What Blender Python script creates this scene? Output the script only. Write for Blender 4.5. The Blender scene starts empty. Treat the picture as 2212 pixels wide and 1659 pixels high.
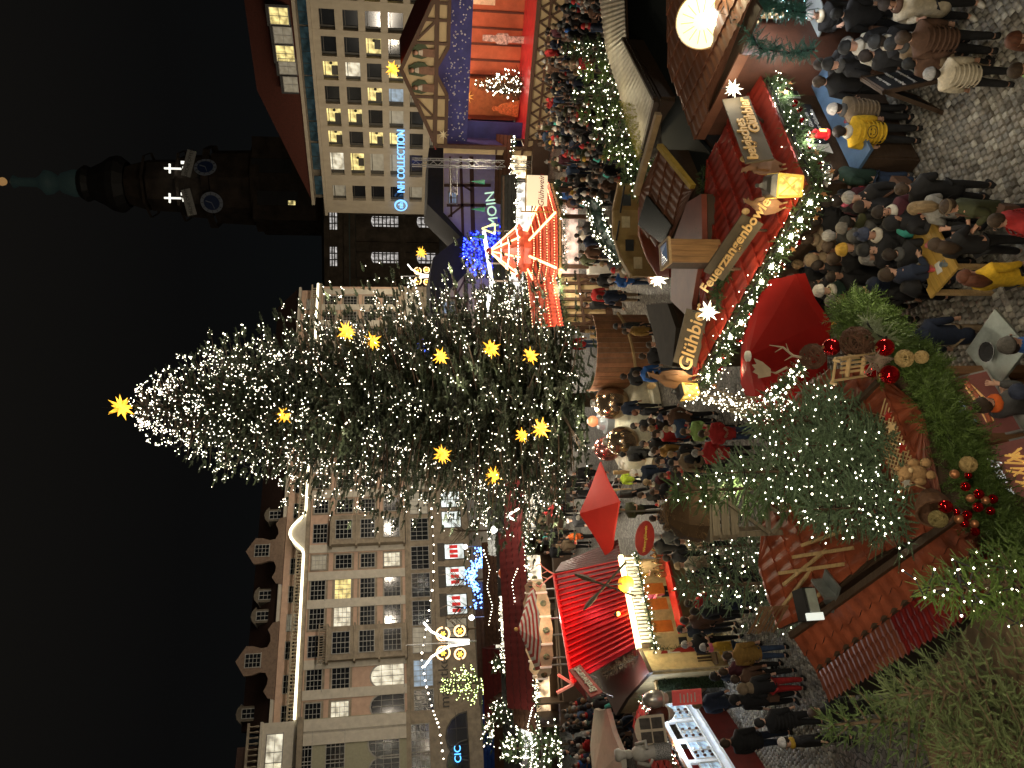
import bpy, bmesh, math, random
import numpy as np
from mathutils import Vector, Matrix
R=math.radians; sc=bpy.context.scene; COL=sc.collection
rnd=random.Random(7)
# ---------------- camera, world, exposure ----------------
FO=1651.; PIT=R(8.6); ROL=R(.74); CH=9.4
fw=Vector((0,math.cos(PIT),-math.sin(PIT))); dn0=Vector((0,-math.sin(PIT),-math.cos(PIT))); rt0=Vector((1,0,0))
rt=rt0*math.cos(ROL)+dn0*math.sin(ROL); dn=dn0*math.cos(ROL)-rt0*math.sin(ROL)
CAM=Vector((0,0,CH))
cd=bpy.data.cameras.new('camera'); cam=bpy.data.objects.new('camera',cd); COL.objects.link(cam)
cd.sensor_width=36; cd.lens=FO/2212*36; cd.clip_start=.1; cd.clip_end=1500
mm=Matrix((( dn.x,rt.x,-fw.x,0),(dn.y,rt.y,-fw.y,0),(dn.z,rt.z,-fw.z,CH),(0,0,0,1)))  # the phone was held sideways: image right is down
cam.matrix_world=mm; sc.camera=cam
w=bpy.data.worlds.new('World'); sc.world=w; w.use_nodes=True
nt=w.node_tree; bg=nt.nodes['Background']
tc=nt.nodes.new('ShaderNodeTexCoord'); sx=nt.nodes.new('ShaderNodeSeparateXYZ'); cr=nt.nodes.new('ShaderNodeValToRGB')
nt.links.new(tc.outputs['Generated'],sx.inputs[0]); nt.links.new(sx.outputs['Z'],cr.inputs[0]); nt.links.new(cr.outputs[0],bg.inputs[0])
el=cr.color_ramp.elements; el[0].position=.0; el[0].color=(.003,.0038,.0042,1); el[1].position=.6; el[1].color=(.0078,.0068,.0055,1)
e2=cr.color_ramp.elements.new(.25); e2.color=(.0031,.0031,.0031,1)
bg.inputs[1].default_value=1.0
sc.view_settings.view_transform='Standard'; sc.view_settings.look='None'; sc.view_settings.exposure=0; sc.view_settings.gamma=1
sc.cycles.max_bounces=5; sc.cycles.diffuse_bounces=2; sc.cycles.glossy_bounces=2; sc.cycles.transmission_bounces=3; sc.cycles.transparent_max_bounces=4
sc.cycles.sample_clamp_indirect=2.5; sc.cycles.sample_clamp_direct=0; sc.cycles.caustics_reflective=False; sc.cycles.caustics_refractive=False
sc.cycles.use_denoising=True
def ray(U,V): return fw+rt*((U-829.5)/FO)+dn*((V-1106)/FO)
def G(U,V,z=0):
    r=ray(U,V); return CAM+r*((z-CH)/r.z)
def P(U,V,y):
    r=ray(U,V); return CAM+r*(y/r.y)
# ---------------- helpers ----------------
class MB:
    def __init__(s): s.v=[]; s.f=[]; s.m=Matrix.Identity(4)
    def add(s,vs,fs):
        o=len(s.v); s.v+=[s.m@Vector(v) for v in vs]; s.f+=[[i+o for i in f] for f in fs]; return s
    def box(s,x0,x1,y0,y1,z0,z1):
        return s.add([(x,y,z) for z in (z0,z1) for y in (y0,y1) for x in (x0,x1)],[(0,2,3,1),(4,5,7,6),(0,1,5,4),(2,6,7,3),(0,4,6,2),(1,3,7,5)])
    def cbox(s,c,d): return s.box(c[0]-d[0]/2,c[0]+d[0]/2,c[1]-d[1]/2,c[1]+d[1]/2,c[2]-d[2]/2,c[2]+d[2]/2)
    def bar(s,p,q,w=.05,h=None,up=(0,0,1)):
        p,q=Vector(p),Vector(q); h=h or w; d=(q-p).normalized(); u=Vector(up); a=d.cross(u)
        if a.length<1e-3: a=d.cross(Vector((1,0,0)))
        a.normalize(); b=a.cross(d).normalized(); vs=[]
        for c in (p,q):
            for (i,j) in ((-1,-1),(1,-1),(1,1),(-1,1)): vs.append(c+a*i*w/2+b*j*h/2)
        return s.add(vs,[(0,1,2,3),(7,6,5,4),(0,4,5,1),(1,5,6,2),(2,6,7,3),(3,7,4,0)])
    def tube(s,pts,rs,n=6,cap=True):
        pts=[Vector(p) for p in pts]; 
        if not hasattr(rs,'__len__'): rs=[rs]*len(pts)
        vs=[];k=len(pts)
        for i,p in enumerate(pts):
            d=(pts[min(i+1,k-1)]-pts[max(i-1,0)]).normalized(); a=d.cross(Vector((0,0,1)))
            if a.length<.05: a=d.cross(Vector((0,1,0)))
            a.normalize(); b=d.cross(a)
            for j in range(n):
                t=2*math.pi*j/n; vs.append(p+(a*math.cos(t)+b*math.sin(t))*rs[i])
        fs=[(i*n+j,i*n+(j+1)%n,(i+1)*n+(j+1)%n,(i+1)*n+j) for i in range(k-1) for j in range(n)]
        if cap: fs+=[tuple(range(n))[::-1],tuple((k-1)*n+j for j in range(n))]
        return s.add(vs,fs)
    def lathe(s,prof,n=12,c=(0,0,0),ang=2*math.pi):
        full=abs(ang-2*math.pi)<1e-6; m=n if full else n+1
        vs=[(c[0]+r*math.cos(ang*j/n),c[1]+r*math.sin(ang*j/n),c[2]+z) for r,z in prof for j in range(m)]
        fs=[(i*m+j,i*m+(j+1)%m,(i+1)*m+(j+1)%m,(i+1)*m+j) for i in range(len(prof)-1) for j in range(n)]
        return s.add(vs,fs)
    def ball(s,c,r,n=8,k=5,sq=1):
        pr=[(max(1e-4,r*math.sin(math.pi*i/k)),-r*sq*math.cos(math.pi*i/k)) for i in range(k+1)]
        return s.lathe(pr,n,c)
    def prism(s,poly,y0,y1):  # polygon in xz extruded along y
        n=len(poly); return s.add([(x,y0,z) for x,z in poly]+[(x,y1,z) for x,z in poly],[tuple(range(n)),tuple(range(2*n-1,n-1,-1))]+[(i,i+n,(i+1)%n+n,(i+1)%n) for i in range(n)])
    def slab(s,pts,t):   # planar world polygon given a thickness downwards
        n=len(pts); pts=[Vector(p) for p in pts]; lo=[p-Vector((0,0,t)) for p in pts]
        return s.add(pts+lo,[tuple(range(n)),tuple(range(2*n-1,n-1,-1))]+[(i,i+n,(i+1)%n+n,(i+1)%n) for i in range(n)])
    def build(s,name,m,parent=None,stuff=False,smooth=False):
        me=bpy.data.meshes.new(name); me.from_pydata([tuple(v) for v in s.v],[],s.f)
        return link(name,me,m,parent,stuff,smooth)
def link(name,me,m,parent=None,stuff=False,smooth=False,fix=False):
    if m and not me.materials: me.materials.append(m)
    if smooth: me.polygons.foreach_set('use_smooth',[True]*len(me.polygons))
    o=bpy.data.objects.new(name,me); COL.objects.link(o)
    if parent: o.parent=parent
    if stuff: o['kind']='stuff'
    return o
def tag(o,label,cat,group=None):
    o['label']=label; o['category']=cat
    if group: o['group']=group
    return o
def thing(name,label,cat,loc=(0,0,0),rz=0,group=None):
    o=bpy.data.objects.new(name,None); COL.objects.link(o); o.location=loc; o.rotation_euler=(0,0,rz); o.empty_display_size=.1
    o.matrix_basis=Matrix.Translation(loc)@Matrix.Rotation(rz,4,'Z')
    return tag(o,label,cat,group)
def struct(o): o['kind']='structure'; return o
def bake(name,tv,tf,mats,m,parent=None,stuff=True,smooth=False):
    # tv (n,3), tf list of equal length faces, mats (k,4,4)
    tv=np.asarray(tv,float); tf=np.asarray(tf,int); mats=np.asarray(mats,float); k=len(mats); n=len(tv); q=tf.shape[1]
    V=np.einsum('kij,nj->kni',mats[:,:3,:3],tv)+mats[:,None,:3,3]
    F=(tf[None]+(np.arange(k)*n)[:,None,None]).reshape(-1,q)
    me=bpy.data.meshes.new(name); me.vertices.add(k*n); me.vertices.foreach_set('co',V.reshape(-1))
    me.loops.add(F.size); me.loops.foreach_set('vertex_index',F.reshape(-1).astype(np.int32))
    me.polygons.add(len(F)); me.polygons.foreach_set('loop_start',np.arange(0,F.size,q,dtype=np.int32))
    try: me.polygons.foreach_set('loop_total',np.full(len(F),q,dtype=np.int32))
    except Exception: pass
    me.update(calc_edges=True)
    return link(name,me,m,parent,stuff,smooth)
def frames(pos,dirs,sc_=1.,roll=None,up=(0,0,1)):
    pos=np.asarray(pos,float); d=np.asarray(dirs,float); d/=np.linalg.norm(d,axis=1)[:,None]+1e-9
    u=np.tile(np.asarray(up,float),(len(d),1)); a=np.cross(d,u); L=np.linalg.norm(a,axis=1); a[L<1e-3]=(1,0,0); a/=np.linalg.norm(a,axis=1)[:,None]; b=np.cross(a,d)
    if roll is not None:
        c,s_=np.cos(roll)[:,None],np.sin(roll)[:,None]; a,b=a*c+b*s_,b*c-a*s_
    M=np.zeros((len(d),4,4)); S=np.broadcast_to(np.asarray(sc_,float).reshape(-1,1),(len(d),1))
    M[:,:3,0]=a*S; M[:,:3,1]=d*S; M[:,:3,2]=b*S; M[:,:3,3]=pos; M[:,3,3]=1
    return M   # local y runs along dirs
# ---------------- materials ----------------
_mc={}
def mt(name,col,rough=.75,metal=0.,var=.25,scale=4.,bump=0.,st=(1,1,1),em=None,es=0.,nosamp=False,col2=None,alpha=None,spec=None,wave=None):
    if name in _mc: return _mc[name]
    m=bpy.data.materials.new(name); m.use_nodes=True; n=m.node_tree; b=n.nodes['Principled BSDF']; L=n.links.new
    b.inputs['Roughness'].default_value=rough; b.inputs['Metallic'].default_value=metal
    if spec is not None: b.inputs['Specular IOR Level'].default_value=spec
    t=n.nodes.new('ShaderNodeTexCoord'); mp=n.nodes.new('ShaderNodeMapping'); mp.inputs['Scale'].default_value=st
    L(t.outputs['Object'],mp.inputs[0]); no=n.nodes.new('ShaderNodeTexNoise'); no.inputs['Scale'].default_value=scale; no.inputs['Detail'].default_value=6; no.inputs['Roughness'].default_value=.65
    L(mp.outputs[0],no.inputs[0])
    r=n.nodes.new('ShaderNodeValToRGB'); c2=col2 or tuple(c*(1-var) for c in col); c1=tuple(min(1,c*(1+var)) for c in col)
    r.color_ramp.elements[0].position=.32; r.color_ramp.elements[0].color=(*c2,1); r.color_ramp.elements[1].position=.68; r.color_ramp.elements[1].color=(*c1,1)
    L(no.outputs['Fac'],r.inputs[0]); L(r.outputs[0],b.inputs['Base Color'])
    if bump:
        bp=n.nodes.new('ShaderNodeBump'); bp.inputs['Strength'].default_value=bump; bp.inputs['Distance'].default_value=.03
        L(no.outputs['Fac'],bp.inputs['Height']); L(bp.outputs[0],b.inputs['Normal'])
    if em:
        b.inputs['Emission Color'].default_value=(*em,1); b.inputs['Emission Strength'].default_value=es
        if wave:
            w_=n.nodes.new('ShaderNodeTexNoise'); w_.inputs['Scale'].default_value=wave; L(t.outputs['Object'],w_.inputs[0])
            rr=n.nodes.new('ShaderNodeMapRange'); rr.inputs[1].default_value=.35; rr.inputs[2].default_value=.65; rr.inputs[3].default_value=es*.25; rr.inputs[4].default_value=es*1.5
            L(w_.outputs['Fac'],rr.inputs[0]); L(rr.outputs[0],b.inputs['Emission Strength'])
    if nosamp: m.cycles.emission_sampling='NONE'
    _mc[name]=m; return m
def glow(name,c,s,nosamp=False,wave=None): return mt(name,tuple(x*.5 for x in c),.5,em=c,es=s,nosamp=nosamp,var=.05,wave=wave)
WOOD=mt('oiled_wood',(.2,.1,.045),.6,st=(1,1,.15),scale=14,bump=.3)
PINE=mt('pine_wood',(.42,.28,.13),.6,st=(.3,3,3),scale=10,bump=.3)
DARKW=mt('dark_wood',(.06,.035,.02),.65,st=(.3,3,3),scale=10,bump=.3)
GREYW=mt('weathered_wood',(.16,.13,.09),.8,st=(.3,3,3),scale=9,bump=.4)
REDT=mt('red_tile_sheet',(.27,.025,.014),.5,scale=2.5,var=.35)
BRNT=mt('brown_tile_sheet',(.2,.085,.05),.5,scale=1.2,var=.3)
ORGT=mt('orange_tile_sheet',(.24,.058,.026),.5,scale=3,var=.45,bump=.15)
GRYT=mt('pale_tile_sheet',(.4,.36,.29),.55,scale=1.5,var=.25)
BLACK=mt('black_fabric',(.012,.012,.013),.85,scale=8)
STEEL=mt('steel',(.5,.5,.5),.3,metal=1,var=.1)
BULB=glow('warm_bulb',(1,.93,.72),14,True)
BULBW=glow('white_bulb',(1,.88,.7),12,True)
YSTAR=glow('yellow_star',(1,.5,.04),2.6,True,wave=3)
WSTAR=glow('white_star',(1,.93,.68),3,True,wave=5)
LEAF=mt('fir_needles',(.06,.105,.035),.6,scale=6,var=.5)
BLUEF=mt('blue_spruce_needles',(.12,.18,.1),.6,scale=22,var=.6)
THUJA=mt('thuja_sprays',(.1,.165,.035),.6,scale=5,var=.45)
BARK=mt('bark',(.09,.06,.035),.9,scale=12,bump=.5)
SKIN=mt('skin',(.52,.29,.2),.55,var=.08)
def lamp(name,loc,power,col=(1,.8,.55),r=.12,parent=None,spot=None,rot=None,area=None):
    l=bpy.data.lights.new(name,'SPOT' if spot else ('AREA' if area else 'POINT')); l.energy=power; l.color=col
    if spot: l.spot_size=R(spot); l.spot_blend=.5
    if area: l.shape='RECTANGLE'; l.size,l.size_y=area
    else: l.shadow_soft_size=r
    o=bpy.data.objects.new(name,l); COL.objects.link(o); o.location=loc
    if rot is not None: o.rotation_euler=Vector(rot).to_track_quat('-Z','Y').to_euler()
    if parent: o.parent=parent
    return o
TEXTS=[]
def text(s,par,loc,size,m,ext=.01,rx=90,rz=0,al='CENTER',name='lettering',off=0,shear=0,ry=0):
    c=bpy.data.curves.new(name,'FONT'); c.body=s; c.size=size; c.extrude=ext; c.align_x=al; c.align_y='CENTER'; c.offset=off; c.shear=shear; c.resolution_u=3; c.materials.append(m)
    o=bpy.data.objects.new(name,c); COL.objects.link(o); o.parent=par; o.location=loc; o.rotation_euler=(R(rx),R(ry),R(rz)); TEXTS.append(o); return o
def between(L,Rt):  # frame with x running L->Rt
    d=Vector(Rt)-Vector(L); return Vector(L),math.atan2(d.y,d.x),math.hypot(d.x,d.y)
def onwall(loc,rz,U,V):  # pixel -> (s,z) on the vertical wall plane through loc
    r=ray(U,V); n=Vector((-math.sin(rz),math.cos(rz),0)); t=(loc-CAM).dot(n)/r.dot(n); p=CAM+r*t
    return (p-loc).dot(Vector((math.cos(rz),math.sin(rz),0))),p.z-loc.z
# ---------------- trees and foliage ----------------
def finger(n,L=1.,nl=.16,w=.03,seed=0,thick=.02):
    q=random.Random(seed); v=[];f=[]
    for i in range(n):
        t=i/n; a=i*2.4+q.random()*.6; y=t*L; d=Vector((math.cos(a),.75,math.sin(a))).normalized(); l=nl*(1-.5*t)*(.8+.4*q.random())
        s=Vector((-math.sin(a),0,math.cos(a)))*w/2; b=Vector((0,y,0)); k=len(v); v+=[b-s,b+s,b+d*l]; f.append((k,k+1,k+2))
    for a in (0,2.1,4.2):
        k=len(v); s=Vector((math.cos(a),0,math.sin(a)))*thick; e=Vector((math.cos(a+2.1),0,math.sin(a+2.1)))*thick; v+=[s,e,Vector((0,L,0))]; f.append((k,k+1,k+2))
    return [tuple(x) for x in v],f
FING_FAR=finger(16,1,.3,.12,1,.05); FING_MID=finger(36,1,.17,.06,2,.035); FING_SPR=finger(42,1,.13,.06,4,.055); FING_NEAR=finger(110,1,.13,.03,3,.014)
ORD='first second third fourth fifth sixth seventh eighth ninth tenth eleventh twelfth thirteenth fourteenth fifteenth sixteenth seventeenth eighteenth nineteenth twentieth'.split()
def tree_mats(h,r,whorls,nb,seed,z0=.05,droop=.2,fl=.28,sub=7,pw=.9,upk=.55,topf=0):
    q=np.random.RandomState(seed); pos=[];dr=[];sc_=[];tips=[];limbs=[]
    for i in range(whorls):
        t=(i+q.rand()*.6)/whorls; z=h*(z0+(1-z0)*t); Lr=r*(1-t)**pw*(.82+.3*q.rand())+.04*r; k=max(4,int(nb*(1-.55*t)))
        for j in range(k):
            a=2*math.pi*(j+q.rand()*.8)/k+i*1.3; L=Lr*(.7+.38*q.rand()); up=upk*t-droop+q.randn()*.06
            d=np.array([math.cos(a),math.sin(a),0.]); base=np.array([0,0,z]); S=max(2,int(sub*L/r+2)); last=base
            for m_ in range(1,S+1):
                u=m_/S; p=base+d*L*u+np.array([0,0,L*(up*u+.22*u*u)]); dd=p-last; last=p
                if u<.25 and L>.3*r: continue
                side=np.cross(dd/np.linalg.norm(dd),[0,0,1]); w=fl*(.55+.5*(1-u))*(.8+.4*q.rand())*(min(1,(1-t)*3.2+.22) if topf else 1)
                for sg in (-1,1):
                    pos.append(p); dr.append(dd/np.linalg.norm(dd)*.75+side*sg*(.8+.2*q.rand())+np.array([0,0,q.randn()*.15-.08])); sc_.append(w*1.15)
                if q.rand()<.6: pos.append(p); dr.append(dd/np.linalg.norm(dd)+np.array([q.randn()*.3,q.randn()*.3,.5+.3*q.rand()])); sc_.append(w*.7)
            pos.append(last); dr.append(dd); sc_.append(fl*.9*(min(1,(1-t)*3.2+.22) if topf else 1)); tips.append(last+dd/np.linalg.norm(dd)*fl*.5); limbs.append((base,last))
    pos.append([0,0,h*.93]); dr.append([0,0,1]); sc_.append(h*.07)
    return np.array(pos),np.array(dr),np.array(sc_),np.array(tips),limbs
OCT=([(1,0,0),(-1,0,0),(0,1,0),(0,-1,0),(0,0,1),(0,0,-1)],[(0,2,4),(2,1,4),(1,3,4),(3,0,4),(2,0,5),(1,2,5),(3,1,5),(0,3,5)])
def bulbs(pts,r,m,parent,name='bulbs'):
    k=len(pts); M_=np.zeros((k,4,4)); M_[:,0,0]=M_[:,1,1]=M_[:,2,2]=r*(.7+.6*np.random.RandomState(k).rand(k)); M_[:,:3,3]=np.asarray(pts); M_[:,3,3]=1
    return bake(name,OCT[0],OCT[1],M_,m,parent)
_trees={}
def fir(key,label,loc,h,r,whorls,nb,seed,fing,mat_,fl=.28,sub=7,bulb=0,br=.02,group=None,trunk=True,rz=0,cat='tree',name='fir_tree',droop=.2,z0=.05,bm=None,pw=.9,lean=(0,0),upk=.55,topf=0):
    t=thing(name,label,cat,loc,rz,group)
    if lean!=(0,0): t.matrix_basis=t.matrix_basis@Matrix.Rotation(lean[0],4,'X')@Matrix.Rotation(lean[1],4,'Y')
    pos,dr,s_,tips,limbs=tree_mats(h,r,whorls,nb,seed,z0=z0,droop=droop,fl=fl,sub=sub,pw=pw,upk=upk,topf=topf)
    bake('crown',fing[0],fing[1],frames(pos,dr,s_,np.random.RandomState(seed).rand(len(pos))*6),mat_,t)
    b=MB(); b.tube([(0,0,0),(0,0,h*.5),(0,0,h*.97)],[h*.018,h*.011,.008],7); b.build('trunk',BARK,t)
    b=MB()
    for p,q in limbs[::2]: b.tube([p,(Vector(p)+Vector(q))/2-Vector((0,0,.01)),q],[h*.003+.004,h*.002+.003,.003],3,False)
    b.build('limbs',BARK,t,stuff=True)
    if bulb:
        g=np.random.RandomState(seed+5); idx=g.choice(len(pos),bulb,replace=bulb>len(pos)); pp=pos[idx]+dr[idx]/np.linalg.norm(dr[idx],axis=1)[:,None]*s_[idx][:,None]*.6+g.randn(bulb,3)*.03
        lt=thing('string_lights',f'warm white string lights wound over the {label}'[:90] if len(label.split())<9 else 'string lights on '+' '.join(label.split()[:9]),'string lights',loc,rz,'string lights on trees')
        lt.matrix_basis=t.matrix_basis.copy()
        bulbs(pp,br,bm or BULBW,lt)
        b=MB(); o=np.argsort(pp[:,2])[:80:1]
        k=pp[np.argsort(pp[:,2])][::max(1,bulb//60)]
        for a_,c_ in zip(k[:-1],k[1:]):
            if np.linalg.norm(a_-c_)<r*.8: b.tube([a_,c_],.006,3,False)
        if b.v: b.build('cable',BLACK,lt)
    return t
def star(loc,rad,m,label,group,rays=17,ph=0,name='paper_star',sub=.2,cat='star'):
    t=thing(name,label,cat,loc,ph,group); b=MB(); g=[]
    for i in range(rays+8):
        z=1-2*(i+.5)/(rays+8); a=i*2.39996; g.append(Vector((math.sqrt(1-z*z)*math.cos(a),math.sqrt(1-z*z)*math.sin(a),z)))
    for k,d in enumerate(g):
        a=d.orthogonal().normalized(); c=d.cross(a); w=rad*.17; L=rad*(1 if k%3 else .78)
        vs=[d*rad*sub+(a*math.cos(x)+c*math.sin(x))*w for x in (0,1.57,3.14,4.71)]+[d*L]
        bb=MB(); 
        b.add(vs,[(0,1,4),(1,2,4),(2,3,4),(3,0,4)])
    b.build('rays',m,t); b=MB(); b.ball((0,0,0),rad*.24,8,6); b.build('core',m,t)
    b=MB(); b.tube([(0,0,rad*.2),(0,0,rad*1.3)],.008,4); b.build('wire',BLACK,t)
    return t
THJ=finger(24,1,.34,.05,5,.012)
def garland(name,label,pts,rad,n,mat_=LEAF,nb=0,br=.025,bm=None,group='fir garlands',fing=FING_MID,fl=.22,hang=0,seed=1,tagcat='garland',seg=None):
    q=np.random.RandomState(seed); pts=np.array([list(p) for p in pts]); t=thing(name,label,tagcat,pts[0],0,group)
    Ls=np.linalg.norm(np.diff(pts,axis=0),axis=1); cs=np.r_[0,np.cumsum(Ls)]; u=q.rand(n)*cs[-1]; i=np.clip(np.searchsorted(cs,u)-1,0,len(Ls)-1); f=(u-cs[i])/Ls[i]
    c=pts[i]+(pts[i+1]-pts[i])*f[:,None]; tan=(pts[i+1]-pts[i])/Ls[i][:,None]
    rv=q.randn(n,3); rv-=tan*(rv*tan).sum(1)[:,None]; rv/=np.linalg.norm(rv,axis=1)[:,None]
    pos=c-pts[0]+rv*rad*.3*q.rand(n,1); pos[:,2]-=hang*q.rand(n)
    d=rv+tan*q.randn(n,1)*.7; d[:,2]-=.35*(hang>0)
    bake('foliage',fing[0],fing[1],frames(pos,d,fl*(.6+.7*q.rand(n)),q.rand(n)*6),mat_,t)
    if nb:
        u=q.rand(nb)*cs[-1]; i=np.clip(np.searchsorted(cs,u)-1,0,len(Ls)-1); f=(u-cs[i])/Ls[i]; c=pts[i]+(pts[i+1]-pts[i])*f[:,None]-pts[0]
        rv=q.randn(nb,3); rv/=np.linalg.norm(rv,axis=1)[:,None]; p=c+rv*rad*(.7+.5*q.rand(nb,1)); p[:,2]-=hang*q.rand(nb)
        bulbs(p,br,bm or BULB,t)
    b=MB(); b.tube([Vector(p-pts[0]) for p in pts],.02,5); b.build('cable',BLACK,t)
    return t
# ---------------- tiled roofs ----------------
def shade_edge(o):  # dark colour on each course's lower edge paints in the shadow gap
    o.data.materials.append(mt('shadow_gap_edge',(.018,.01,.008),.8)); k=len(o.data.polygons); o.data.polygons.foreach_set('material_index',[1 if i%2==0 else 0 for i in range(k)]); return o
def roof(par,E0,E1,pitch,outline,m,course=.33,tw=.2,name='tile_course',thick=.05,world=False,flip=1,wv=.02,rise=.045,deck=DARKW,samp=6,maxc=60):
    E0,E1=Vector(E0),Vector(E1); e=(E1-E0); e.z=0; e.normalize(); n=Vector((-e.y,e.x,0))*flip; up=n*math.cos(pitch)+Vector((0,0,math.sin(pitch))); N=e.cross(up)
    if N.z<0: N=-N
    O=par.matrix_basis.inverted()
    ws=[]
    for p in outline:
        if world: q=Vector(p); q=q+Vector((0,0,1))*((E0-q).dot(N)/N.z)
        else:
            r=ray(*p); q=CAM+r*((E0-CAM).dot(N)/r.dot(N))
        ws.append(q)
    st=[((q-E0).dot(e),(q-E0).dot(up)) for q in ws]
    def rng(t):
        xs=[]
        for i in range(len(st)):
            (s0,t0),(s1,t1)=st[i],st[(i+1)%len(st)]
            if (t0-t)*(t1-t)<=0 and abs(t1-t0)>1e-6: xs.append(s0+(s1-s0)*(t-t0)/(t1-t0))
        return (min(xs),max(xs)) if len(xs)>1 else None
    b=MB(); b.m=O; b.slab([q-N*.03 for q in ws],thick); b.build('roof_deck',deck,par)
    tmin=min(t for s,t in st); tmax=max(t for s,t in st); k=0; t=tmin
    while t<tmax-.02 and k<maxc:
        t1=min(t+course,tmax); a=rng(t+.004) ; c=rng(t1-.004); k+=1
        if not a or not c: t=t1; continue
        s0=min(a[0],c[0]); s1=max(a[1],c[1]); i0=int(math.floor(s0/tw*samp)); i1=int(math.ceil(s1/tw*samp)); b=MB(); b.m=O; vs=[]
        for i in range(i0,i1+1):
            s=i*tw/samp; ph=(i%samp)/samp; wa=wv*max(0,math.sin(2*math.pi*ph))**.8 ; z=(wv*.5*(1+math.cos(2*math.pi*ph)))
            for (tt,h,rg) in ((t+.0,-.01,a),(t-.045*(z/wv),z+rise,a),(t1,z,c)):
                ss=min(max(s,rg[0]),rg[1]); vs.append(E0+e*ss+up*tt+N*h)
        fs=[]
        for i in range(i1-i0):
            for j in (0,1): fs.append((i*3+j,i*3+3+j,i*3+4+j,i*3+1+j))
        b.add(vs,fs); b.build(name,m,par); t=t1
    return e,up,N,ws
# ---------------- ground ----------------
def groundmat():
    m=bpy.data.materials.new('cobbled_ground'); m.use_nodes=True; n=m.node_tree; b=n.nodes['Principled BSDF']; L=n.links.new
    t=n.nodes.new('ShaderNodeTexCoord'); v=n.nodes.new('ShaderNodeTexVoronoi'); v.inputs['Scale'].default_value=7.5; v.feature='DISTANCE_TO_EDGE'; v2=n.nodes.new('ShaderNodeTexVoronoi'); v2.inputs['Scale'].default_value=7.5
    L(t.outputs['Object'],v.inputs[0]); L(t.outputs['Object'],v2.inputs[0]); r=n.nodes.new('ShaderNodeMapRange'); r.inputs[1].default_value=.0; r.inputs[2].default_value=.08; L(v.outputs['Distance'],r.inputs[0])
    c=n.nodes.new('ShaderNodeMix'); c.data_type='RGBA'; c.inputs[6].default_value=(.03,.027,.022,1); h=n.nodes.new('ShaderNodeValToRGB'); h.color_ramp.elements[0].color=(.1,.09,.075,1); h.color_ramp.elements[1].color=(.24,.22,.19,1)
    s=n.nodes.new('ShaderNodeSeparateColor'); L(v2.outputs['Color'],s.inputs[0]); L(s.outputs[0],h.inputs[0]); L(h.outputs[0],c.inputs[7]); L(r.outputs[0],c.inputs[0]); L(c.outputs[2],b.inputs['Base Color']); b.inputs['Roughness'].default_value=.55
    bp=n.nodes.new('ShaderNodeBump'); bp.inputs['Distance'].default_value=.03; L(r.outputs[0],bp.inputs['Height']); L(bp.outputs[0],b.inputs['Normal']); return m
b=MB(); b.add([(-500,-100,-.03),(500,-100,-.03),(500,900,-.03),(-500,900,-.03)],[(0,1,2,3)])
ground=struct(b.build('ground',groundmat()))
COB=[mt('cobble_%s'%k,c,.5,var=.3,scale=9,bump=.35) for k,c in (('warm',(.28,.255,.22)),('grey',(.22,.21,.19)),('pale',(.42,.4,.35)),('dark',(.13,.115,.095)))]
def stone_tmpl(a,bb):
    h=.022; r=.78; return [(-a,-bb,0),(a,-bb,0),(a,bb,0),(-a,bb,0),(-a*r,-bb*r,h),(a*r,-bb*r,h),(a*r,bb*r,h),(-a*r,bb*r,h),(-a,-bb,-.04),(a,-bb,-.04),(a,bb,-.04),(-a,bb,-.04)],[(4,5,6,7),(0,1,5,4),(1,2,6,5),(2,3,7,6),(3,0,4,7),(8,9,1,0),(9,10,2,1),(10,11,3,2),(11,8,0,3)]
def cobbles():
    q=random.Random(3); mats=[[],[],[],[]]; near=[]; a=R(24); sp=.118
    def inframe(x,y):
        d=Vector((x,y,0))-CAM; w_=d.dot(fw); U=829.5+FO*d.dot(rt)/w_; V=1106+FO*d.dot(dn)/w_
        return (U>560 and U<1700 and V>1650 and V<2260) or (-20<U<300 and 1560<V<1800)
    for i in range(-140,210):
        for j in range(20,230):
            x0=i*sp+(j%2)*.05+q.uniform(-.008,.008)+.035*math.sin(j*.31); y0=j*sp*1.0+q.uniform(-.008,.008)+.05*math.sin(i*.21)
            x=x0*math.cos(a)-y0*math.sin(a)+6; y=x0*math.sin(a)+y0*math.cos(a)
            if y<8.8 or y>24 or not inframe(x,y): continue
            m=Matrix.Translation((x,y,-.012+q.uniform(-.006,.006)))@Matrix.Rotation(a+q.uniform(-.08,.08),4,'Z')@Matrix.Rotation(q.uniform(-.05,.05),4,'X')@Matrix.Diagonal((q.uniform(.86,1.05),q.uniform(.86,1.05),1,1))
            k=q.choice((0,0,0,1,1,2,3,1)); (near if (len(near)<290 and y<11.0 and x>1.2) else mats[k]).append((m,k) if (len(near)<290 and y<11.0 and x>1.2) else m)
    tv,tf=stone_tmpl(.053,.053)
    mes=[]
    for k in range(4):
        me=bpy.data.meshes.new('cobblestone'); me.from_pydata(tv,[],tf); me.materials.append(COB[k]); mes.append(me)
    for m,k in near:
        o=bpy.data.objects.new('cobblestone',mes[k]); COL.objects.link(o); o.parent=ground; o.matrix_basis=m
    for k in range(4): bake('cobblestones',tv,tf,[np.array(m) for m in mats[k]],COB[k],ground)
cobbles()
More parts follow.
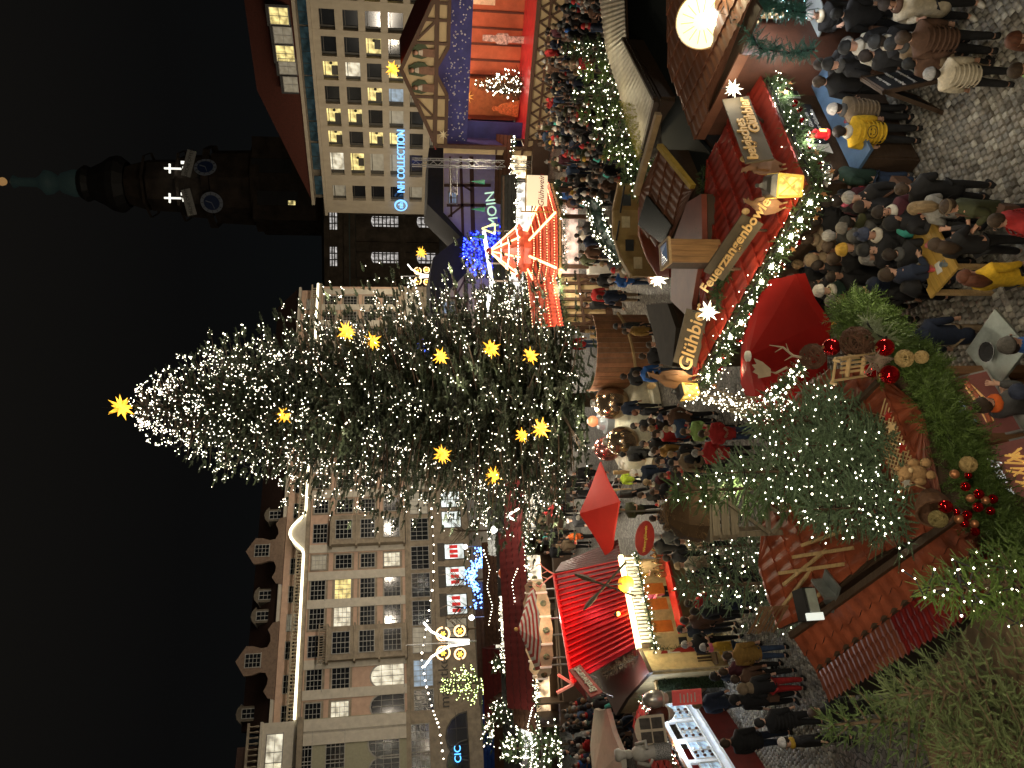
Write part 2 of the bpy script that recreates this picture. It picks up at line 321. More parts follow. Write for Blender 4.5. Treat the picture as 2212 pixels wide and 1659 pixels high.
# ---------------- windows ----------------
_wm={}
GLASSD=mt('dark_glass',(.012,.014,.017),.12,spec=.8,var=.5,scale=.6)
GLIT=glow('lit_window_yellow',(1,.82,.32),.8,wave=1.2); GWARM=glow('lit_window_white',(1,.93,.72),.62,wave=1.0); GCOOL=glow('lit_window_cool',(.55,.75,1),.25,wave=1.3)
GDIM=glow('dim_curtained_window',(.8,.75,.6),.09,wave=1.5); GCH=glow('church_window',(.82,.78,.75),.55,wave=1.5)
FRW=mt('white_window_frame',(.3,.29,.26),.6); FRD=mt('dark_window_frame',(.05,.045,.035),.6)
def win(par,s0,s1,z0,z1,fm,pane,cols=2,rows=3,y=-.0,fr=.09,arch=False,bar_=.05,sill=True,name='window',yb=.06):
    W=round((s1-s0)*4)/4.; H=round((z1-z0)*4)/4.; W=max(W,.5);H=max(H,.5); key=(W,H,fm.name,cols,rows,arch,fr,bar_)
    if key not in _wm:
        b=MB()
        if not arch:
            b.box(-W/2-fr,-W/2,-yb,.02,0,H); b.box(W/2,W/2+fr,-yb,.02,0,H); b.box(-W/2-fr,W/2+fr,-yb,.02,H,H+fr); b.box(-W/2-fr-.05,W/2+fr+.05,-yb-.08,.02,-fr,0)
        else:
            k=8; pts=[(-W/2,0)]+[(-W/2*math.cos(math.pi*i/k),H-W/2+W/2*math.sin(math.pi*i/k)) for i in range(k+1)]+[(W/2,0)]
            for a,c in zip(pts[:-1],pts[1:]): b.bar((a[0],-.02,a[1]),(c[0],-.02,c[1]),.16,fr,up=(0,1,0))
            b.box(-W/2-fr,W/2+fr,-.14,.02,-fr,0)
        Ht=H if not arch else H-.1*W
        for i in range(1,cols): x=-W/2+W*i/cols; t=bar_*(1.6 if cols%2==0 and i==cols//2 else 1); b.box(x-t/2,x+t/2,-yb*.7,.0,0,Ht)
        for j in range(1,rows): z=H*j/rows; b.box(-W/2,W/2,-yb*.7+.004,.0,z-bar_/2,z+bar_/2)
        me=bpy.data.meshes.new(name); me.from_pydata([tuple(v) for v in b.v],[],b.f); me.materials.append(fm)
        c=MB()
        if arch: c.prism(pts,-.015,-.005)
        else: c.box(-W/2,W/2,-.015,-.005,0,H)
        mp=bpy.data.meshes.new('pane'); mp.from_pydata([tuple(v) for v in c.v],[],c.f)
        _wm[key]=(me,mp)
    me,mp=_wm[key]; o=bpy.data.objects.new(name,me); COL.objects.link(o); o.parent=par; o.location=((s0+s1)/2,y,z0)
    if not mp.materials: mp.materials.append(pane)
    p=bpy.data.objects.new('pane',mp); COL.objects.link(p); p.parent=o; p.material_slots[0].link='OBJECT'; p.material_slots[0].material=pane
    return o
PEACH=mt('peach_render',(.5,.34,.25),.85,var=.12,scale=1.5); CREAM=mt('cream_render',(.5,.46,.38),.85,var=.12,scale=1.5); STONE=mt('sandstone',(.26,.215,.155),.85,var=.3,scale=1.2,bump=.2)
OLIVE=mt('olive_render',(.3,.29,.2),.85,var=.12); ROOFD=mt('dark_roof_tiles',(.07,.035,.025),.7,scale=3); SLATE=mt('slate',(.03,.028,.026),.6)
# left facade of the square
fa=P(102,640,92); fb=P(1040,688,126); FL=Vector((fa.x,fa.y,0)); frz=math.atan2(fb.y-fa.y,fb.x-fa.x); FLEN=math.hypot(fb.x-fa.x,fb.y-fa.y)
def fw_(U,V): return onwall(FL,frz,U,V)
hall=thing('apartment_building','long peach and cream town building with a light strip along its cornice','building',FL,frz)
zc=fw_(387,664)[1]; S=lambda U:fw_(U,760)[0]
def zz(V,U=387): return fw_(U,V)[1]
b=MB(); b.box(0,FLEN,0,14,zz(877),zc); b.build('upper_wall',PEACH,hall)
b=MB(); b.box(0,FLEN,-.1,14,0,zz(877)); b.build('base_wall',STONE,hall)
b=MB(); b.box(-.1,FLEN+.1,-.7,14,zc,zc+.5); b.box(0,FLEN,-.45,0,zz(877)-.3,zz(877)+.1); b.box(0,FLEN,-.35,0,zz(935)-.15,zz(935)+.1); b.build('cornice',STONE,hall)
cols=[S(u) for u in (446.8,387,326,267,194,128)]; sp=(cols[0]-cols[1])
right=[S(u) for u in (618,664,690)]; xr=[S(1001),S(966),S(947)]
allc=[(c,'n') for c in cols]+[(S(509),'o'),(S(566),'n')]
c=S(566)+sp
while c<FLEN-sp*.4: allc.append((c,'n')); c+=sp*.86
rows=[(zz(702),zz(672)),(zz(758),zz(723)),(zz(809),zz(777)),(zz(864),zz(832))]; rows5=(zz(928),zz(891)); att=(zz(640),zz(623))
q=random.Random(5)
for i,(c,k) in enumerate(allc):
    orl=k=='o' or i==3; wd=2.5 if (orl or i in (1,2,4)) else 1.7
    if not orl:
        b=MB(); b.box(c+sp*.5-.55,c+sp*.5+.55,-.12,0,zz(877)+.1,zc-.02); b.build('pilaster',CREAM,hall)
    for j,(z0,z1) in enumerate(rows):
        pane=q.choice((GLASSD,)*9+(GDIM,GWARM)); y=-.01
        if (i,j) in ((1,1),(5,1)): pane=GLIT if i==1 else GWARM
        if (i,j) in ((2,1),(0,3)): pane=GWARM
        if (i,j)==(4,3): pane=GDIM
        if orl and j>0: y=-1.25
        if i in (4,5) and j in (2,): continue
        if i in (4,5) and j==3: win(hall,c-1.35,c+1.35,z0-.3,zz(800),FRW,GWARM if i==4 else GLASSD,4,3,y,arch=True); continue
        win(hall,c-wd/2,c+wd/2,z0,z1,FRW,pane,4 if wd>2 else 3,4,y)
        if not orl:
            b=MB(); b.box(c-wd/2-.3,c+wd/2+.3,-.06,0,z0-.35,z0-.1); b.box(c-wd/2-.3,c-wd/2-.1,-.05,0,z0-.1,z1+.25); b.box(c+wd/2+.1,c+wd/2+.3,-.05,0,z0-.1,z1+.25); b.box(c-wd/2-.3,c+wd/2+.3,-.05,0,z1+.1,z1+.3); b.build('window_surround',STONE,hall)
    if orl:
        b=MB(); zt=rows[1][1]+.5; b.box(c-2,c+2,-1.2,0,zz(877)+.1,zt)
        for z in (zt,rows[1][0]-.75,rows[2][0]-.75,rows[3][0]-.75): b.box(c-2.3,c+2.3,-1.5,0,z,z+.22)
        b.build('oriel_bay',STONE,hall)
        if i==3:
            b=MB(); n_=14
            for t in range(n_+1): b.lathe([(.04,0),(.1,.25),(.05,.55),(.08,.8)],5,(c-2.1+4.2*t/n_,-1.3,zt+.22))
            b.box(c-2.3,c+2.3,-1.45,-1.15,zt+1.02,zt+1.15); b.build('oriel_balustrade',STONE,hall)
    win(hall,c-1.5,c+1.5,rows5[0],rows5[1],FRW,q.choice((GLASSD,GLASSD,GDIM,GCOOL)),5,3,-.12)
    win(hall,c-.95,c+.95,att[0],att[1],FRW,q.choice((GLASSD,GLASSD,GDIM)),3,3,.99)
b=MB(); b.box(0,FLEN,1.02,12,zc+.5,zz(607)); b.build('attic_wall',PEACH,hall)
b=MB(); bb=MB()
n_=int(FLEN/.42)
for i in range(n_): b.lathe([(.07,0),(.13,.3),(.06,.65),(.1,.95)],4,(i*.42+.2,-.35,zc+.5))
b.build('balusters',STONE,hall,stuff=True)
bb.box(0,FLEN,-.5,-.2,zc+1.45,zc+1.65); bb.build('balustrade_rail',STONE,hall)
zt=zz(600); ztt=zz(530)
b=MB(); b.add([(-.3,.6,zt),(FLEN+.3,.6,zt),(FLEN,5.5,ztt),(0,5.5,ztt),(-.3,14,zt),(FLEN+.3,14,zt)],[(0,1,2,3),(3,2,5,4),(0,3,4),(1,5,2)]); b.build('roof',ROOFD,hall)
b=MB(); b.box(-.2,FLEN+.2,.4,1.2,zt-.35,zt+.02); b.build('gutter',CREAM,hall)
def dormer(s,V,par=None,w_=.85):
    z=zz(V); y=.6+4.9*(z-zt)/(ztt-zt)-.4; b=MB(); b.box(s-w_,s+w_,y,y+2.2,z-.7,z+1.15); b.prism([(s-w_-.25,z+1.15),(s+w_+.25,z+1.15),(s+w_*.7,z+1.6),(s,z+1.75),(s-w_*.7,z+1.6)],y-.2,y+2.4)
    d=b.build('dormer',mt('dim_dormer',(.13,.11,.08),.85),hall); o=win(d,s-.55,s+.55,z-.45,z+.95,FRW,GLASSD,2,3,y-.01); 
for u,v in ((393,574),(350,571),(145,554),(560,585)): dormer(S(u),v)
for u in (247,480):
    s=S(u); b=MB(); z=zt; pts=[(-4.6,0),(4.6,0),(4.4,.9),(3.6,1.5),(2.9,1.1),(2.2,1.0),(1.5,1.4),(1.4,2.2),(1.7,3.3),(1.75,4.3),(0,5.6),(-1.75,4.3),(-1.7,3.3),(-1.4,2.2),(-1.5,1.4),(-2.2,1.0),(-2.9,1.1),(-3.6,1.5),(-4.4,.9)]
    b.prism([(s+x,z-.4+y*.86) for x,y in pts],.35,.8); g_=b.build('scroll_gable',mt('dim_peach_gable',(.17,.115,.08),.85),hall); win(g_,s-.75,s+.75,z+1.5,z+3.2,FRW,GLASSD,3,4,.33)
b=MB(); n_=120; sc_=S(509)
def arc(s):
    d=abs(s-sc_); return zc+.62+(1.9*math.cos(d/2.6*math.pi/2)**1.2 if d<2.6 else 0)
pp=[(FLEN*i/n_*1.0,-.74,arc(FLEN*i/n_)) for i in range(n_+1)]
b.tube(pp,.16,5); b.build('light_strip',glow('cornice_strip',(1,.9,.62),4),hall)
b=MB(); b.prism([(sc_+2.7*math.cos(math.pi*i/12),zc+.3+2.1*math.sin(math.pi*i/12)) for i in range(13)],-.6,.3); b.build('arched_pediment',CREAM,hall)
SHOP=glow('shop_window_white',(.9,1,.98),.9,wave=.9); SHR=mt('red_banner',(.6,.02,.02),.5,em=(1,.03,.03),es=.35)
for i,(u0,u1) in enumerate(((441,473),(382,422),(319,362))):
    s0,s1=S(u0),S(u1); z1=zz(963); z0=zz(1006); o=win(hall,s0,s1,z0,z1,FRD,SHOP,1,1,-.12,name='shop_window')
    b=MB(); 
    for t in (.18,.5,.82): b.box(s0+(s1-s0)*t-.22,s0+(s1-s0)*t+.22,-.2,-.17,z0+.8,z1-.7)
    b.build('red_stripe',SHR,hall)
    b=MB(); b.box(s0-.2,s1+.2,-.2,-.11,z1,zz(948)); b.build('dark_fascia',FRD,hall)
for u0,u1,g_ in ((510,545,SHOP),(556,588,SHOP),(268,310,GDIM)): win(hall,S(u0),S(u1),zz(1003),zz(960),FRD,g_,2,2,-.12,name='shop_window')
text('Altmarktkeller',hall,(S(172),-.13,zz(951)),1.75,FRD,.05)
b=MB(); b.cbox((S(905),-.3,zz(915,905)),(3,.2,2)); b.build('blue_lit_sign',glow('blue_sign',(.05,.15,1),1.5),hall)
# neighbouring olive building at the left edge
hz=thing('corner_building','olive grey corner building at the left edge of the square','building',FL+Vector((-math.cos(frz)*24,-math.sin(frz)*24,0))+Vector((math.sin(frz),-math.cos(frz),0))*1.2,frz)
zk=zz(655,20); b=MB(); b.box(0,23.9,0,15,zz(884,40),zk); b.build('upper_wall',OLIVE,hz); b=MB(); b.box(0,23.9,-.1,15,0,zz(884,40)); b.build('base_wall',STONE,hz)
b=MB(); b.box(-.2,24.1,-.6,15,zk,zk+.6); b.box(0,24,-.4,0,zz(884,40)-.2,zz(884,40)+.3); b.build('cornice',STONE,hz)
b=MB(); b.box(0,23.9,.6,14,zk+.6,zz(565,20)); b.box(0,24,.2,14.2,zz(565,20),zz(560,20)); b.build('top_storey',CREAM,hz); b=MB()
for i in range(40): b.lathe([(.07,0),(.13,.4),(.06,.8),(.1,1.2)],4,(i*.6+.2,.5,zz(560,20)))
b.box(0,24,.35,.7,zz(560,20)+1.2,zz(560,20)+1.45); b.build('balustrade',STONE,hz,stuff=True)
b=MB(); b.box(0,22,4,12,zz(560,20),zz(500,20)); b.build('roof',ROOFD,hz)
s2=lambda U:onwall(Vector(hz.location),frz,U,760)[0]
for u in (49,-14):
    s=s2(u); 
    for (v0,v1,ar,pn) in ((675,644,0,GLASSD),(745,706,0,GLASSD),(862,797,1,GLASSD),(927,888,0,GLASSD)): win(hz,s-1.6,s+1.6,zz(v0,30),zz(v1,30),FRW,pn,4,4,-.12 if v0>900 else -.01,arch=bool(ar))
    win(hz,s-1.9,s+1.9,zz(610,20),zz(575,20),FRW,GWARM,2,2,.59); win(hz,s-2.6,s+2.6,zz(1010,20),zz(962,20),FRD,GLASSD,3,2,-.12,arch=True)
    s_=22.3 if u==49 else s+3.3; b=MB(); b.box(s_,s_+1.5,-.15,0,zz(884,40)+.3,zk-.02); b.build('pilaster',CREAM,hz)
text('CIC',hz,(s2(9),-.7,zz(988,10)),1.1,glow('blue_letters',(.1,.45,1),2.5),.08)
# modern building on the right
ma=P(1200,708,133); mb_=P(1659,669,108); ML=Vector((ma.x,ma.y,0)); mrz=math.atan2(mb_.y-ma.y,mb_.x-ma.x); MLEN=math.hypot(mb_.x-ma.x,mb_.y-ma.y)+12
def mw(U,V): return onwall(ML,mrz,U,V)
TRAV=mt('travertine_panels',(.4,.34,.25),.8,var=.12,scale=1.0,st=(1,1,.5)); MRF=mt('brown_mansard',(.12,.035,.022),.7)
mod=thing('office_building','pale stone office block with square windows behind the stage','building',ML,mrz)
zt=mw(1659,669)[1]; CPX=[(1627,1583),(1568,1530),(1516,1475),(1462,1425),(1411,1377),(1362,1330),(1316,1284)]
cc=[tuple(sorted((mw(a,760)[0],mw(b_,760)[0]))) for a,b_ in ((1637,1592),(1578,1535),(1524,1484),(1471,1433),(1423,1385),(1375,1341),(1328,1280),(1258,1226))]
rowz=[(mw(1600,v1)[1],mw(1600,v0)[1]) for v0,v1 in ((690.5,724),(741,774),(789,822),(838,871),(886,918),(934,966))]
edges=[0]+[e for p in sorted(cc) for e in p]+[MLEN]
pitch_=4.9; s=cc[0][1]+1.3; extra=[(s+.0,s+2.8),(s+4.6,s+7.4)]
edges=[0]+[e for p in sorted(cc)+extra for e in p]+[MLEN]
b=MB()
for i in range(0,len(edges),2): b.box(edges[i],edges[i+1],0,1,0,zt)
b.build('piers',TRAV,mod); b=MB(); zs=[zt+.02]+[z for r in rowz for z in (r[1],r[0])]+[0]
for i in range(0,len(zs),2):
    for (a,c_) in sorted(cc)+extra: b.box(a,c_,.03,1,zs[i+1],zs[i])
b.build('spandrels',TRAV,mod,stuff=True); b=MB(); b.box(.2,MLEN,1.02,16,0,zt-.1); b.build('core_wall',FRD,mod)
LIT={(0,2):1,(0,4):1,(0,5):1,(0,6):2,(1,2):2,(1,4):1,(1,6):1,(2,1):1,(2,3):1,(2,5):1,(3,2):1,(3,5):1,(2,8):1,(3,8):1,(2,6):3,(3,4):3,(3,6):3,(3,3):4,(0,7):3}
for j,(z0,z1) in enumerate(rowz):
    for i,(a,c_) in enumerate(cc+extra):
        g_={1:GLIT,2:GWARM,3:GDIM,4:GCOOL}.get(LIT.get((j,i),0),GLASSD)
        if j>3: g_=q.choice((GLASSD,GDIM))
        o=win(mod,a+.02,c_-.02,z0,z1,FRD,g_,1,1,.75,fr=.02,bar_=.1)
        b=MB(); b.box(a+.05,a+(c_-a)*.16,.62,.66,z0,z1); b.box(a,c_,.6,.68,z1-.35,z1-.25)
        if g_ in (GLIT,): b.cbox(((a+c_)/2+q.uniform(-.4,.4),.6,z0+.5),(1.4,.1,.9)); b.ball(((a+c_)/2+.9,.6,z0+1.0),.25,6,4)
        b.build('window_blind',FRD,mod)
b=MB(); b.box(-.3,MLEN,-.5,3,zt,zt+.45); b.build('terrace_edge',TRAV,mod)
zu=mw(1659,626)[1]; b=MB(); b.box(1.5,MLEN,2.2,15,zt+.45,zu-.5); b.build('terrace_storey',STONE,mod); 
gb=mt('blue_grey_glass',(.03,.05,.055),.1,em=(.2,.4,.45),es=.05,wave=.8)
for i,(a,c_) in enumerate(cc+extra): win(mod,a-.3,c_+.3,zt+.7,zu-.8,FRD,gb,2,1,2.15,fr=.03)
b=MB(); b.box(.6,MLEN,1.2,15,zu-.5,zu); b.build('upper_terrace_edge',TRAV,mod)
e_=mw(1314,642)[0]; t_=mw(1424,560)[0]; zr=mw(1659,527)[1]
b=MB(); b.add([(1.5,1.4,zu),(MLEN,1.4,zu),(MLEN,6,zr+1),(t_,6,mw(1424,560)[1]+1),(1.5,15,zu),(MLEN,15,zu)],[(0,1,2,3),(3,2,5,4),(0,3,4)]); b.build('mansard_roof',MRF,mod)
for k,(u,v,g_) in enumerate(((1615,598,GLIT),(1573,607,GDIM),(1533,612,GLIT),(1505,618,GDIM),(1466,628,GDIM))):
    s,z=mw(u,v); b=MB(); b.box(s-1.5,s+1.5,1.6,5,z-1.7,z+1.6); d=b.build('dormer',SLATE,mod); win(d,s-1.15,s+1.15,z-1.4,z+1.2,FRW,g_,2,2,1.59)
sg=text('NH COLLECTION',mod,(mw(1308,850)[0]+.4,-.5,mw(1300,867)[1]),1.75,glow('blue_white_letters',(.2,.5,1),1.8),.1,name='sign_letters'); sg.scale=(.82,1,1)
b=MB(); b.lathe([(1.1,0),(1.1,.2),(.85,.2)],16); me=b.build('logo_ring',glow('blue_white_letters',(.2,.5,1),1.8),mod); me.rotation_euler=(R(90),0,0); me.location=(mw(1219,865)[0],-.4,mw(1219,866)[1])
text('nh',mod,(mw(1219,865)[0],-.5,mw(1219,866)[1]),1.2,glow('blue_white_letters',(.2,.5,1),1.8),.1,name='logo_letters')
# church nave and tower behind
CHS=mt('sooty_sandstone',(.08,.06,.04),.9,var=.5,scale=.5,bump=.4); COP=mt('verdigris_copper',(.05,.085,.075),.6)
ca=P(1030,700,165); cb=P(1215,694,165); CL=Vector((ca.x,165,0)); CLn=cb.x-ca.x+25
ch=thing('church_nave','dark sooty church nave with tall lit arched windows','church',CL,0)
cw=lambda U,V:onwall(CL,0,U,V)
b=MB(); b.box(0,CLn,0,20,0,cw(1150,708)[1]); b.build('wall',CHS,ch); b=MB()
for v in (706,748,762,870): z=cw(1150,v)[1]; b.box(-.5,CLn,-1.2,0,z-.6,z+.5)
b.build('cornices',CHS,ch); b=MB(); z=cw(1150,756)[1]; b.box(-.5,CLn,-.9,0,z-1.2,z+1.2); b.build('copper_gutter',COP,ch); b=MB()
for u in (1045,1066,1082,1122,1144,1160,1200): s=cw(u,800)[0]; b.box(s-.8,s+.8,-.8,0,0,cw(1150,770)[1])
b.build('pilasters',CHS,ch)
for u in (1182,1104,1242):
    s=cw(u,800)[0]; win(ch,s-2.1,s+2.1,cw(u,860)[1],cw(u,800)[1],FRD,GCH,3,7,-.02,arch=True,bar_=.25); win(ch,s-2,s+2,cw(u,728)[1],cw(u,708)[1]-.3,FRD,GCH,3,3,-.02,bar_=.25); win(ch,s-2,s+2,cw(u,940)[1],cw(u,900)[1],FRD,GCH,3,4,-.02,arch=True,bar_=.25)
b=MB(); b.add([(-.5,0,cw(1150,706)[1]),(CLn,0,cw(1150,706)[1]),(CLn,10,cw(1150,685)[1]),(2,10,cw(1150,685)[1]),(-.5,20,cw(1150,706)[1])],[(0,1,2,3),(0,3,4)]); b.build('roof',SLATE,ch)
Tc=P(1250,690,190); tw=thing('church_tower','dark church tower with two blue clock faces and lit crosses','tower',(Tc.x,190,0),0)
tz=lambda V:CH+(P(1250,V,190).z-CH)
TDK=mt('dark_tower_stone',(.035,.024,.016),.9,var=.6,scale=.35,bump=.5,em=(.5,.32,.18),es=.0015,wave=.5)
def ocyl(b,r0,r1,v0,v1,n=8): b.lathe([(r0,tz(v0)),(r1,tz(v1))],n)
b=MB(); b.box(-9.5,9.5,-9,9,0,tz(560)); ocyl(b,10.5,10.5,575,556); ocyl(b,9,8.6,556,470); ocyl(b,9.8,9.8,470,455); ocyl(b,7.6,7.2,455,400); b.build('shaft',TDK,tw)
b=MB(); ocyl(b,8.4,8.4,404,398); ocyl(b,6.2,6,398,330); ocyl(b,7.6,7.6,330,324); ocyl(b,6,4.6,324,280); b.build('belfry',TDK,tw)
b=MB(); b.lathe([(5.2,tz(280)),(6.6,tz(262)),(6.2,tz(246)),(4.8,tz(225)),(3.6,tz(200)),(4.2,tz(188)),(3.3,tz(175))],14); b.build('dome',SLATE,tw)
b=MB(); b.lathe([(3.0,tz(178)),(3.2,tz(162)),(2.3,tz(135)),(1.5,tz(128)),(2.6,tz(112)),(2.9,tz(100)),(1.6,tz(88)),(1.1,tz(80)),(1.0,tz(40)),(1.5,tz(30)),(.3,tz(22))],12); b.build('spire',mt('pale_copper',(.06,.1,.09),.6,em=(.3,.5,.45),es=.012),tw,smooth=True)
b=MB(); b.ball((0,0,tz(5)),1.0,8,6); b.build('gilded_ball',glow('gilt',(1,.55,.2),.25),tw)
CRS=glow('lit_cross',(1,.97,.85),1.3); CLK=glow('clock_ring',(.4,.42,.45),.012); CLB=glow('clock_blue',(.03,.05,.12),.02)
for u,v in ((1296,445),(1232-12,459)):
    pt=P(u,v,181); s=1 if u>1250 else -1
    b=MB(); b.lathe([(2.95,-.1),(2.95,.1),(0.01,.12)],24); o=b.build('clock_face',CLK,tw); o.matrix_basis=Matrix.Translation((pt.x-Tc.x,-9.7,pt.z))@Matrix.Rotation(R(28*s),4,'Z')@Matrix.Rotation(R(90),4,'X')@Matrix.Scale(.82,4)
    b=MB(); b.lathe([(2.1,.13),(2.1,.17),(.01,.18)],24); b.build('clock_centre',CLB,o); b=MB()
    for k in range(12): a=k*math.pi/6; b.bar((2.2*math.cos(a),2.2*math.sin(a),.16),(2.8*math.cos(a),2.8*math.sin(a),.16),.12)
    b.build('clock_numeral',FRD,o); b=MB(); b.bar((0,0,.2),(.5,1.5,.2),.2); b.bar((0,0,.2),(-1.6,-.6,.2),.16); b.build('clock_hands',CLK,o)
for u in (1296,1232):
    pt=P(u,372,181); b=MB(); b.cbox((0,0,0),(.35,.4,3.6)); b.cbox((0,0,.65),(2.1,.4,.35)); o=b.build('lit_cross',CRS,tw); o.location=(pt.x-Tc.x,-8.6,pt.z)
    s=1 if u>1250 else -1; o2=P(u+10*s,408,181); b=MB(); b.cbox((0,0,0),(6,.2,2.0)); o=b.build('banner',mt('grey_banner',(.3,.28,.24),em=(.5,.45,.35),es=.02),tw); o.matrix_basis=Matrix.Translation((o2.x-Tc.x,-9,o2.z))@Matrix.Rotation(R(14*s),4,'Y'); text('KIRCHE OFFEN',o,(0,-.15,0),1.0,FRD,.01)
    b=MB(); b.cbox((0,0,0),(.8,.3,.6)); b.cbox((1.3,0,.2),(.6,.3,.9)); o=b.build('lit_lamp',CRS,tw); pt=P(u-(4 if s<0 else 0),397,181); o.location=(pt.x-Tc.x,-8.8,pt.z)
b=MB()
for v,u in ((612,1230),(600,1300)): b.cbox((P(u,v,181).x-Tc.x,-9.1,tz(v)),(3.2,.4,9))
b.build('dark_opening',SLATE,tw); b=MB(); b.cbox((P(1220,641,181).x-Tc.x,-9.2,tz(641)),(1.0,.2,1.6)); b.build('lit_slit',GLIT,tw)
# faint gull lights / roofs beyond
# ---------------- helpers for huts ----------------
def quadroof(par,a,b_,c,d,m,nc,nt,name='tile_course',wv=.02,rise=.03,thick=.05,samp=6,deck=DARKW):
    a,b_,c,d=[Vector(p) for p in (a,b_,c,d)]; N=(b_-a).cross(d-a).normalized(); O=par.matrix_basis.inverted()
    if N.z<0: N=-N
    f=lambda s,t:(a*(1-s)+b_*s)*(1-t)+(d*(1-s)+c*s)*t
    b=MB(); b.m=O; b.slab([a-N*.03,b_-N*.03,c-N*.03,d-N*.03],thick); b.build('roof_deck',deck,par)
    for k in range(nc):
        t0,t1=k/nc,(k+1)/nc; vs=[];n=nt*samp
        for i in range(n+1):
            ph=(i%samp)/samp; z=wv*.5*(1+math.cos(2*math.pi*ph)); g=1/nc
            zg=g*.22*(z/wv if wv else 0); vs+=[f(i/n,t0-zg+g*.03)+N*(z*.5-.02),f(i/n,t0-zg)+N*(z+rise),f(i/n,min(1,t1+g*.03))+N*z*.6]
        fs=[(i*3+j,i*3+3+j,i*3+4+j,i*3+1+j) for i in range(n) for j in (0,1)]
        b=MB(); b.m=O; b.add(vs,fs); shade_edge(b.build(name,m,par))
def px3(l): return [G(u,v,z) for u,v,z in l]
def walls(par,ws,inset,m,t=.06,name='wall_panel',z1=None,top=.12):
    c=sum((Vector(p) for p in ws),Vector())/len(ws); O=par.matrix_basis.inverted(); n=len(ws)
    for i in range(n):
        p,q=Vector(ws[i]),Vector(ws[(i+1)%n]); p=p+(c-p)*inset; q=q+(c-q)*inset
        b=MB(); b.m=O; d=(q-p); d.z=0
        if d.length<.05: continue
        d.normalize(); nn=Vector((-d.y,d.x,0))*t; pz,qz=p.z-top,q.z-top
        if z1: pz=qz=z1
        P0,Q0=Vector((p.x,p.y,0)),Vector((q.x,q.y,0)); P1,Q1=Vector((p.x,p.y,pz)),Vector((q.x,q.y,qz))
        b.add([P0,Q0,Q1,P1,P0+nn,Q0+nn,Q1+nn,P1+nn],[(0,1,2,3),(7,6,5,4),(0,4,5,1),(1,5,6,2),(2,6,7,3),(3,7,4,0)]); b.build(name,m,par)
def pbox(par,name,m,x0,x1,y0,y1,z0,z1): b=MB(); b.box(x0,x1,y0,y1,z0,z1); return b.build(name,m,par)
REDM=mt('red_painted_wood',(.3,.02,.012),.5,scale=6,var=.2); WHT=mt('white_paint',(.6,.58,.52),.6,var=.1)
REDF_=mt('red_canvas',(.32,.018,.012),.8,var=.12,scale=2); CANV=mt('beige_canvas',(.5,.44,.33),.85,var=.1)
CHALK=mt('chalkboard',(.02,.022,.026),.7); TEALG=mt('dark_green_cloth',(.01,.06,.045),.5,scale=6)
GOLD=mt('golden_straw',(.5,.32,.1),.6,scale=9); REDBALL=mt('red_glass_ball',(.55,.01,.015),.08,metal=.85,var=.1); COPB=mt('copper_ball',(.6,.26,.12),.35,metal=.6)
# ---------------- the great tree ----------------
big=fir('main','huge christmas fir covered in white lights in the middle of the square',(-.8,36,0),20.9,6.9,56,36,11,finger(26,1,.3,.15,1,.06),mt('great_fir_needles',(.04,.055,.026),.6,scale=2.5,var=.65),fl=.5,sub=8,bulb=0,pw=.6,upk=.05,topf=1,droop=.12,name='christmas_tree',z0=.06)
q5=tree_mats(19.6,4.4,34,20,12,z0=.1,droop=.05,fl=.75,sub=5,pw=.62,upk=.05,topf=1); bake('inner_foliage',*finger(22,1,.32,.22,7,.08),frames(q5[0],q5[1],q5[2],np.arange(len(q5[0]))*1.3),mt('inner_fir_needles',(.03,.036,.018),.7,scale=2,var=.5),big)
pos,dr,s_,tips,_=tree_mats(20.9,6.9,56,36,11,z0=.06,droop=.12,fl=.5,sub=8,pw=.6,upk=.05,topf=1)
g=np.random.RandomState(4); ok=pos[:,1]<2.2; cand=pos[ok]+dr[ok]/np.linalg.norm(dr[ok],axis=1)[:,None]*s_[ok][:,None]*.8
wgt=.35+.65*np.clip(cand[:,2]/21,0,1)**.7; rr=np.hypot(cand[:,0],cand[:,1]); prof=6.9*np.clip(1-cand[:,2]/20.9,0.01,1)**.6; wgt=wgt*np.where(rr>prof*.5,1,.1)
cl=np.sin(cand[:,0]*2.1+cand[:,2]*1.3)*np.sin(cand[:,2]*2.7-cand[:,0]*1.1); wgt=wgt*(.25+np.clip(cl+.35,0,1)*1.6+(cand[:,2]>13)*.5); idx=g.choice(len(cand),5000,replace=True,p=wgt/wgt.sum()); pp=cand[idx]+g.randn(5000,3)*.05
lt=thing('string_lights','thousands of small white bulbs strung over the huge christmas fir','string lights',(-.8,36,0)); bulbs(pp,.0195,BULBW,lt)
b=MB()
for k in range(60):
    a=k*.61; r0=5.0*(1-k/62)**.45
    zt_=1.5+19*k/61; r0*=1.05; b.tube([((r0)*math.cos(a+i*.3),(r0)*math.sin(a+i*.3),zt_+.1*i) for i in range(4)],.012,3,False)
b.build('cable',BLACK,lt)
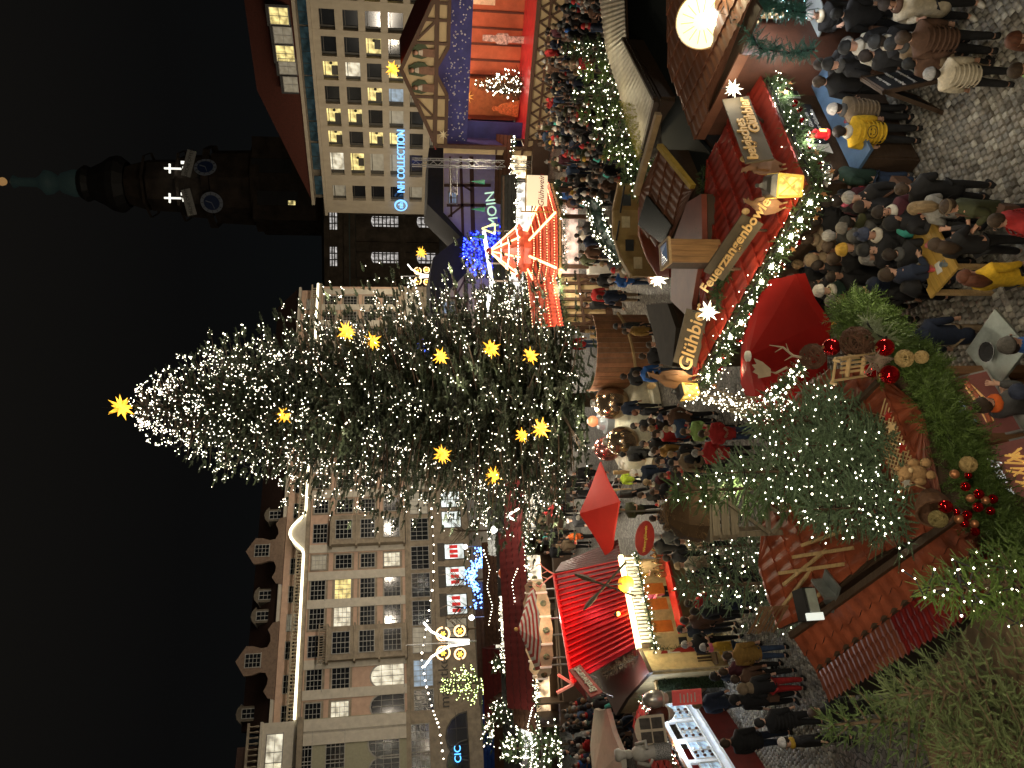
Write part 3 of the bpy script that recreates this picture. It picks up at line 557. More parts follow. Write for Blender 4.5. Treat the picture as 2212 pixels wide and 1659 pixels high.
for u,v,rd,lb in ((779,262,.62,'big yellow star on the very top of the huge fir'),(1098,770-22,.48,'yellow star high on the right edge of the great fir beside the building cornice'),(1042,804,.46,'yellow star on the right of the great fir, below the cornice one'),(920,952,.4,'half hidden yellow star right of centre in the great fir'),(1188-280,1061,.46,'yellow star low on the right side of the great fir'),(860,1146,.42,'lowest right yellow star of the great fir'),(762,615,.42,'yellow star in the upper middle of the great fir'),(677,955,.46,'yellow star left of the middle of the great fir'),(630,1066,.46,'yellow star low on the left of the great fir'),(718,1128,.36,'dim yellow star deep among low branches of the great fir'),(733,1168,.5,'lowest yellow star half buried in fir branches')):
    if v==748: u,v=943,748
    if v==804: u,v=922,736+68
    if v==1061: u=906
    if v==1146: u=890
    if v==952: u=889
    y=36 if v<300 else 30.6+ (abs(u-790)/165)**2*1.6+ (1.2 if v<900 else 0)+(1.5 if v<700 else 0)
    star(P(u,v,y),rd,YSTAR,lb,'yellow stars on the great fir',rays=14,ph=rnd.random()*3)
for u,v,y,lb in ((1510,848,44.5,'yellow star above the peak of the stage gable'),(1113,910,56,'yellow star in front of the church windows')):
    star(P(u,v,y),.5,YSTAR,lb,'yellow stars over the square',14)
# ---------------- hut B: the mulled beer hut ----------------
C0=G(1259,1745,2.25); B1=G(1620,1592,2.25); hb=thing('mulled_beer_hut','red tiled mulled beer hut with corner lantern, wooden signs and garlands','hut',(4,14,0),0)
out=[(1259,1745),(1640,1583),(1545,1580),(1399,1577),(1298,1522),(1136,1524),(829,1496)]
e_,up_,N_,ws=roof(hb,C0,B1,R(11),out,REDT,course=.42,tw=.2)
walls(hb,[ws[0],ws[1],ws[3],ws[4],ws[6]],.25,DARKW)
O=hb.matrix_basis.inverted(); L_,rz_,ln_=between(C0,B1); vl,vrz,vln=between(Vector((ws[6].x,ws[6].y,0)),Vector((C0.x,C0.y,0)))
lc=thing('side_counter','pale lit wooden counter shelf running under the left eave of the beer hut','counter',vl,vrz); pbox(lc,'counter_top',mt('pale_counter',(.55,.38,.2),.5),.6,vln-.5,.35,.95,1.1,1.16)
for i in range(10): pbox(lc,'front_board',DARKW,.3+i*(vln-.8)/10,.28+(i+1)*(vln-.8)/10,.5,.55,0,1.1)
cnt=thing('bar_counter','long bar counter with blue worktop under the right eave of the beer hut','counter',L_+Vector((math.sin(rz_),-math.cos(rz_),0))*.0-Vector((0,0,L_.z)),rz_)
pbox(cnt,'counter_top',mt('blue_lit_worktop',(.08,.14,.24),.35,scale=3),.45,ln_+1,-.45,.15,1.08,1.14); pbox(cnt,'counter_front',DARKW,.5,ln_+1,-.2,.1,0,1.08)
for i in range(9): pbox(cnt,'front_board',DARKW,.55+i*.5,1.0+i*.5,-.235,-.205,.05,1.0)
bd=thing('menu_board','black chalk menu board with white writing under the lit garland','board',cnt.matrix_basis@Vector((1.5,.3,1.2)),rz_)
pbox(bd,'panel',CHALK,0,1.15,0,.04,0,.72); pbox(bd,'frame',DARKW,-.04,1.19,.041,.06,-.04,.76)
WHW=mt('white_chalk',(.7,.7,.68),.8,var=.05)
for i,s in enumerate(("PHILLY'S MEINUNG",'• Belgisches Glühbier','• Feuerzangenbowle','• Roter Glühwein','• Weißer Glühwein')): text(s,bd,(.06,-.012,.62-.14*i),.115 if i else .13,WHW,.002,al='LEFT')
b=MB(); b.prism([(.02,.02),(.1,.3),(.06,.45),(.12,.6),(.2,.5),(.28,.4),(.26,.1),(.3,.02)],-.02,-.01); o=b.build('pig_picture',WHT,bd); o.location=(-.32,0,0)
for x,s in ((.75,0),(3.0,1)):
    t=thing('price_sign','small framed price sheet '+('right of the chalk menu board' if s else 'left of the chalk menu board'),'sign',cnt.matrix_basis@Vector((x,.3,1.35)),rz_,'framed price sheets'); pbox(t,'frame',mt('tin',(.25,.25,.24),.5),-.16,.16,0,.02,0,.44); pbox(t,'sheet',CHALK,-.13,.13,-.01,-.001,.03,.41)
for x,lb in ((1.25,'red lantern hanging left of the chalk menu board'),(3.35,'red lantern hanging near the round bar table')):
    t=thing('red_lantern',lb,'lantern',cnt.matrix_basis@Vector((x,-.1,1.5)),rz_,'red lanterns'); b=MB(); b.lathe([(.1,0),(.11,.03),(.08,.05),(.08,.24),(.1,.26),(.03,.34),(.03,.38)],8); b.build('housing',mt('red_lacquer',(.6,.02,.03),.4,em=(1,.03,.03),es=.25),t); b=MB(); b.box(-.03,.03,-.092,-.08,.08,.2); b.build('flame_window',glow('flame',(1,.6,.15),5),t)
def signboard(label,L,Rr,h,lines,m=mt('dark_sign_board',(.1,.075,.045),.7,scale=3),tm=mt('light_cut_letters',(.78,.5,.2),.5,var=.05),size=.3,lift=0):
    l,rz,ln=between(L,Rr); t=thing('wooden_sign',label,'sign',l,rz,'wooden name boards of the beer hut'); t.matrix_basis=Matrix.Translation(l)@Matrix.Rotation(rz,4,'Z')@Matrix.Rotation(math.atan2(Rr.z-L.z,ln),4,'Y').inverted()@Matrix.Rotation(R(-12),4,'X')
    pbox(t,'board',m,0,ln,0,.04,0,h)
    for s,x,z in lines: text(s,t,(ln*x,-.02,h*z),size,tm,.015,off=.006,shear=.15)
    for x in (.15,.85): b=MB(); b.bar((ln*x,.05,.1),(ln*x,.5,-.35),.04); b.build('strut',DARKW,t)
    return t
def pon(U,V): r=ray(U,V); return CAM+r*((C0-CAM).dot(N_)/r.dot(N_))
def lift(U,V,dz,): p=pon(U,V+dz*115); return Vector((p.x,p.y,p.z+dz))
signboard('long dark board with pale letters Feuerzangenbowle on the red roof',P(1052,1562,13.7),P(1183,1655,12.9),.44,[('Feuerzangenbowle',.53,.5)],size=.27)
signboard('dark board with pale letters belgisches Glühbier on the right roof slope',P(1316,1672,12.75),P(1452,1617,13.7),.5,[('belgisches',.33,.7),('Glühbier',.68,.27)],size=.27)
signboard('dark board with pale letters Glühbier and a white star in front, left roof end',P(866,1504,15.4),P(984,1534,15.2),.5,[('Glühbier',.5,.45)],size=.4)
def beast(label,U,V,y,s,flip,rz):
    t=thing('wooden_reindeer',label,'figure',pon(U,V)+N_*.1,rz,'cut-out wooden animals on the beer hut')
    pts=[(-.06,.0),(-.16,.18),(-.2,.42),(-.15,.62),(-.05,.74),(.02,.84),(.06,.93),(.1,.98),(.07,1.0),(.2,1.06),(.16,.95),(.22,.93),(.14,.88),(.13,.78),(.2,.72),(.24,.5),(.22,.25),(.12,.08),(.1,0),(.07,0),(.05,.1),(-.02,.1),(-.03,0)]
    f=-1 if flip else 1; p2=[(x*s*f,z*s) for x,z in pts]
    if flip: p2=p2[::-1]
    b=MB(); b.prism(p2[::-1],-.02,.02); b.build('body',WOOD,t)
    b=MB(); b.ball((0,0,0),.085*s,8,6); o=b.build('snout',PINE,t); o.location=(-.12*s*f,-.035,.95*s); o.scale=(1,.3,1.3)
    b=MB(); b.prism([(x*s*f,z*s) for x,z in ((-.02,.3),(.04,.62),(.12,.66),(.14,.35),(.05,.25))],-.045,-.021); b.build('arm',WOOD,t)
    for x in (-.03,.09): b=MB(); b.bar((x*s*f,0,0),(x*s*f+.05,0,-.22*s),.025); b.build('leg',PINE,t)
beast('brown cut-out reindeer left of the corner lantern',1210,1700,12.9,.74,False,R(-25)); beast('brown cut-out reindeer right of the corner lantern',1298,1700,12.85,.78,True,R(15)); beast('brown cut-out reindeer at the far left end of the garland',838,1504,15.0,.95,False,R(-20))
def lantern(label,loc,s,rz,group='glass corner lanterns'):
    t=thing('corner_lantern',label,'lantern',loc,rz,group); LY=glow('lantern_pane',(1,.75,.2),1.1,wave=9); LF=mt('golden_lantern_frame',(.7,.45,.08),.5,em=(1,.65,.1),es=.5)
    b=MB(); w=.2*s; h=.55*s
    for sx_,sy in ((-1,-1),(1,-1),(1,1),(-1,1)): b.bar((sx_*w,sy*w,0),(sx_*w*1.15,sy*w*1.15,h),.03*s)
    for z,k in ((0,1),(h,1.15)):
        for a,c in (((-1,-1),(1,-1)),((1,-1),(1,1)),((1,1),(-1,1)),((-1,1),(-1,-1))): b.bar((a[0]*w*k,a[1]*w*k,z),(c[0]*w*k,c[1]*w*k,z),.035*s)
    b.build('frame',LF,t)
    b=MB()
    for a,c in (((-1,-1),(1,-1)),((1,-1),(1,1)),((-1,-1),(-1,1))): 
        k=1.02; b.bar((a[0]*w*k,a[1]*w*k,.02),(c[0]*w*1.15,c[1]*w*1.15,h),.016*s); b.bar((c[0]*w*k,c[1]*w*k,.02),(a[0]*w*1.15,a[1]*w*1.15,h),.016*s)
    b.build('lattice',LF,t)
    b=MB(); b.lathe([(w*1.2,0.0),(w*1.3,h)],4); o=b.build('pane',LY,t); o.rotation_euler=(0,0,R(45))
    b=MB(); b.lathe([(w*1.75,h),(w*1.3,h+.12*s),(w*.7,h+.17*s),(w*.35,h+.24*s),(.03,h+.3*s),(.05,h+.34*s),(.0001,h+.38*s)],4); o=b.build('cap',mt('grey_tin',(.1,.1,.1),.4,metal=.6),t); o.rotation_euler=(0,0,R(45))
    b=MB(); b.lathe([(.001,-.14*s),(w*1.35,0)],4); o=b.build('base',LF,t); o.rotation_euler=(0,0,R(45)); return t
lantern('golden lattice lantern with grey cap on the near corner of the beer hut',P(1256,1722,12.55),.85,R(-12)); lantern('golden lattice lantern behind the leftmost reindeer',P(813,1504,15.3),.6,R(30))
STB=glow('white_star_bulb',(1,.93,.7),7,True)
gp=[pon(u,v)+Vector((-.06,-.08,-.04)) for u,v in ((829,1500),(950,1568),(1060,1630),(1160,1688),(1259,1747))]
garland('eave_garland','lit fir garland with glowing stars along the left eave of the beer hut',gp,.22,1300,LEAF,nb=290,br=.0108,hang=.22,seed=2,fl=.17)
gp2=[G(u,v,2.15)+Vector((.07,-.12,0)) for u,v in ((1259,1750),(1340,1712),(1440,1668),(1530,1626),(1600,1600),(1680,1560))]
garland('eave_garland','lit fir garland with red berries along the right eave of the beer hut',gp2,.24,1700,LEAF,nb=260,br=.0108,hang=.26,seed=3,fl=.19)
for k in range(11):
    f=(k+.6)/11.5; i=int(f*4); p=gp[i].lerp(gp[i+1],f*4-i)-Vector((rnd.uniform(0,.1),.15,.02))
    star(p,.075,STB,ORD[k]+' small glowing star from the left end of the beer hut eave garland','small glowing stars in the left eave garland',9,rnd.random(),sub=.3,name='light_star')
b_=[('red_bauble_cluster',REDBALL)]
def danglers(pts,n,seed,label,grp):
    q=random.Random(seed)
    for k in range(n):
        f=(k+q.random()*.7)/n; i=min(int(f*(len(pts)-1)),len(pts)-2); p=pts[i].lerp(pts[i+1],f*(len(pts)-1)-i)+Vector((0,-.12,-.12-q.random()*.22))
        kind=q.choice(('star','ball')); t=thing('straw_star' if kind=='star' else 'red_berries',ORD[k]+' ornament, a '+(label[0] if kind=='star' else label[1]),'ornament',p,q.uniform(-.6,.6),grp[0] if kind=='star' else grp[1])
        b=MB()
        if kind=='star':
            b.prism([((.065 if j%2==0 else .028)*math.sin(j*math.pi/5),(.065 if j%2==0 else .028)*math.cos(j*math.pi/5)) for j in range(10)],-.008,.008); b.build('disc',mt('gingerbread',(.42,.2,.08),.6),t)
            b=MB(); b.tube([(0,0,.065),(0,0,.2)],.004,3); b.build('thread',WOOD,t)
        else:
            for j in range(5): b.ball((q.uniform(-.05,.05),q.uniform(-.05,.05),q.uniform(-.05,.05)),.03,6,4)
            o=b.build('berries',REDBALL,t); o['kind']='stuff'
danglers(gp,16,1,('gingerbread star, from the left end of the left eave garland','red berry cluster, from the left end of the left eave garland'),('gingerbread stars on the left garland','red berries on the left garland'))
danglers(gp2,20,2,('gingerbread star, from the lantern corner along the right eave garland','red berry cluster, from the lantern corner along the right eave garland'),('gingerbread stars on the right garland','red berries on the right garland'))
garland('ridge_garland','dark unlit fir garland lying along the top of the red roof',[pon(1298,1524)+Vector((0,0,.06)),pon(1215,1521)+Vector((0,0,.06)),pon(1136,1530)+Vector((0,0,.06))],.1,170,LEAF,seed=5,fl=.15)
garland('sign_garland','fir boughs tucked under the left end of the Feuerzangenbowle board',[pon(1085,1590)+Vector((0,0,.05)),pon(1045,1560)+Vector((0,0,.1)),pon(985,1560)+Vector((0,0,.1))],.16,200,LEAF,seed=6,fl=.2)
star(P(986,1529,14.2),.24,WSTAR,'big white star in front of the Glühbier board','white stars of the beer hut',13,.3); star(P(1066-10,1421,22),.33,WSTAR,'white star in front of the dark flat roof above the glossy roof','white stars of the beer hut',13,.9)
star(P(1467,1584,13.9),.2,WSTAR,'white star at the right end of the belgisches Glühbier board','white stars of the beer hut',13,.5)
for s_ in bpy.data.objects:
    pass
# glossy roof, dark roof, hut C, dark tarpaulin roofs
def flat(name,label,cat,px,z,m,th=.12,wl=DARKW,ins=.04,grp=None):
    pts=[G(u,v,z) for u,v in px]; t=thing(name,label,cat,(pts[0].x,pts[0].y,0),0,grp); b=MB(); b.m=t.matrix_basis.inverted(); b.slab(pts,th); b.build('roof_sheet',m,t); walls(t,pts,ins,wl); return t
GLOS=mt('wet_brown_roof_felt',(.22,.06,.04),.42,scale=2,bump=.08)
flat('flat_roof_hut','flat hut with glossy wet red brown roof left of the wooden chimney','hut',[(960,1500),(1010,1448),(1134,1452),(1222,1484),(1240,1515),(1136,1517),(1000,1494)],3.0,GLOS)
flat('flat_roof_hut','flat hut with matt dark brown roof above the Glühbier board','hut',[(1001,1395),(1003,1442),(950,1460),(868,1452),(873,1427)],2.6,mt('dark_felt',(.03,.022,.014),.8))
TARP=mt('dark_green_tarpaulin',(.006,.012,.012),.75,scale=1)
flat('dark_tent','low black green tarpaulin roof between the pale roof and the cheese hut','tent',[(1577,1354),(1720,1350),(1720,1447),(1508,1447),(1362,1504),(1300,1560),(1262,1503),(1345,1430),(1444,1424)],2.55,TARP)
hc=thing('tiled_hut','brown tiled hut with a dark skylight and yellow edged verge','hut',(5,17.5,0),0)
e1=G(1110,1462,2.8); e2=G(1256,1502,2.8)
_,_,Nc,wc=roof(hc,e1,e2,R(15),[(1134,1463),(1256,1501),(1345,1430),(1241,1381),(1170,1383),(1120,1425)],BRNT,course=.4,tw=.2)
walls(hc,wc,.06,DARKW)
def ponp(N,Q,U,V): r=ray(U,V); return CAM+r*((Q-CAM).dot(N)/r.dot(N))
b=MB(); b.m=hc.matrix_basis.inverted(); b.slab([ponp(Nc,e1,u,v)+Nc*.09 for u,v in ((1238,1403),(1175,1384),(1132,1437),(1174,1457))][::-1],.06); b.build('skylight',mt('dark_glass_sheet',(.012,.016,.014),.25),hc)
for a,c,m_,w_ in (((1256,1503),(1345,1431),mt('yellow_trim',(.45,.3,.05),.6),.1),((1241,1380),(1414,1429),mt('plank_trim',(.4,.28,.15),.5),.16)):
    b=MB(); b.m=hc.matrix_basis.inverted(); b.bar(ponp(Nc,e1,*a)+Nc*.08,ponp(Nc,e1,*c)+Nc*.08,w_,.14); b.build('verge_board',m_,hc)
chm=thing('wooden_chimney','square wood clad chimney with a reflective top behind the Feuerzangenbowle board','chimney',P(1109,1545,15.2),R(8))
hh=P(1109,1440,15.2).z-P(1109,1545,15.2).z
for i in range(4): 
    for s,(x0,x1,y0,y1) in enumerate(((-.25+i*.125,-.13+i*.125,-.25,-.22),(.22,.25,-.22+i*.11,-.12+i*.11))): pbox(chm,'board',mt('amber_boards',(.3,.16,.06),.5,st=(2,2,.2),scale=8,var=.35),x0,x1,y0,y1,-.3,hh)
pbox(chm,'core',DARKW,-.24,.21,-.21,.24,-.3,hh-.02); b=MB(); b.lathe([(.4,hh),(.4,hh+.06),(.3,hh+.07)],4); o=b.build('rim',PINE,chm); o.rotation_euler=(0,0,R(45)); b=MB(); b.lathe([(.3,hh+.05),(.001,hh+.1)],4); o=b.build('top_sheet',mt('polished_sheet',(.6,.65,.7),.15,metal=1,em=(.5,.65,.9),es=.12),chm); o.rotation_euler=(0,0,R(45))
# parapet with golden boards, round green awning stall
pp_=thing('round_market_stall','round stall with golden board parapet and dark green skirt ringed by lights','stall',G(1150,1390,2.2),0); O=pp_.matrix_basis.inverted()
arc_=[(1262,1392),(1205,1378),(1150,1378),(1100,1396),(1062,1420)]
for (u0,v0),(u1,v1) in zip(arc_[:-1],arc_[1:]):
    a,c=G(u0,v0,2.3),G(u1,v1,2.3); b=MB(); b.m=O; h=Vector((0,0,.75)); d=Vector((0,.05,0)); b.add([a,c,c+h,a+h,a+d,c+d,c+h+d,a+h+d],[(0,1,2,3),(7,6,5,4),(0,4,5,1),(1,5,6,2),(2,6,7,3),(3,7,4,0)]); b.build('parapet_panel',mt('golden_board',(.36,.24,.09),.6,scale=2,bump=.1,wave=None),pp_)
    b=MB(); b.m=O; b.bar(a+h,c+h,.12,.06); b.build('parapet_rail',PINE,pp_)
pts=px3([(1262,1392,2.28),(1205,1378,2.28),(1150,1378,2.28),(1100,1396,2.28),(1062,1420,2.28),(1060,1446,2.28),(1130,1440,2.28),(1180,1392,2.28)]); b=MB(); b.m=O; b.slab(pts,.1); b.build('red_deck',mt('red_roof_paint',(.3,.04,.025),.4),pp_); walls(pp_,pts,.05,DARKW)
sk=[(1228,1272),(1215,1283),(1190,1291),(1160,1300),(1130,1316),(1106,1336),(1098,1348)]
b=MB(); b.m=O; vs=[]
for u,v in sk:
    a=G(u,v+10,1.75); c=G(u+2,v-12,2.35); vs+=[a,c]
b.add(vs,[(2*i,2*i+2,2*i+3,2*i+1) for i in range(len(sk)-1)]+[(2*i+1,2*i+3,2*i+2,2*i) for i in range(0)]); o=b.build('green_skirt',TEALG,pp_); sm=o.modifiers.new('thick','SOLIDIFY'); sm.thickness=.04
garland('skirt_garland','white lit garland along the top rim of the round green stall',[G(u-4,v-14,2.4) for u,v in sk],.12,300,LEAF,nb=60,br=.02,seed=8,fl=.16)
garland('skirt_garland','white lit garland along the bottom rim of the round green stall',[G(u+6,v+14,1.8) for u,v in sk],.1,260,LEAF,nb=60,br=.02,seed=9,fl=.15,bm=BULB)
NP=mt('notice_paper',(.55,.45,.28),.7)
for k,(u,v) in enumerate(((1225,1352),(1178,1350),(1128,1358),(1090,1376))):
    p=G(u,v,2.8); c=MB(); c.m=O; c.box(p.x-.16,p.x+.16,p.y-.1,p.y-.08,p.z-.12,p.z+.12); c.build('notice',NP if k%2 else CHALK,pp_)
for u,v in ((1200,1340),(1130,1330)):
    p=G(u,v,3.0); c=MB(); c.m=O; c.bar(p,p+Vector((.5,-.9,.15)),.04); c.build('strut',BLACK,pp_)
# pretzel-like gingerbread heart ornament
t=thing('gingerbread_heart','big brown gingerbread heart ornament at the rim of the round stall','ornament',P(1066,1421-6,22.3),0); b=MB(); b.prism([(.3*math.sin(a)**3,.02*(13*math.cos(a)-5*math.cos(2*a)-2*math.cos(3*a)-math.cos(4*a))) for a in [2*math.pi*i/20 for i in range(20)]],-.05,.05); b.build('heart',mt('gingerbread_dark',(.25,.07,.02),.35),t)
# pale roof hut D
hd=thing('pale_roof_hut','hut with mossy pale tiled roof in front of the stage','hut',(8,20,0),0)
q1=px3([(1312,1384,2.5),(1545,1313,2.5),(1576,1352,3.05),(1444,1421,3.05)]); quadroof(hd,q1[0],q1[1],q1[2],q1[3],GRYT,8,20)
q2=px3([(1545,1312,2.5),(1720,1290,2.5),(1720,1347,3.05),(1577,1352,3.05)]); quadroof(hd,q2[0],q2[1],q2[2],q2[3],GRYT,8,16)
walls(hd,[q1[0],q1[1],q1[2],q1[3]],.06,DARKW); b=MB(); b.m=hd.matrix_basis.inverted(); b.bar(q1[0],q1[3]+Vector((.0,0,.05)),.16,.12); b.bar(q1[3]+Vector((0,0,.08)),q1[2]+Vector((0,0,.08)),.06,.1); b.build('verge_board',DARKW,hd)
def moss(px,z,n,seed,label):
    t=thing('moss_patch',label,'moss',G(*px[0],z)); q=np.random.RandomState(seed); P_=[]
    a,b2,c,d=[np.array(G(*p,zz_)) for p,zz_ in zip(px,(2.55,2.55,2.85,2.85))]
    for i in range(n): s,r_=q.rand(),q.rand()**2; P_.append((a*(1-s)+b2*s)*(1-r_)+(d*(1-s)+c*s)*r_+[0,0,.04])
    o=bake('moss',FING_FAR[0],FING_FAR[1],frames(np.array(P_)-np.array(G(*px[0],z)),q.randn(n,3)+[0,0,1.5],.1,q.rand(n)*6),mt('yellow_moss',(.3,.28,.06),.9),t)
moss([(1312,1384),(1440,1345),(1440,1375),(1330,1395)],2.6,380,3,'yellow green moss along the eave of the pale roof')
tg=[G(u,v,2.5) for u,v in ((1600,1225),(1560,1262),(1500,1290),(1440,1300),(1370,1320),(1320,1345),(1270,1372)) ]
for i,(u,v,h_) in enumerate(((1550,1262,1.7),(1500,1290,1.5),(1450,1300,1.8),(1405,1305,1.7),(1365,1325,1.5),(1322,1345,1.4),(1275,1375,1.2),(1245,1390,1.1))):
    p=G(u,v+34,2.2); p.z=1.3; fir('row','%s small lit fir in the row behind the pale roof'%('first second third fourth fifth sixth seventh eighth'.split()[i]),p,h_+.6,.62,9,9,30+i,FING_FAR,THUJA if i%2 else LEAF,fl=.26,sub=3,bulb=60,br=.02,group='small firs behind the pale roof',bm=BULB)
    b=MB(); b.cbox((p.x,p.y,.66),(.9,.9,1.3)); tag(b.build('planter_box',DARKW),'dark planter box under the %s fir behind the pale roof'%('first second third fourth fifth sixth seventh eighth'.split()[i]),'planter','planter boxes behind the pale roof')
# hut E with cheese lamp
he=thing('cheese_hut','brown tiled hut carrying a huge glowing cheese wheel','hut',(7,15,0),0)
e1=G(1360,1503,3.0); e2=G(1543,1597,3.0)
_,_,Ne,we=roof(he,e1,e2,R(13),[(1360,1503),(1543,1596),(1640,1640),(1760,1560),(1760,1440),(1509,1445)],BRNT,course=.36,tw=.2)
walls(he,[we[0],we[1],we[4],we[5]],.05,mt('copper_brown_boards',(.09,.035,.02),.6)); b=MB(); b.m=he.matrix_basis.inverted(); b.bar(we[0]-Vector((0,0,.1)),we[1]-Vector((0,0,.1)),.05,.2); b.build('fascia_board',BRNT,he)
ck=P(1615,1519,14.2); cz=thing('cheese_wheel_lamp','huge glowing yellow cheese wheel with radial cuts on the brown roof','lamp',ck,0)
cz.matrix_basis=Matrix.Translation(ck)@Matrix.Rotation(R(-34),4,'Z')@Matrix.Rotation(R(62),4,'X')
CHF=glow('glowing_cheese_face',(1,.95,.58),1.25); b=MB(); b.lathe([(.5,-.16),(.52,-.12),(.52,.12),(.49,.17)],36); b.build('rind',mt('cheese_rind',(.5,.3,.12),.4,em=(1,.6,.2),es=.25),cz,smooth=True)
b=MB(); b.lathe([(.49,.165),(.44,.18),(.001,.185)],36); b.build('face',CHF,cz,smooth=True)
CUT=mt('cheese_cut',(.5,.4,.15),.6,em=(1,.85,.3),es=.4)
for k in range(14): a=k*2*math.pi/14; b=MB(); b.bar((.16*math.cos(a),.16*math.sin(a),.19),(.4*math.cos(a),.4*math.sin(a),.188),.014,.01); b.build('radial_cut',CUT,cz)
b=MB(); b.ball((.08,-.16,.19),.17,12,6,.25); b.build('bright_bulb',glow('bright_core',(1,.98,.8),9),cz)
sp_=thing('wooden_post_frame','lit yellow wooden posts and cables under the cheese wheel','frame',P(1640,1600,13.6),0); b=MB(); b.bar((-.3,0,-.3),(.5,.2,.35),.12); b.build('beam',PINE,sp_); b=MB(); b.bar((0,.1,-.9),(0,.1,.3),.14); b.build('post',PINE,sp_)
for k in range(6): b=MB(); a=[(rnd.uniform(-.5,.6),rnd.uniform(-.2,.2)-.15,rnd.uniform(-.2,.45)) for _ in range(4)]; b.tube(a,.01,4); b.build('cable',BLACK,sp_)
garland('hanging_fir_garland','teal lit fir garland hanging down between the cheese hut and the bar',[P(1650,1608,13.2),P(1590,1622,13.2),P(1555,1640,13),P(1545,1700,12.9),P(1552,1760,12.7)],.2,420,mt('cool_lit_fir',(.04,.13,.1),.6),seed=12,fl=.2)
# right edge: lit snack counter and round table
sn=thing('snack_counter','brightly lit snack counter with yellow plank front at the right edge','counter',G(1668,1735,0)+Vector((.35,.5,0)),R(28)); pbox(sn,'plank_front',mt('yellow_lit_pine',(.75,.45,.12),.5,scale=3),-.9,2,-.1,0,0,1.35); pbox(sn,'worktop',mt('stainless_top',(.6,.62,.62),.25,metal=.8),-.9,2,0,.9,1.35,1.4); pbox(sn,'glass_case',glow('bright_case',(.95,1,1),1.6),-.7,2,.5,.55,1.42,1.9)
def bartable(label,loc,r,h,top,post=DARKW,grp='bar tables',square=False,cat='table'):
    t=thing('bar_table',label,cat,loc,R(20),grp); b=MB()
    if square: b.box(-r,r,-r,r,h-.04,h)
    else: b.lathe([(.001,h-.045),(r*.97,h-.045),(r,h-.02),(r,h),(.001,h)],28)
    b.build('table_top',top,t); b=MB(); b.lathe([(.3,0),(.28,.03),(.04,.05),(.04,h-.04)],10); b.build('pedestal',post,t); return t
WTOP=mt('white_table_top',(.55,.62,.65),.3,var=.05); tb=bartable('round white bar table in front of the lit snack counter',G(1606,1748,1.15)+Vector((0,0,-1.15)),.5,1.15,WTOP)

garland('hanging_fir_garland','second fir garland hanging on the far side of the brown curtain wall',[P(1650,1640,13.2),P(1640,1690,12.9),P(1632,1740,12.6)],.2,420,mt('cool_lit_fir',(.04,.13,.1),.6),seed=13,fl=.2,nb=10,br=.015,bm=glow('icy_bulb',(.5,.9,1),8,True))
# ---------------- stage ----------------
TIMB=mt('brown_timber',(.09,.045,.025),.7,st=(.3,3,3),scale=8); CLOTH=mt('cream_stage_cloth',(.5,.38,.22),.85,var=.12,scale=1,st=(1,1,2),bump=.2); SKYC=mt('starry_blue_cloth',(.05,.05,.2),.8,scale=1.5); ORC=mt('orange_backdrop',(.5,.14,.06),.8,scale=.8,var=.25)
SL=Vector(P(1337,1180,46)); SL.z=0; srz=R(-37); stg=thing('stage','timber framed stage with cream gable, blue starry cloth and red lit floor','stage',SL,srz)
sw=lambda U,V:onwall(SL,srz,U,V)
pk=sw(1510,866); ev=sw(1337,928); hd_=sw(1337,962); W2=pk[0]*2; ez=ev[1]-.35; fz=sw(1345,1132)[1]
b=MB(); b.prism([(0,hd_[1]),(W2*.5-1.2,hd_[1]),(pk[0],hd_[1]+.75),(W2*.5+1.2,hd_[1]),(W2,hd_[1]),(W2,ez),(pk[0],pk[1])][::-1]+[(0,ez)],0,.08); b.build('gable_cloth',CLOTH,stg)
def beam(p,q,w=.22,m=TIMB,par=None,y=-.06,nm='beam'): b=MB(); b.bar((p[0],y,p[1]),(q[0],y,q[1]),w,.08,up=(0,1,0)); b.build(nm,m,par or stg)
hm=(hd_[1]+ez)/2+.35
beam((-.1,ez-.1),(pk[0],pk[1])); beam((W2+.1,ez-.1),(pk[0],pk[1])); beam((0,hm),(W2,hm),.25,y=-.07); beam((0,hd_[1]),(W2*.5-1.3,hd_[1]),.2); beam((W2*.5+1.3,hd_[1]),(W2,hd_[1]),.2); beam((W2*.5-1.3,hd_[1]),(pk[0],hd_[1]+.75),.2); beam((W2*.5+1.3,hd_[1]),(pk[0],hd_[1]+.75),.2)
for x in (.0,W2*.09,W2*.19,W2*.33,W2*.67,W2*.81,W2*.91,W2): 
    top=ez+(pk[1]-ez)*(1-abs(x-pk[0])/pk[0]); beam((x,hd_[1]),(x,top-.1),.16,y=-.055)
beam((W2*.19,hm),(W2*.31,ez+(pk[1]-ez)*.55),.12); beam((W2*.81,hm),(W2*.69,ez+(pk[1]-ez)*.55),.12)
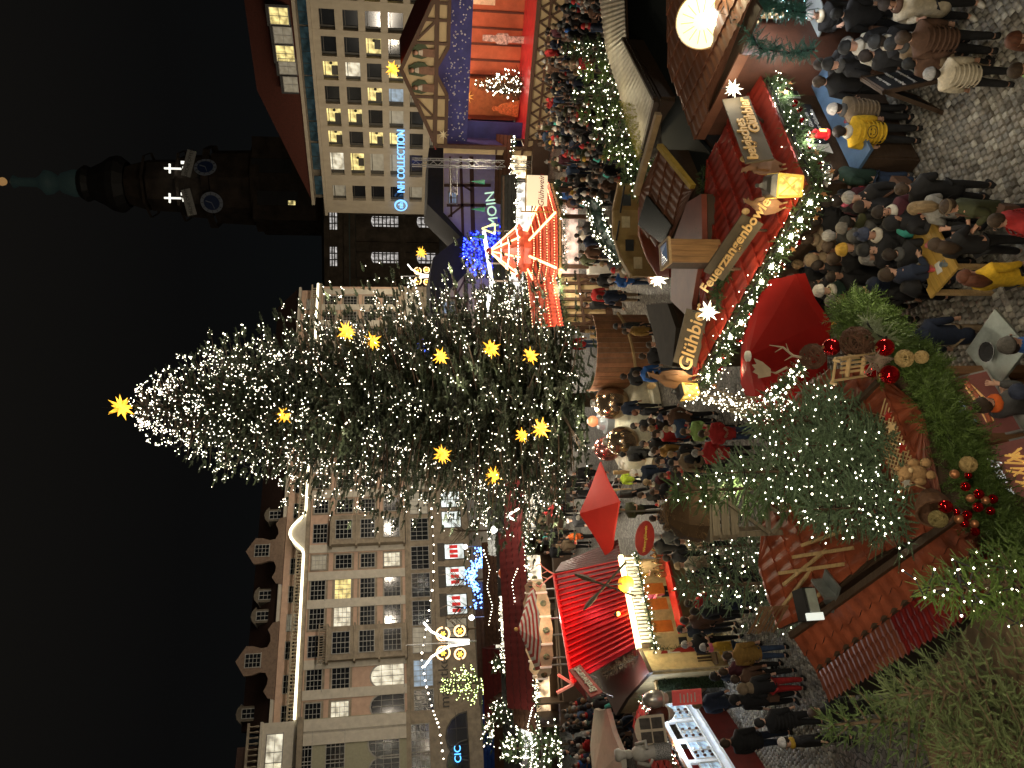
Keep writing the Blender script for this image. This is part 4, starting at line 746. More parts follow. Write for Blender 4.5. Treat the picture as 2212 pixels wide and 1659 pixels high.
for k,x in enumerate((-.95,0,.95)):
    x+=pk[0]; z=hm+.12; zh=1.35 if k==1 else 1.15
    for nm,m_,pl in (('painted_bush',mt('painted_green',(.06,.08,.04),.8),[(-.2,.3),(.1,.25),(.42,.5),(.45,.9),(.2,zh+.1),(-.25,zh+.05),(-.35,.7)]),('painted_robe',mt('painted_robe',(.2,.1,.06),.7),[(-.24,0),(.24,0),(.2,.7),(.08,zh-.3),(-.08,zh-.3),(-.2,.7)]),('painted_collar',mt('painted_collar',(.55,.48,.4),.7),[(-.16,zh-.5),(.16,zh-.5),(.1,zh-.28),(-.1,zh-.28)]),('painted_legs',mt('painted_robe',(.2,.1,.06),.7),[(-.2,-.02),(.2,-.02),(.2,.25),(-.2,.25)])):
        b=MB(); i_=('painted_bush','painted_robe','painted_collar','painted_legs').index(nm); b.prism([(x+a*1.0,z+c) for a,c in pl],-.1-.02*i_,-.09-.02*i_+.01); b.build(nm,m_,stg)
    b=MB(); b.ball((x,-.16,z+zh-.12),.13,8,6); b.build('painted_head',SKIN,stg); b=MB(); b.lathe([(.15,0),(.13,.06),(.05,.14),(.001,.15)],8,(x,-.15,z+zh-.08)); b.build('painted_hair',mt('painted_robe',(.2,.1,.06),.7),stg)
for x in (W2*.045,W2*.95):
    b=MB(); b.prism([((.34 if j%2==0 else .13)*math.sin(j*math.pi/8),(.34 if j%2==0 else .13)*math.cos(j*math.pi/8)) for j in range(16)],-.1,-.05); o=b.build('painted_star',mt('cream_star',(.7,.6,.4)),stg); o.location=(x+.3,0,hm-.5)
pbox(stg,'left_post',TIMB,-.12,.1,-.1,.12,0,ez); pbox(stg,'left_side_wall',CLOTH,-.5,-.13,.1,.2,0,hd_[1]+.1); beam((-.45,1.6),(-.15,1.6),.12,y=.05); beam((-.45,3.2),(-.15,3.2),.12,y=.05)
pbox(stg,'starry_drape',SKYC,0,W2,.7,.76,hd_[1]-1.35,hd_[1]+.6); pbox(stg,'blue_side_cloth',SKYC,.1,1.15,1.2,1.26,fz,hd_[1]); pbox(stg,'left_blue_wall',SKYC,.0,.06,.1,5,fz,hd_[1]+.5)
STD=glow('painted_star_dots',(.9,.85,.8),.1,True); q_=np.random.RandomState(2); n=170; M_=np.zeros((n,4,4)); M_[:,0,0]=M_[:,2,2]=.035+.035*q_.rand(n); M_[:,1,1]=.02; M_[:,0,3]=q_.rand(n)*W2; M_[:,1,3]=.69; M_[:,2,3]=hd_[1]-1.3+q_.rand(n)*1.5; M_[:,3,3]=1; bake('cloth_stars',OCT[0],OCT[1],M_,STD,stg)
bw=hd_[1]-.5; pbox(stg,'orange_backdrop',ORC,.3,W2,4.2,4.3,fz,bw); DRC=mt('dark_brown_paint',(.1,.03,.015))
for x in np.linspace(1.2,W2,9): pbox(stg,'backdrop_post',DRC,x-.06,x+.06,4.13,4.19,fz,bw)
for x in np.linspace(1.2,W2,9)[:-1]: beam((x,bw-.1),(x+.75,bw-.95),.09,DRC,y=4.1); 
for z in (bw-1,bw-.05): beam((.9,z),(W2,z),.1,DRC,y=4.08)
b=MB(); b.prism([(.9,fz+.1),(3.1,fz+.1),(3.1,bw-.9),(2.0,bw+.1),(.9,bw-.9)][::-1],3.2,3.3); b.build('painted_house_panel',mt('umber_panel',(.3,.1,.03),.8),stg); 
b=MB(); b.prism([((.42 if j%2==0 else .12)*math.sin(j*math.pi/9),(.42 if j%2==0 else .12)*math.cos(j*math.pi/9)) for j in range(18)],3.1,3.16); o=b.build('painted_star',mt('gold_star',(.8,.5,.12)),stg); o.location=(2.0,0,bw-1.0)
def cut(x,y,s,m,pts,nm): b=MB(); b.prism([(x+a*s,fz+c*s) for a,c in pts][::-1],y,y+.08); b.build(nm,m,stg)
body_=[(-.2,0),(-.15,.5),(-.28,.9),(-.22,1.3),(-.1,1.45),(-.13,1.7),(-.2,1.72),(-.1,1.78),(-.1,2.05),(.1,2.05),(.1,1.78),(.2,1.72),(.13,1.7),(.1,1.45),(.24,1.3),(.3,.9),(.16,.5),(.2,0)]
cut(2.6,2.9,1.05,BLACK,body_,'chimney_sweep_figure'); cut(1.5,2.6,.95,mt('orange_dress',(.6,.18,.05),.7,scale=8,var=.5),[(-.5,.1),(-.35,.9),(-.3,1.3),(-.12,1.5),(-.16,1.75),(0,1.88),(.16,1.75),(.12,1.5),(.3,1.3),(.4,.9),(.6,.1)],'granny_figure')
nut=[(-.2,0),(-.18,.9),(-.32,1.0),(-.3,1.6),(-.16,1.75),(-.2,1.95),(-.16,2.5),(.16,2.5),(.2,1.95),(.16,1.75),(.3,1.6),(.32,1.0),(.18,.9),(.2,0)]
cut(W2*.63,3.4,1.0,mt('nutcracker_paint',(.45,.35,.3),.6,scale=6,var=.9),nut,'nutcracker_figure')
pbox(stg,'stage_floor',mt('red_stage_floor',(.55,.04,.05),.35,scale=2),0.1,W2,-.1,4.2,fz-.12,fz); pbox(stg,'stage_lip',TIMB,0,W2,-.2,-.1,fz-.2,fz+.02); pbox(stg,'front_skirt',CLOTH,0,W2,.0,.06,.0,fz-.2)
for i in range(12): beam((i*W2/12,0.1),((i+1)*W2/12,fz-.25),.1,y=-.05); beam(((i+1)*W2/12,.1),(i*W2/12,fz-.25),.1,y=-.09)
beam((0,fz*.5),(W2,fz*.5),.12,y=-.12)
t=thing('shield_sign','cream house shaped panel reading Dresdner Striezelmarkt inside the stage','sign',stg.matrix_basis@Vector((sw(1615,1040)[0]+1.4,3.2,fz+1.9)),srz); b=MB(); b.prism([(-1.2,0),(1.2,0),(1.2,1.5),(0,2.1),(-1.2,1.5)][::-1],0,.06); b.build('panel',mt('cream_panel',(.65,.5,.32),.7,em=(1,.6,.3),es=.12),t); text('DRESDNER',t,(0,-.03,.95),.36,BLACK,.01); text('STRIEZELMARKT',t,(0,-.03,.55),.26,BLACK,.01)
b=MB(); b.add([(-.3,.1,ez),(pk[0],.1,pk[1]),(pk[0],7,pk[1]),(-.3,7,ez),(W2+.3,.1,ez),(W2+.3,7,ez)],[(0,1,2,3),(1,4,5,2)]); o=b.build('red_roof_cloth',mt('red_roof_cloth',(.3,.025,.02),.7),stg)
sm=o.modifiers.new('t','SOLIDIFY'); sm.thickness=.06
p=stg.matrix_basis@Vector((sw(1440,1130)[0]+.3,2.2,fz)); fir('st','decorated fir with warm lights standing on the stage',p,2.9,.95,14,10,61,FING_FAR,mt('stage_fir',(.1,.07,.02)),fl=.28,sub=3,bulb=95,br=.045,bm=BULB)
lamp('stage_wash',stg.matrix_basis@Vector((W2*.3,1.4,hd_[1]-.1)),300,(1,.55,.36),.15); lamp('stage_wash',stg.matrix_basis@Vector((W2*.75,1.4,hd_[1]-.1)),300,(1,.55,.36),.15); lamp('stage_red',stg.matrix_basis@Vector((W2*.5,-1.0,hd_[1]-.6)),260,(1,.05,.12),.1,spot=110,rot=(0,.25,-1)); lamp('stage_front',stg.matrix_basis@Vector((W2*.5,-9,5.5)),520,(1,.8,.55),.3)
tr=thing('lighting_truss','aluminium truss tower standing at the left corner of the stage','truss',SL+Vector((-1.1,.3,0)),0)
b=MB(); 
for x,y in ((0,0),(.4,0),(.4,.4),(0,.4)): b.bar((x,y,0),(x,y,8.3),.05)
for k in range(16): b.bar((0,0,k*.52),(.4,0,(k+1)*.52),.025); b.bar((.4,0,k*.52),(0,0,(k+1)*.52),.025)
b.build('uprights',STEEL,tr); b=MB(); b.bar((.2,0,6),(-1.8,0,6),.05); b.bar((.2,0,5.6),(-1.8,0,5.6),.05)
for k in range(6): b.bar((.2-k*.33,0,6),(.2-(k+1)*.33,0,5.6),.025)
b.build('cross_arm',STEEL,tr)
# ---------------- timber houses ----------------
def tgable(label,pts,y,roofpx,wallm,beams,winpx,depth=6,rid=None):
    L=P(pts[0][0],pts[0][1],y); L.z=0; t=thing('timber_house',label,'house',L,0,'half timbered show houses'); f=lambda u,v:(P(u,v,y).x-L.x,P(u,v,y).z)
    b=MB(); w_=[f(u,v) for u,v in pts]; w_=[(x,max(z,0)) for x,z in w_]; b.prism(w_,0,.15); b.build('gable_wall',wallm,t)
    for a,c,w in beams: beam(f(*a),f(*c),w,TIMB,t,nm='timber_beam')
    for u0,v0,u1,v1 in winpx:
        (x0,z1),(x1,z0)=f(u0,v0),f(u1,v1); win(t,x0,x1,z0,z1,FRW,GCOOL,2,3,-.05)
    r_=[f(*p) for p in roofpx]; b=MB(); b.prism(r_,-.5,depth); b.build('roof',mt('black_felt_roof',(.012,.011,.01),.8),t); return t
WLV=mt('lilac_white_plaster',(.5,.45,.52),.85,var=.08); WCR=mt('cream_plaster',(.55,.46,.33),.85,var=.08)
g1=[(1143,1100),(1143,1006),(1198,959),(1330,959),(1330,1100)]
tgable('white and brown timber house with dark roof between stage and blue tree',g1[::-1],56,[(1335,957),(1197,957),(1140,1008),(1134,1004),(1215,922),(1335,926)][::-1],WLV,[((1190,975),(1320,972),.14),((1150,1000),(1320,995),.2),((1258,959),(1258,1060),.2),((1215,965),(1215,1050),.2),((1150,1022),(1320,1018),.3),((1215,1000),(1190,968),.14),((1245,1020),(1258,1000),.12)],[(1222,967,1240,985)])
g2=[(940,1090),(940,954),(1012,954),(1066,1004),(1066,1090)]
tgable('cream timber house with dark roof right behind the great fir',g2,55,[(936,951),(1014,951),(1068,1007),(1130,1008),(1150,1000),(1100,935),(1060,928),(936,930)],WCR,[((950,968),(1030,968),.14),((950,985),(1045,985),.16),((975,954),(975,1010),.18),((1015,956),(1015,1010),.18),((950,1006),(1066,1006),.3),((1020,985),(1055,1004),.14)],[(982,961,1006,980)])
# ---------------- red bulb pavilion ----------------
PC=Vector((6.2,35.3,0)); pv=thing('octagonal_pavilion','red octagonal pavilion roof outlined in rows of glowing bulbs','pavilion',PC,0)
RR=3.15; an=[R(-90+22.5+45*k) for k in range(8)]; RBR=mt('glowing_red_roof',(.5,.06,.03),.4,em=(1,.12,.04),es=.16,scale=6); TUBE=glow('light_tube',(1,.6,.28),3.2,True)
for k in range(8):
    a,c=an[k],an[(k+1)%8]; b=MB(); p0,p1=(RR*math.cos(a),RR*math.sin(a),2.4),(RR*math.cos(c),RR*math.sin(c),2.4); q0,q1=(.95*math.cos(a),.95*math.sin(a),3.2),(.95*math.cos(c),.95*math.sin(c),3.2)
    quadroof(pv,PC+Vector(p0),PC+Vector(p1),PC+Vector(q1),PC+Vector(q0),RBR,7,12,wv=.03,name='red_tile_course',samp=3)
    b=MB(); b.bar(Vector(p0)+Vector((0,0,.1)),Vector(q0)+Vector((0,0,.12)),.09,.06); b.build('hip_light',TUBE,pv)
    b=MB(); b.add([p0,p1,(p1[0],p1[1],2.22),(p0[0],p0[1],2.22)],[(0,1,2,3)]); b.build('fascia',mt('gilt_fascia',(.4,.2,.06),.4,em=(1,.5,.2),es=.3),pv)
    if 0<=k<=7:
        bl=[]; P0,P1,Q0,Q1=map(Vector,(p0,p1,q0,q1))
        for t_ in (0.03,.3,.55,.8):
            m_=int(20*(1-t_*.6)); 
            for i in range(m_): A=P0.lerp(Q0,t_); B_=P1.lerp(Q1,t_); bl.append(A.lerp(B_,(i+.5)/m_)+Vector((0,0,.13)))
        bulbs([tuple(x) for x in bl],.021,glow('amber_bulb',(1,.66,.32),6,True),pv,name='roof_bulbs')
b=MB(); b.lathe([(.95,3.15),(.95,3.55),(1.3,3.62),(1.2,3.75),(.001,5.0)],8); b.build('cupola',mt('red_cupola',(.55,.08,.04),.4,em=(1,.2,.07),es=.2,wave=3),pv)
for k in range(8): a=an[k]; b=MB(); b.bar((1.2*math.cos(a),1.2*math.sin(a),3.78),(.1*math.cos(a),.1*math.sin(a),4.95),.06); b.build('cupola_light',TUBE,pv)
bl=[]
for k in range(8):
    for t_ in (.05,.35,.6):
        for i in range(7): A=Vector((1.22*math.cos(an[k]),1.22*math.sin(an[k]),3.76)).lerp(Vector((0,0,5)),t_); B_=Vector((1.22*math.cos(an[(k+1)%8]),1.22*math.sin(an[(k+1)%8]),3.76)).lerp(Vector((0,0,5)),t_); bl.append(tuple(A.lerp(B_,i/7)*1.01))
bulbs(bl,.025,BULB,pv,name='cupola_bulbs'); b=MB(); b.ball((0,0,5.05),.16,8,6); b.build('finial',REDM,pv)
for k in range(8):
    a=an[k]; b=MB(); x,y=2.85*math.cos(a),2.85*math.sin(a); b.box(x-.09,x+.09,y-.09,y+.09,0,2.3); b.build('post',TIMB,pv)
pbox(pv,'counter',WHT,-1.4,1.4,-2.75,-2.3,.0,1.0); pbox(pv,'lit_shelf',glow('lit_shelf_goods',(1,.75,.6),.7,wave=3),-2.2,2.2,-.4,-.3,.9,2.0)
lamp('pavilion_lamp',PC+Vector((0,-1.6,2.1)),90,(1,.85,.7),.1); lamp('pavilion_top',PC+Vector((0,-3.6,3.7)),60,(1,.6,.35),.2)
garland('pavilion_garland','dense dark fir garland hanging round the eave of the red bulb pavilion',[PC+Vector((RR*math.cos(a),RR*math.sin(a),2.25)) for a in [an[7]]+an[:3]],.2,520,LEAF,seed=15,fl=.22,hang=.15,nb=25,br=.03)
wl=P(958,1290,32.2); wl.z=0; wr=P(1062,1290,33.3); l,rz,ln=between(wl,Vector((wr.x,wr.y,0)))
ht=thing('timber_wall','lit half timbered wall with cream panels left of the bulb pavilion','wall',l,rz); zt=2.35; pbox(ht,'plaster_panel',mt('lit_cream_plaster',(.6,.45,.24),.85,var=.12,scale=3),0,ln,0,.1,.25,zt); pbox(ht,'plinth',TIMB,-.05,ln,-.05,.1,0,.3)
for i,x in enumerate(np.linspace(0,ln,7)): beam((x,.2),(x,zt),.13,TIMB,ht,nm='timber_beam')
beam((0,1.35),(ln,1.35),.12,TIMB,ht,y=-.08,nm='timber_beam'); beam((0,zt),(ln,zt),.16,TIMB,ht,y=-.07,nm='timber_beam')
for i in (0,3,5): x=ln/6*i; beam((x,.3),(x+ln/6,1.3),.08,TIMB,ht,y=-.05,nm='timber_beam'); beam((x+ln/6,.3),(x,1.3),.08,TIMB,ht,y=-.09,nm='timber_beam')
quadroof(ht,l+Vector((-.1,-.5,2.35)),Vector((wr.x,wr.y-.4,2.45)),Vector((wr.x+.4,wr.y+2,3.3)),l+Vector((0,2.2,3.2)),RBR,6,14,name='red_tile_course')
lamp('wall_lamp',l.lerp(Vector((wr.x,wr.y,0)),.5)+Vector((-.2,-2.4,2.6)),75,(1,.78,.5),.1)
bl=[]
A0_=l+Vector((-.1,-.5,2.42)); A1_=Vector((wr.x,wr.y-.4,2.52)); A2_=Vector((wr.x+.4,wr.y+2,3.37)); A3_=l+Vector((0,2.2,3.27))
for t_ in (.05,.35,.65,.95):
    for i in range(18): bl.append(tuple(ht.matrix_basis.inverted()@A0_.lerp(A3_,t_).lerp(A1_.lerp(A2_,t_),(i+.5)/18)))
bulbs(bl,.02,glow('amber_bulb',(1,.66,.32),6,True),ht,name='roof_bulbs')
garland('pavilion_garland','dark fir garland on the eave above the half timbered wall',[l+Vector((-.2,-.5,2.3)),Vector((wr.x,wr.y-.5,2.4))],.18,200,LEAF,seed=16,fl=.22,hang=.12)
ws_=thing('glowing_sign','glowing cream Glühwein sign on a gilded bracket beside the bulb pavilion','sign',P(1247,1160,33),R(-10)); pbox(ws_,'panel',glow('lit_sign_panel',(1,.8,.5),.9),-.65,.65,-.08,.08,-.45,.45); text('Glühwein',ws_,(0,-.1,-.18),.36,REDM,.01,shear=.3); b=MB(); b.bar((-.9,0,.5),(.9,0,.5),.05); b.bar((-.9,0,-.9),(-.9,0,.7),.06); b.build('bracket',mt('gilded_iron',(.6,.4,.1),.4,metal=.6),ws_)
# far stalls along the square
BG=[]
def hut(label,loc,rz,w,d,h,rh,rm,em=(1,.85,.6),es=1.2,front=DARKW,grp='market stalls in the background',lampw=26,rows=3,gar=True,cat='stall'):
    t=thing('market_stall',label,cat,loc,rz,grp); T=t.matrix_basis
    pbox(t,'back_wall',front,-w/2,w/2,d-.08,d,0,h); pbox(t,'left_wall',front,-w/2,-w/2+.08,0,d-.08,0,h); pbox(t,'right_wall',front,w/2-.08,w/2,0,d-.08,0,h)
    pbox(t,'counter',front,-w/2+.08,w/2-.08,-.1,.35,0,1.0); pbox(t,'goods_shelf',glow('goods_%d%d%d'%tuple(int(c*9) for c in em),em,es,wave=2.5),-w/2+.15,w/2-.15,d-.3,d-.1,1.0,h-.1)
    o=.35; quadroof(t,T@Vector((-w/2-.2,-o,h)),T@Vector((w/2+.2,-o,h)),T@Vector((w/2+.2,d/2,h+rh)),T@Vector((-w/2-.2,d/2,h+rh)),rm,4,int(w*3),samp=2,name='roof_course')
    b=MB(); b.add([(-w/2-.2,d+o,h),(w/2+.2,d+o,h),(w/2+.2,d/2,h+rh),(-w/2-.2,d/2,h+rh)],[(0,1,2,3)]); b.build('back_slope',rm,t)
    b=MB(); b.prism([(-.01,0),(d,0),(d/2,rh*.9)],-w/2,-w/2+.06); o2=b.build('gable',front,t); o2.matrix_basis=Matrix.Translation((0,0,h))@Matrix.Rotation(R(90),4,'Z')
    if lampw: lamp('stall_lamp',T@Vector((0,.25,h-.25)),lampw,em if max(em)==min(em) else (em[0],em[1]*.95,em[2]*.9),.08)
    if gar:
        pts=[T@Vector((x,-.42,h-.05)) for x in np.linspace(-w/2-.2,w/2+.2,4)]
        garland('stall_garland','garland on the '+' '.join(label.split()[:11]),pts,.14,int(w*26),LEAF,nb=int(w*14),br=.03,seed=int(w*10+loc[1]),fing=FING_FAR,fl=.24,hang=.1,group='garlands of background stalls')
    return t
REDR=mt('red_felt_roof',(.12,.012,.01),.7,scale=2); BRR=mt('brown_felt_roof',(.09,.04,.02),.7); SLR=mt('grey_felt_roof',(.06,.06,.055),.7)
def bp(U,V,z=2.4): p=G(U,V,z); return Vector((p.x,p.y,0))
bgl=[('dark red roofed stall behind the striped canopy',330,1140,12,7,4.5,2.6,1.2,REDR,(1,.85,.6),R(18)),('brown roofed stall left of the striped canopy',215,1150,8,5,4,2.4,1,BRR,(1,.7,.4),R(10)),('stall with glaring white goods far left',100,1120,8,4,3,2.4,.9,SLR,(1,.98,.95),R(8)),
('brown stall at the left edge with warm goods',30,1110,8,4,3,2.4,1.2,BRR,(1,.75,.45),R(5)),('red peaked stall under the curly lamp post',165,1085,7,4,3,2.4,1.3,REDR,(1,.8,.5),R(12)),('brown stall under the blue light string',380,1075,9,4,3,2.4,1.0,BRR,(1,.9,.7),R(14)),
('slate roofed stall with blazing white goods',470,1105,7,4,3,2.4,.9,SLR,(1,1,.9),R(10)),('dark stall left of the great fir with lit arch',540,1130,6,4,3,2.4,1.0,REDR,(1,.92,.75),R(-10)),('far brown stall below the shop windows',300,1062,9,4,3,2.4,1.2,BRR,(1,.9,.7),R(15)),
('far grey stall behind the left fir skirt',560,1085,8,4,3,2.4,1.0,SLR,(1,.85,.6),R(5)),('bright white stall right of the fir beside the pavilion cupola',1040,1095,6,4,3,2.4,.8,SLR,(1,.97,.9),R(-5)),('bright stall below the green lettering',1190,1110,6,4,3,2.4,.7,SLR,(1,.95,.85),R(-12)),
('dark stall with glowing goods beside the truss tower',1290,1100,5,4,3,2.4,.8,BRR,(1,.8,.5),R(-20)),('blue roofed stall at the far left street corner',60,1075,7,4,3,2.6,1.0,mt('blue_tarp',(.02,.08,.4),.6),(1,.95,.8),R(5))]
for lb,u,v,w_,d_,hh_,h_,rh_,rm_,em_,rz_ in bgl: hut(lb,bp(u,v,h_),rz_,w_*.75,d_*.6,h_,rh_*.9,rm_,em_,1.5,lampw=34)
# green lettering, blue lit tree, light frames
sgn=thing('letter_sign','pale green lit letters MOIN on a stand with small green trees','sign',P(1207,1063,42),R(-6)); 
text('MOIN',sgn,(0,0,0),.75,glow('green_white_letters',(.6,1,.8),.55),.08,ry=-8); pbox(sgn,'support_rail',DARKW,-1.8,1.8,.1,.2,-.7,-.6)
for x in (-1.5,0,1.5): b=MB(); b.lathe([(.14,0),(.001,.8)],6,(x,.15,.4)); b.build('green_cone',mt('green_foil',(.02,.25,.15),.4),sgn)
ah=thing('arrow_sign','yellow outlined glowing arrow beside the green letters','sign',P(1165,1055,41),0); b=MB(); b.bar((-.28,0,-.35),(.28,0,-.35),.06); b.bar((-.28,0,-.35),(0,0,.35),.06); b.bar((.28,0,-.35),(0,0,.35),.06); b.build('outline',glow('yellow_neon',(1,.95,.25),2.5),ah)
BLB=glow('blue_bulb',(.03,.06,1),9,True); fir('bt','round tree lit all over in deep blue beside the white timber house',Vector((P(1113,1050,52).x,52,0)),4.6,1.9,12,12,71,FING_FAR,mt('blue_lit_leaves',(.03,.04,.3),em=(.01,.02,.8),es=.35),fl=.45,sub=3,bulb=420,br=.07,bm=BLB,z0=.4,pw=.5)
fir('wt','bushy tree with dense warm white bulbs right of the great fir',Vector((P(1010,1050,46).x,46,0)),4.4,1.6,10,10,72,FING_FAR,LEAF,fl=.4,sub=3,bulb=230,br=.038,bm=BULB,z0=.35,pw=.5)
lf=thing('tube_light_rig','long white tube light frame in front of the timber houses','light frame',P(1095,1051,43),0)
for (u0,v0),(u1,v1) in (((1160,1045),(1090,1056)),((1090,1056),(1052,1062)),((1052,1062),(975,1050))):
    a=P(u0,v0,43)-P(1095,1051,43); c=P(u1,v1,43)-P(1095,1051,43); b=MB(); b.bar(a,c,.14,.18); b.build('light_tube',glow('white_tube',(1,.97,.9),3.5),lf)
for u in (1160,1090,1052,975): a=P(u,1055,43)-P(1095,1051,43); b=MB(); b.bar(a,(a.x,a.y,-P(1095,1051,43).z),.08); b.build('post',STEEL,lf)
# left background trees with lights, blue chains, lamp posts
for i,(u,v,y,h_,r_,nb,lb,bm_) in enumerate(((178,955,62,6.5,1.7,330,'street tree wrapped in greenish yellow bulbs left of the curly lamp post',glow('lime_bulb',(.85,1,.35),9,True)),(78,1045,52,4.6,1.8,260,'dark fir with scattered white bulbs near the left edge',BULBW),(225,1065,44,3.2,1.0,130,'small fir with white lights behind the dark roofed hut',BULBW),(120,1062,46,3.6,1.1,150,'small fir with white lights left of the brown stall',BULBW),(40,1088,40,3.2,1.2,160,'lit fir beside the beige canopy',BULB),(555,1045,60,5,1.6,200,'lit fir just left of the great fir',BULB),(600,1010,64,5,1.5,150,'far lit fir touching the left side of the great fir',BULB))):
    p=P(u,v,y); fir('bg%d'%i,lb,(p.x,y,0),p.z,r_,10,9,80+i,FING_FAR,LEAF,fl=.45,sub=3,bulb=nb,br=.045,bm=bm_,pw=.55,z0=.3)
BLC=glow('blue_white_bulb',(.12,.3,1),8,True); q_=np.random.RandomState(9); t=thing('blue_light_chain','thick ragged chain of blue bulbs running above the far stalls','light chain',P(410,1030,60)); pts=[]
for k in range(420): f=q_.rand(); u=345+131*f; v=1030+14*math.sin(f*9)+q_.randn()*7; pts.append(tuple(P(u,v,60+q_.randn()*.4)-P(410,1030,60)))
bulbs(pts,.07,BLC,t); b=MB(); b.tube([P(345,1038,60)-P(410,1030,60),Vector((0,0,0)),P(476,1022,60)-P(410,1030,60)],.03,4); b.build('cable',BLACK,t)
def chain(label,px,y0,y1,n,r,m,sag=0):
    a=P(*px[0],y0); t=thing('light_chain',label,'light chain',a,0,'light chains over the square'); L=[]; m_=len(px)-1
    for i in range(n): f=i/(n-1)*m_; k=min(int(f),m_-1); g_=f-k; u=px[k][0]*(1-g_)+px[k+1][0]*g_; v=px[k][1]*(1-g_)+px[k+1][1]*g_; L.append(P(u,v,y0+(y1-y0)*i/(n-1))-a)
    bulbs([tuple(x) for x in L],r,m,t); b=MB(); b.tube(L[::max(1,n//12)]+[L[-1]],.02,3); b.build('cable',BLACK,t)
chain('chain of white bulbs strung across the left town building',[(20,958),(90,948),(125,935),(180,920),(240,910),(310,922),(400,936),(480,937),(560,932)],60,70,34,.085,BULBW)
chain('chain of bulbs hanging from the lamp post right of the great fir',[(1058,886),(1040,898),(1010,906),(975,912)],70,75,12,.09,BULBW)
def curly(label,U,V0,V1,y,s=1.):
    a=P(U,V0,y); t=thing('curly_lamp_post',label,'lamp post',(a.x,y,0),0,'lamp posts with curled light arms'); b=MB(); b.tube([(0,0,0),(0,0,a.z)],[.12,.05],8); b.build('pole',STEEL,t)
    zc_=P(U,V1,y).z
    for sg in (-1,1):
        for (dx,dz,r0) in ((.9,1.9,.62),(1.1,.3,.5)):
            pts=[(sg*(dx+r0*math.cos(k*.42))*s,-.1,zc_+(dz+r0*math.sin(k*.42))*s) for k in range(15)]; b=MB(); b.tube(pts,.09*s,4); b.build('ring_light',TUBE,t)
            b=MB(); b.prism([(sg*dx*s+(.3 if j%2==0 else .14)*s*math.sin(j*math.pi/6),zc_+dz*s+(.3 if j%2==0 else .14)*s*math.cos(j*math.pi/6)) for j in range(12)][::-1],-.2,-.1); b.build('star_light',glow('amber_star',(1,.55,.05),4),t)
        b=MB(); b.tube([(sg*.15*s,-.1,zc_-.6*s),(sg*.3*s,-.1,zc_+1.4*s),(sg*1.2*s,-.1,zc_+3.0*s),(sg*2.1*s,-.1,zc_+3.7*s)],.1*s,4); b.build('arm_light',glow('cool_tube',(1,.97,.85),5),t)
    return t
curly('lamp post with curled light arms in front of the left town building',265,877,1000,62,.85); curly('lamp post with curled light arms before the church',1063,866,925,70,.5)
for u,v,y,lb in ((515,1071,45,'bare white street lamp above the stalls left of the fir'),(325,1022,58,'cool white street lamp behind the blue light chain'),(478,1088-80,66,'small white lamp among the far stalls')):
    p=P(u,v,y); t=thing('street_lamp',lb,'street lamp',(p.x,y,0)); b=MB(); b.tube([(0,0,0),(0,0,p.z-.1)],[.08,.04],6); b.build('pole',STEEL,t); b=MB(); b.ball((0,0,p.z+.12),.2,8,6); b.build('globe',glow('lamp_globe',(1,.97,.9),12),t)
for i,(u,v,y) in enumerate(((345,985,75),(405,985,75),(300,1000,75),(510,975,72))):
    t=thing('bare_tree',['bare dark tree before the second striped shop window','bare dark tree before the first striped shop window','bare dark tree before the third striped shop window','bare dark tree near the red banner window'][i],'tree',(P(u,v,y).x,y,0),0,'bare street trees'); b=MB(); b.tube([(0,0,0),(0,0,2.6),(.1,0,4)],[.12,.09,.05],5); b.build('trunk',BARK,t); b=MB(); q_2=random.Random(i)
    for k in range(26): a=q_2.random()*6.3; z=2.2+q_2.random()*1.6; L=1+q_2.random(); b.tube([(0,0,z),(math.cos(a)*L*.6,math.sin(a)*L*.6,z+L*.5),(math.cos(a+.3)*L,math.sin(a)*L,z+L*.9)],[.035,.02,.008],3,False)
    b.build('branches',BARK,t,stuff=True)
for nme,u,v,y,r_,m_,lb in (('apple_ornament',421,1090,47,.4,mt('orange_lacquer',(.6,.1,.02),.3,em=(1,.2,.02),es=.12),'big shiny orange apple ornament on a stall roof'),('pear_ornament',423,1104,47,.34,mt('green_lacquer',(.3,.4,.05),.3),'big green pear ornament beside the orange apple'),('red_ball_ornament',127,1119,42,.26,mt('red_plastic',(.6,.02,.02),.3),'red ball nose on a giant toy face ornament'),('cream_ball_ornament',137,1141,42,.5,mt('cream_plastic',(.6,.45,.25),.4),'giant cream round toy head ornament')):
    t=thing(nme,lb,'ornament',P(u,v,y)); b=MB(); b.ball((0,0,0),r_,12,8); b.build('body',m_,t,smooth=True); b=MB(); b.tube([(0,0,r_),(0,0,r_*1.4)],.03,4); b.build('stem',WOOD,t)
p=P(112,1138,41); t=thing('blue_spot','glaring blue spotlight beside the giant toy head','spotlight',p); b=MB(); b.ball((0,0,0),.2,8,6); b.build('lens',glow('blue_glare',(.1,.3,1),20),t); b=MB(); b.lathe([(.22,-.3),(.24,.1)],8); b.build('housing',BLACK,t)

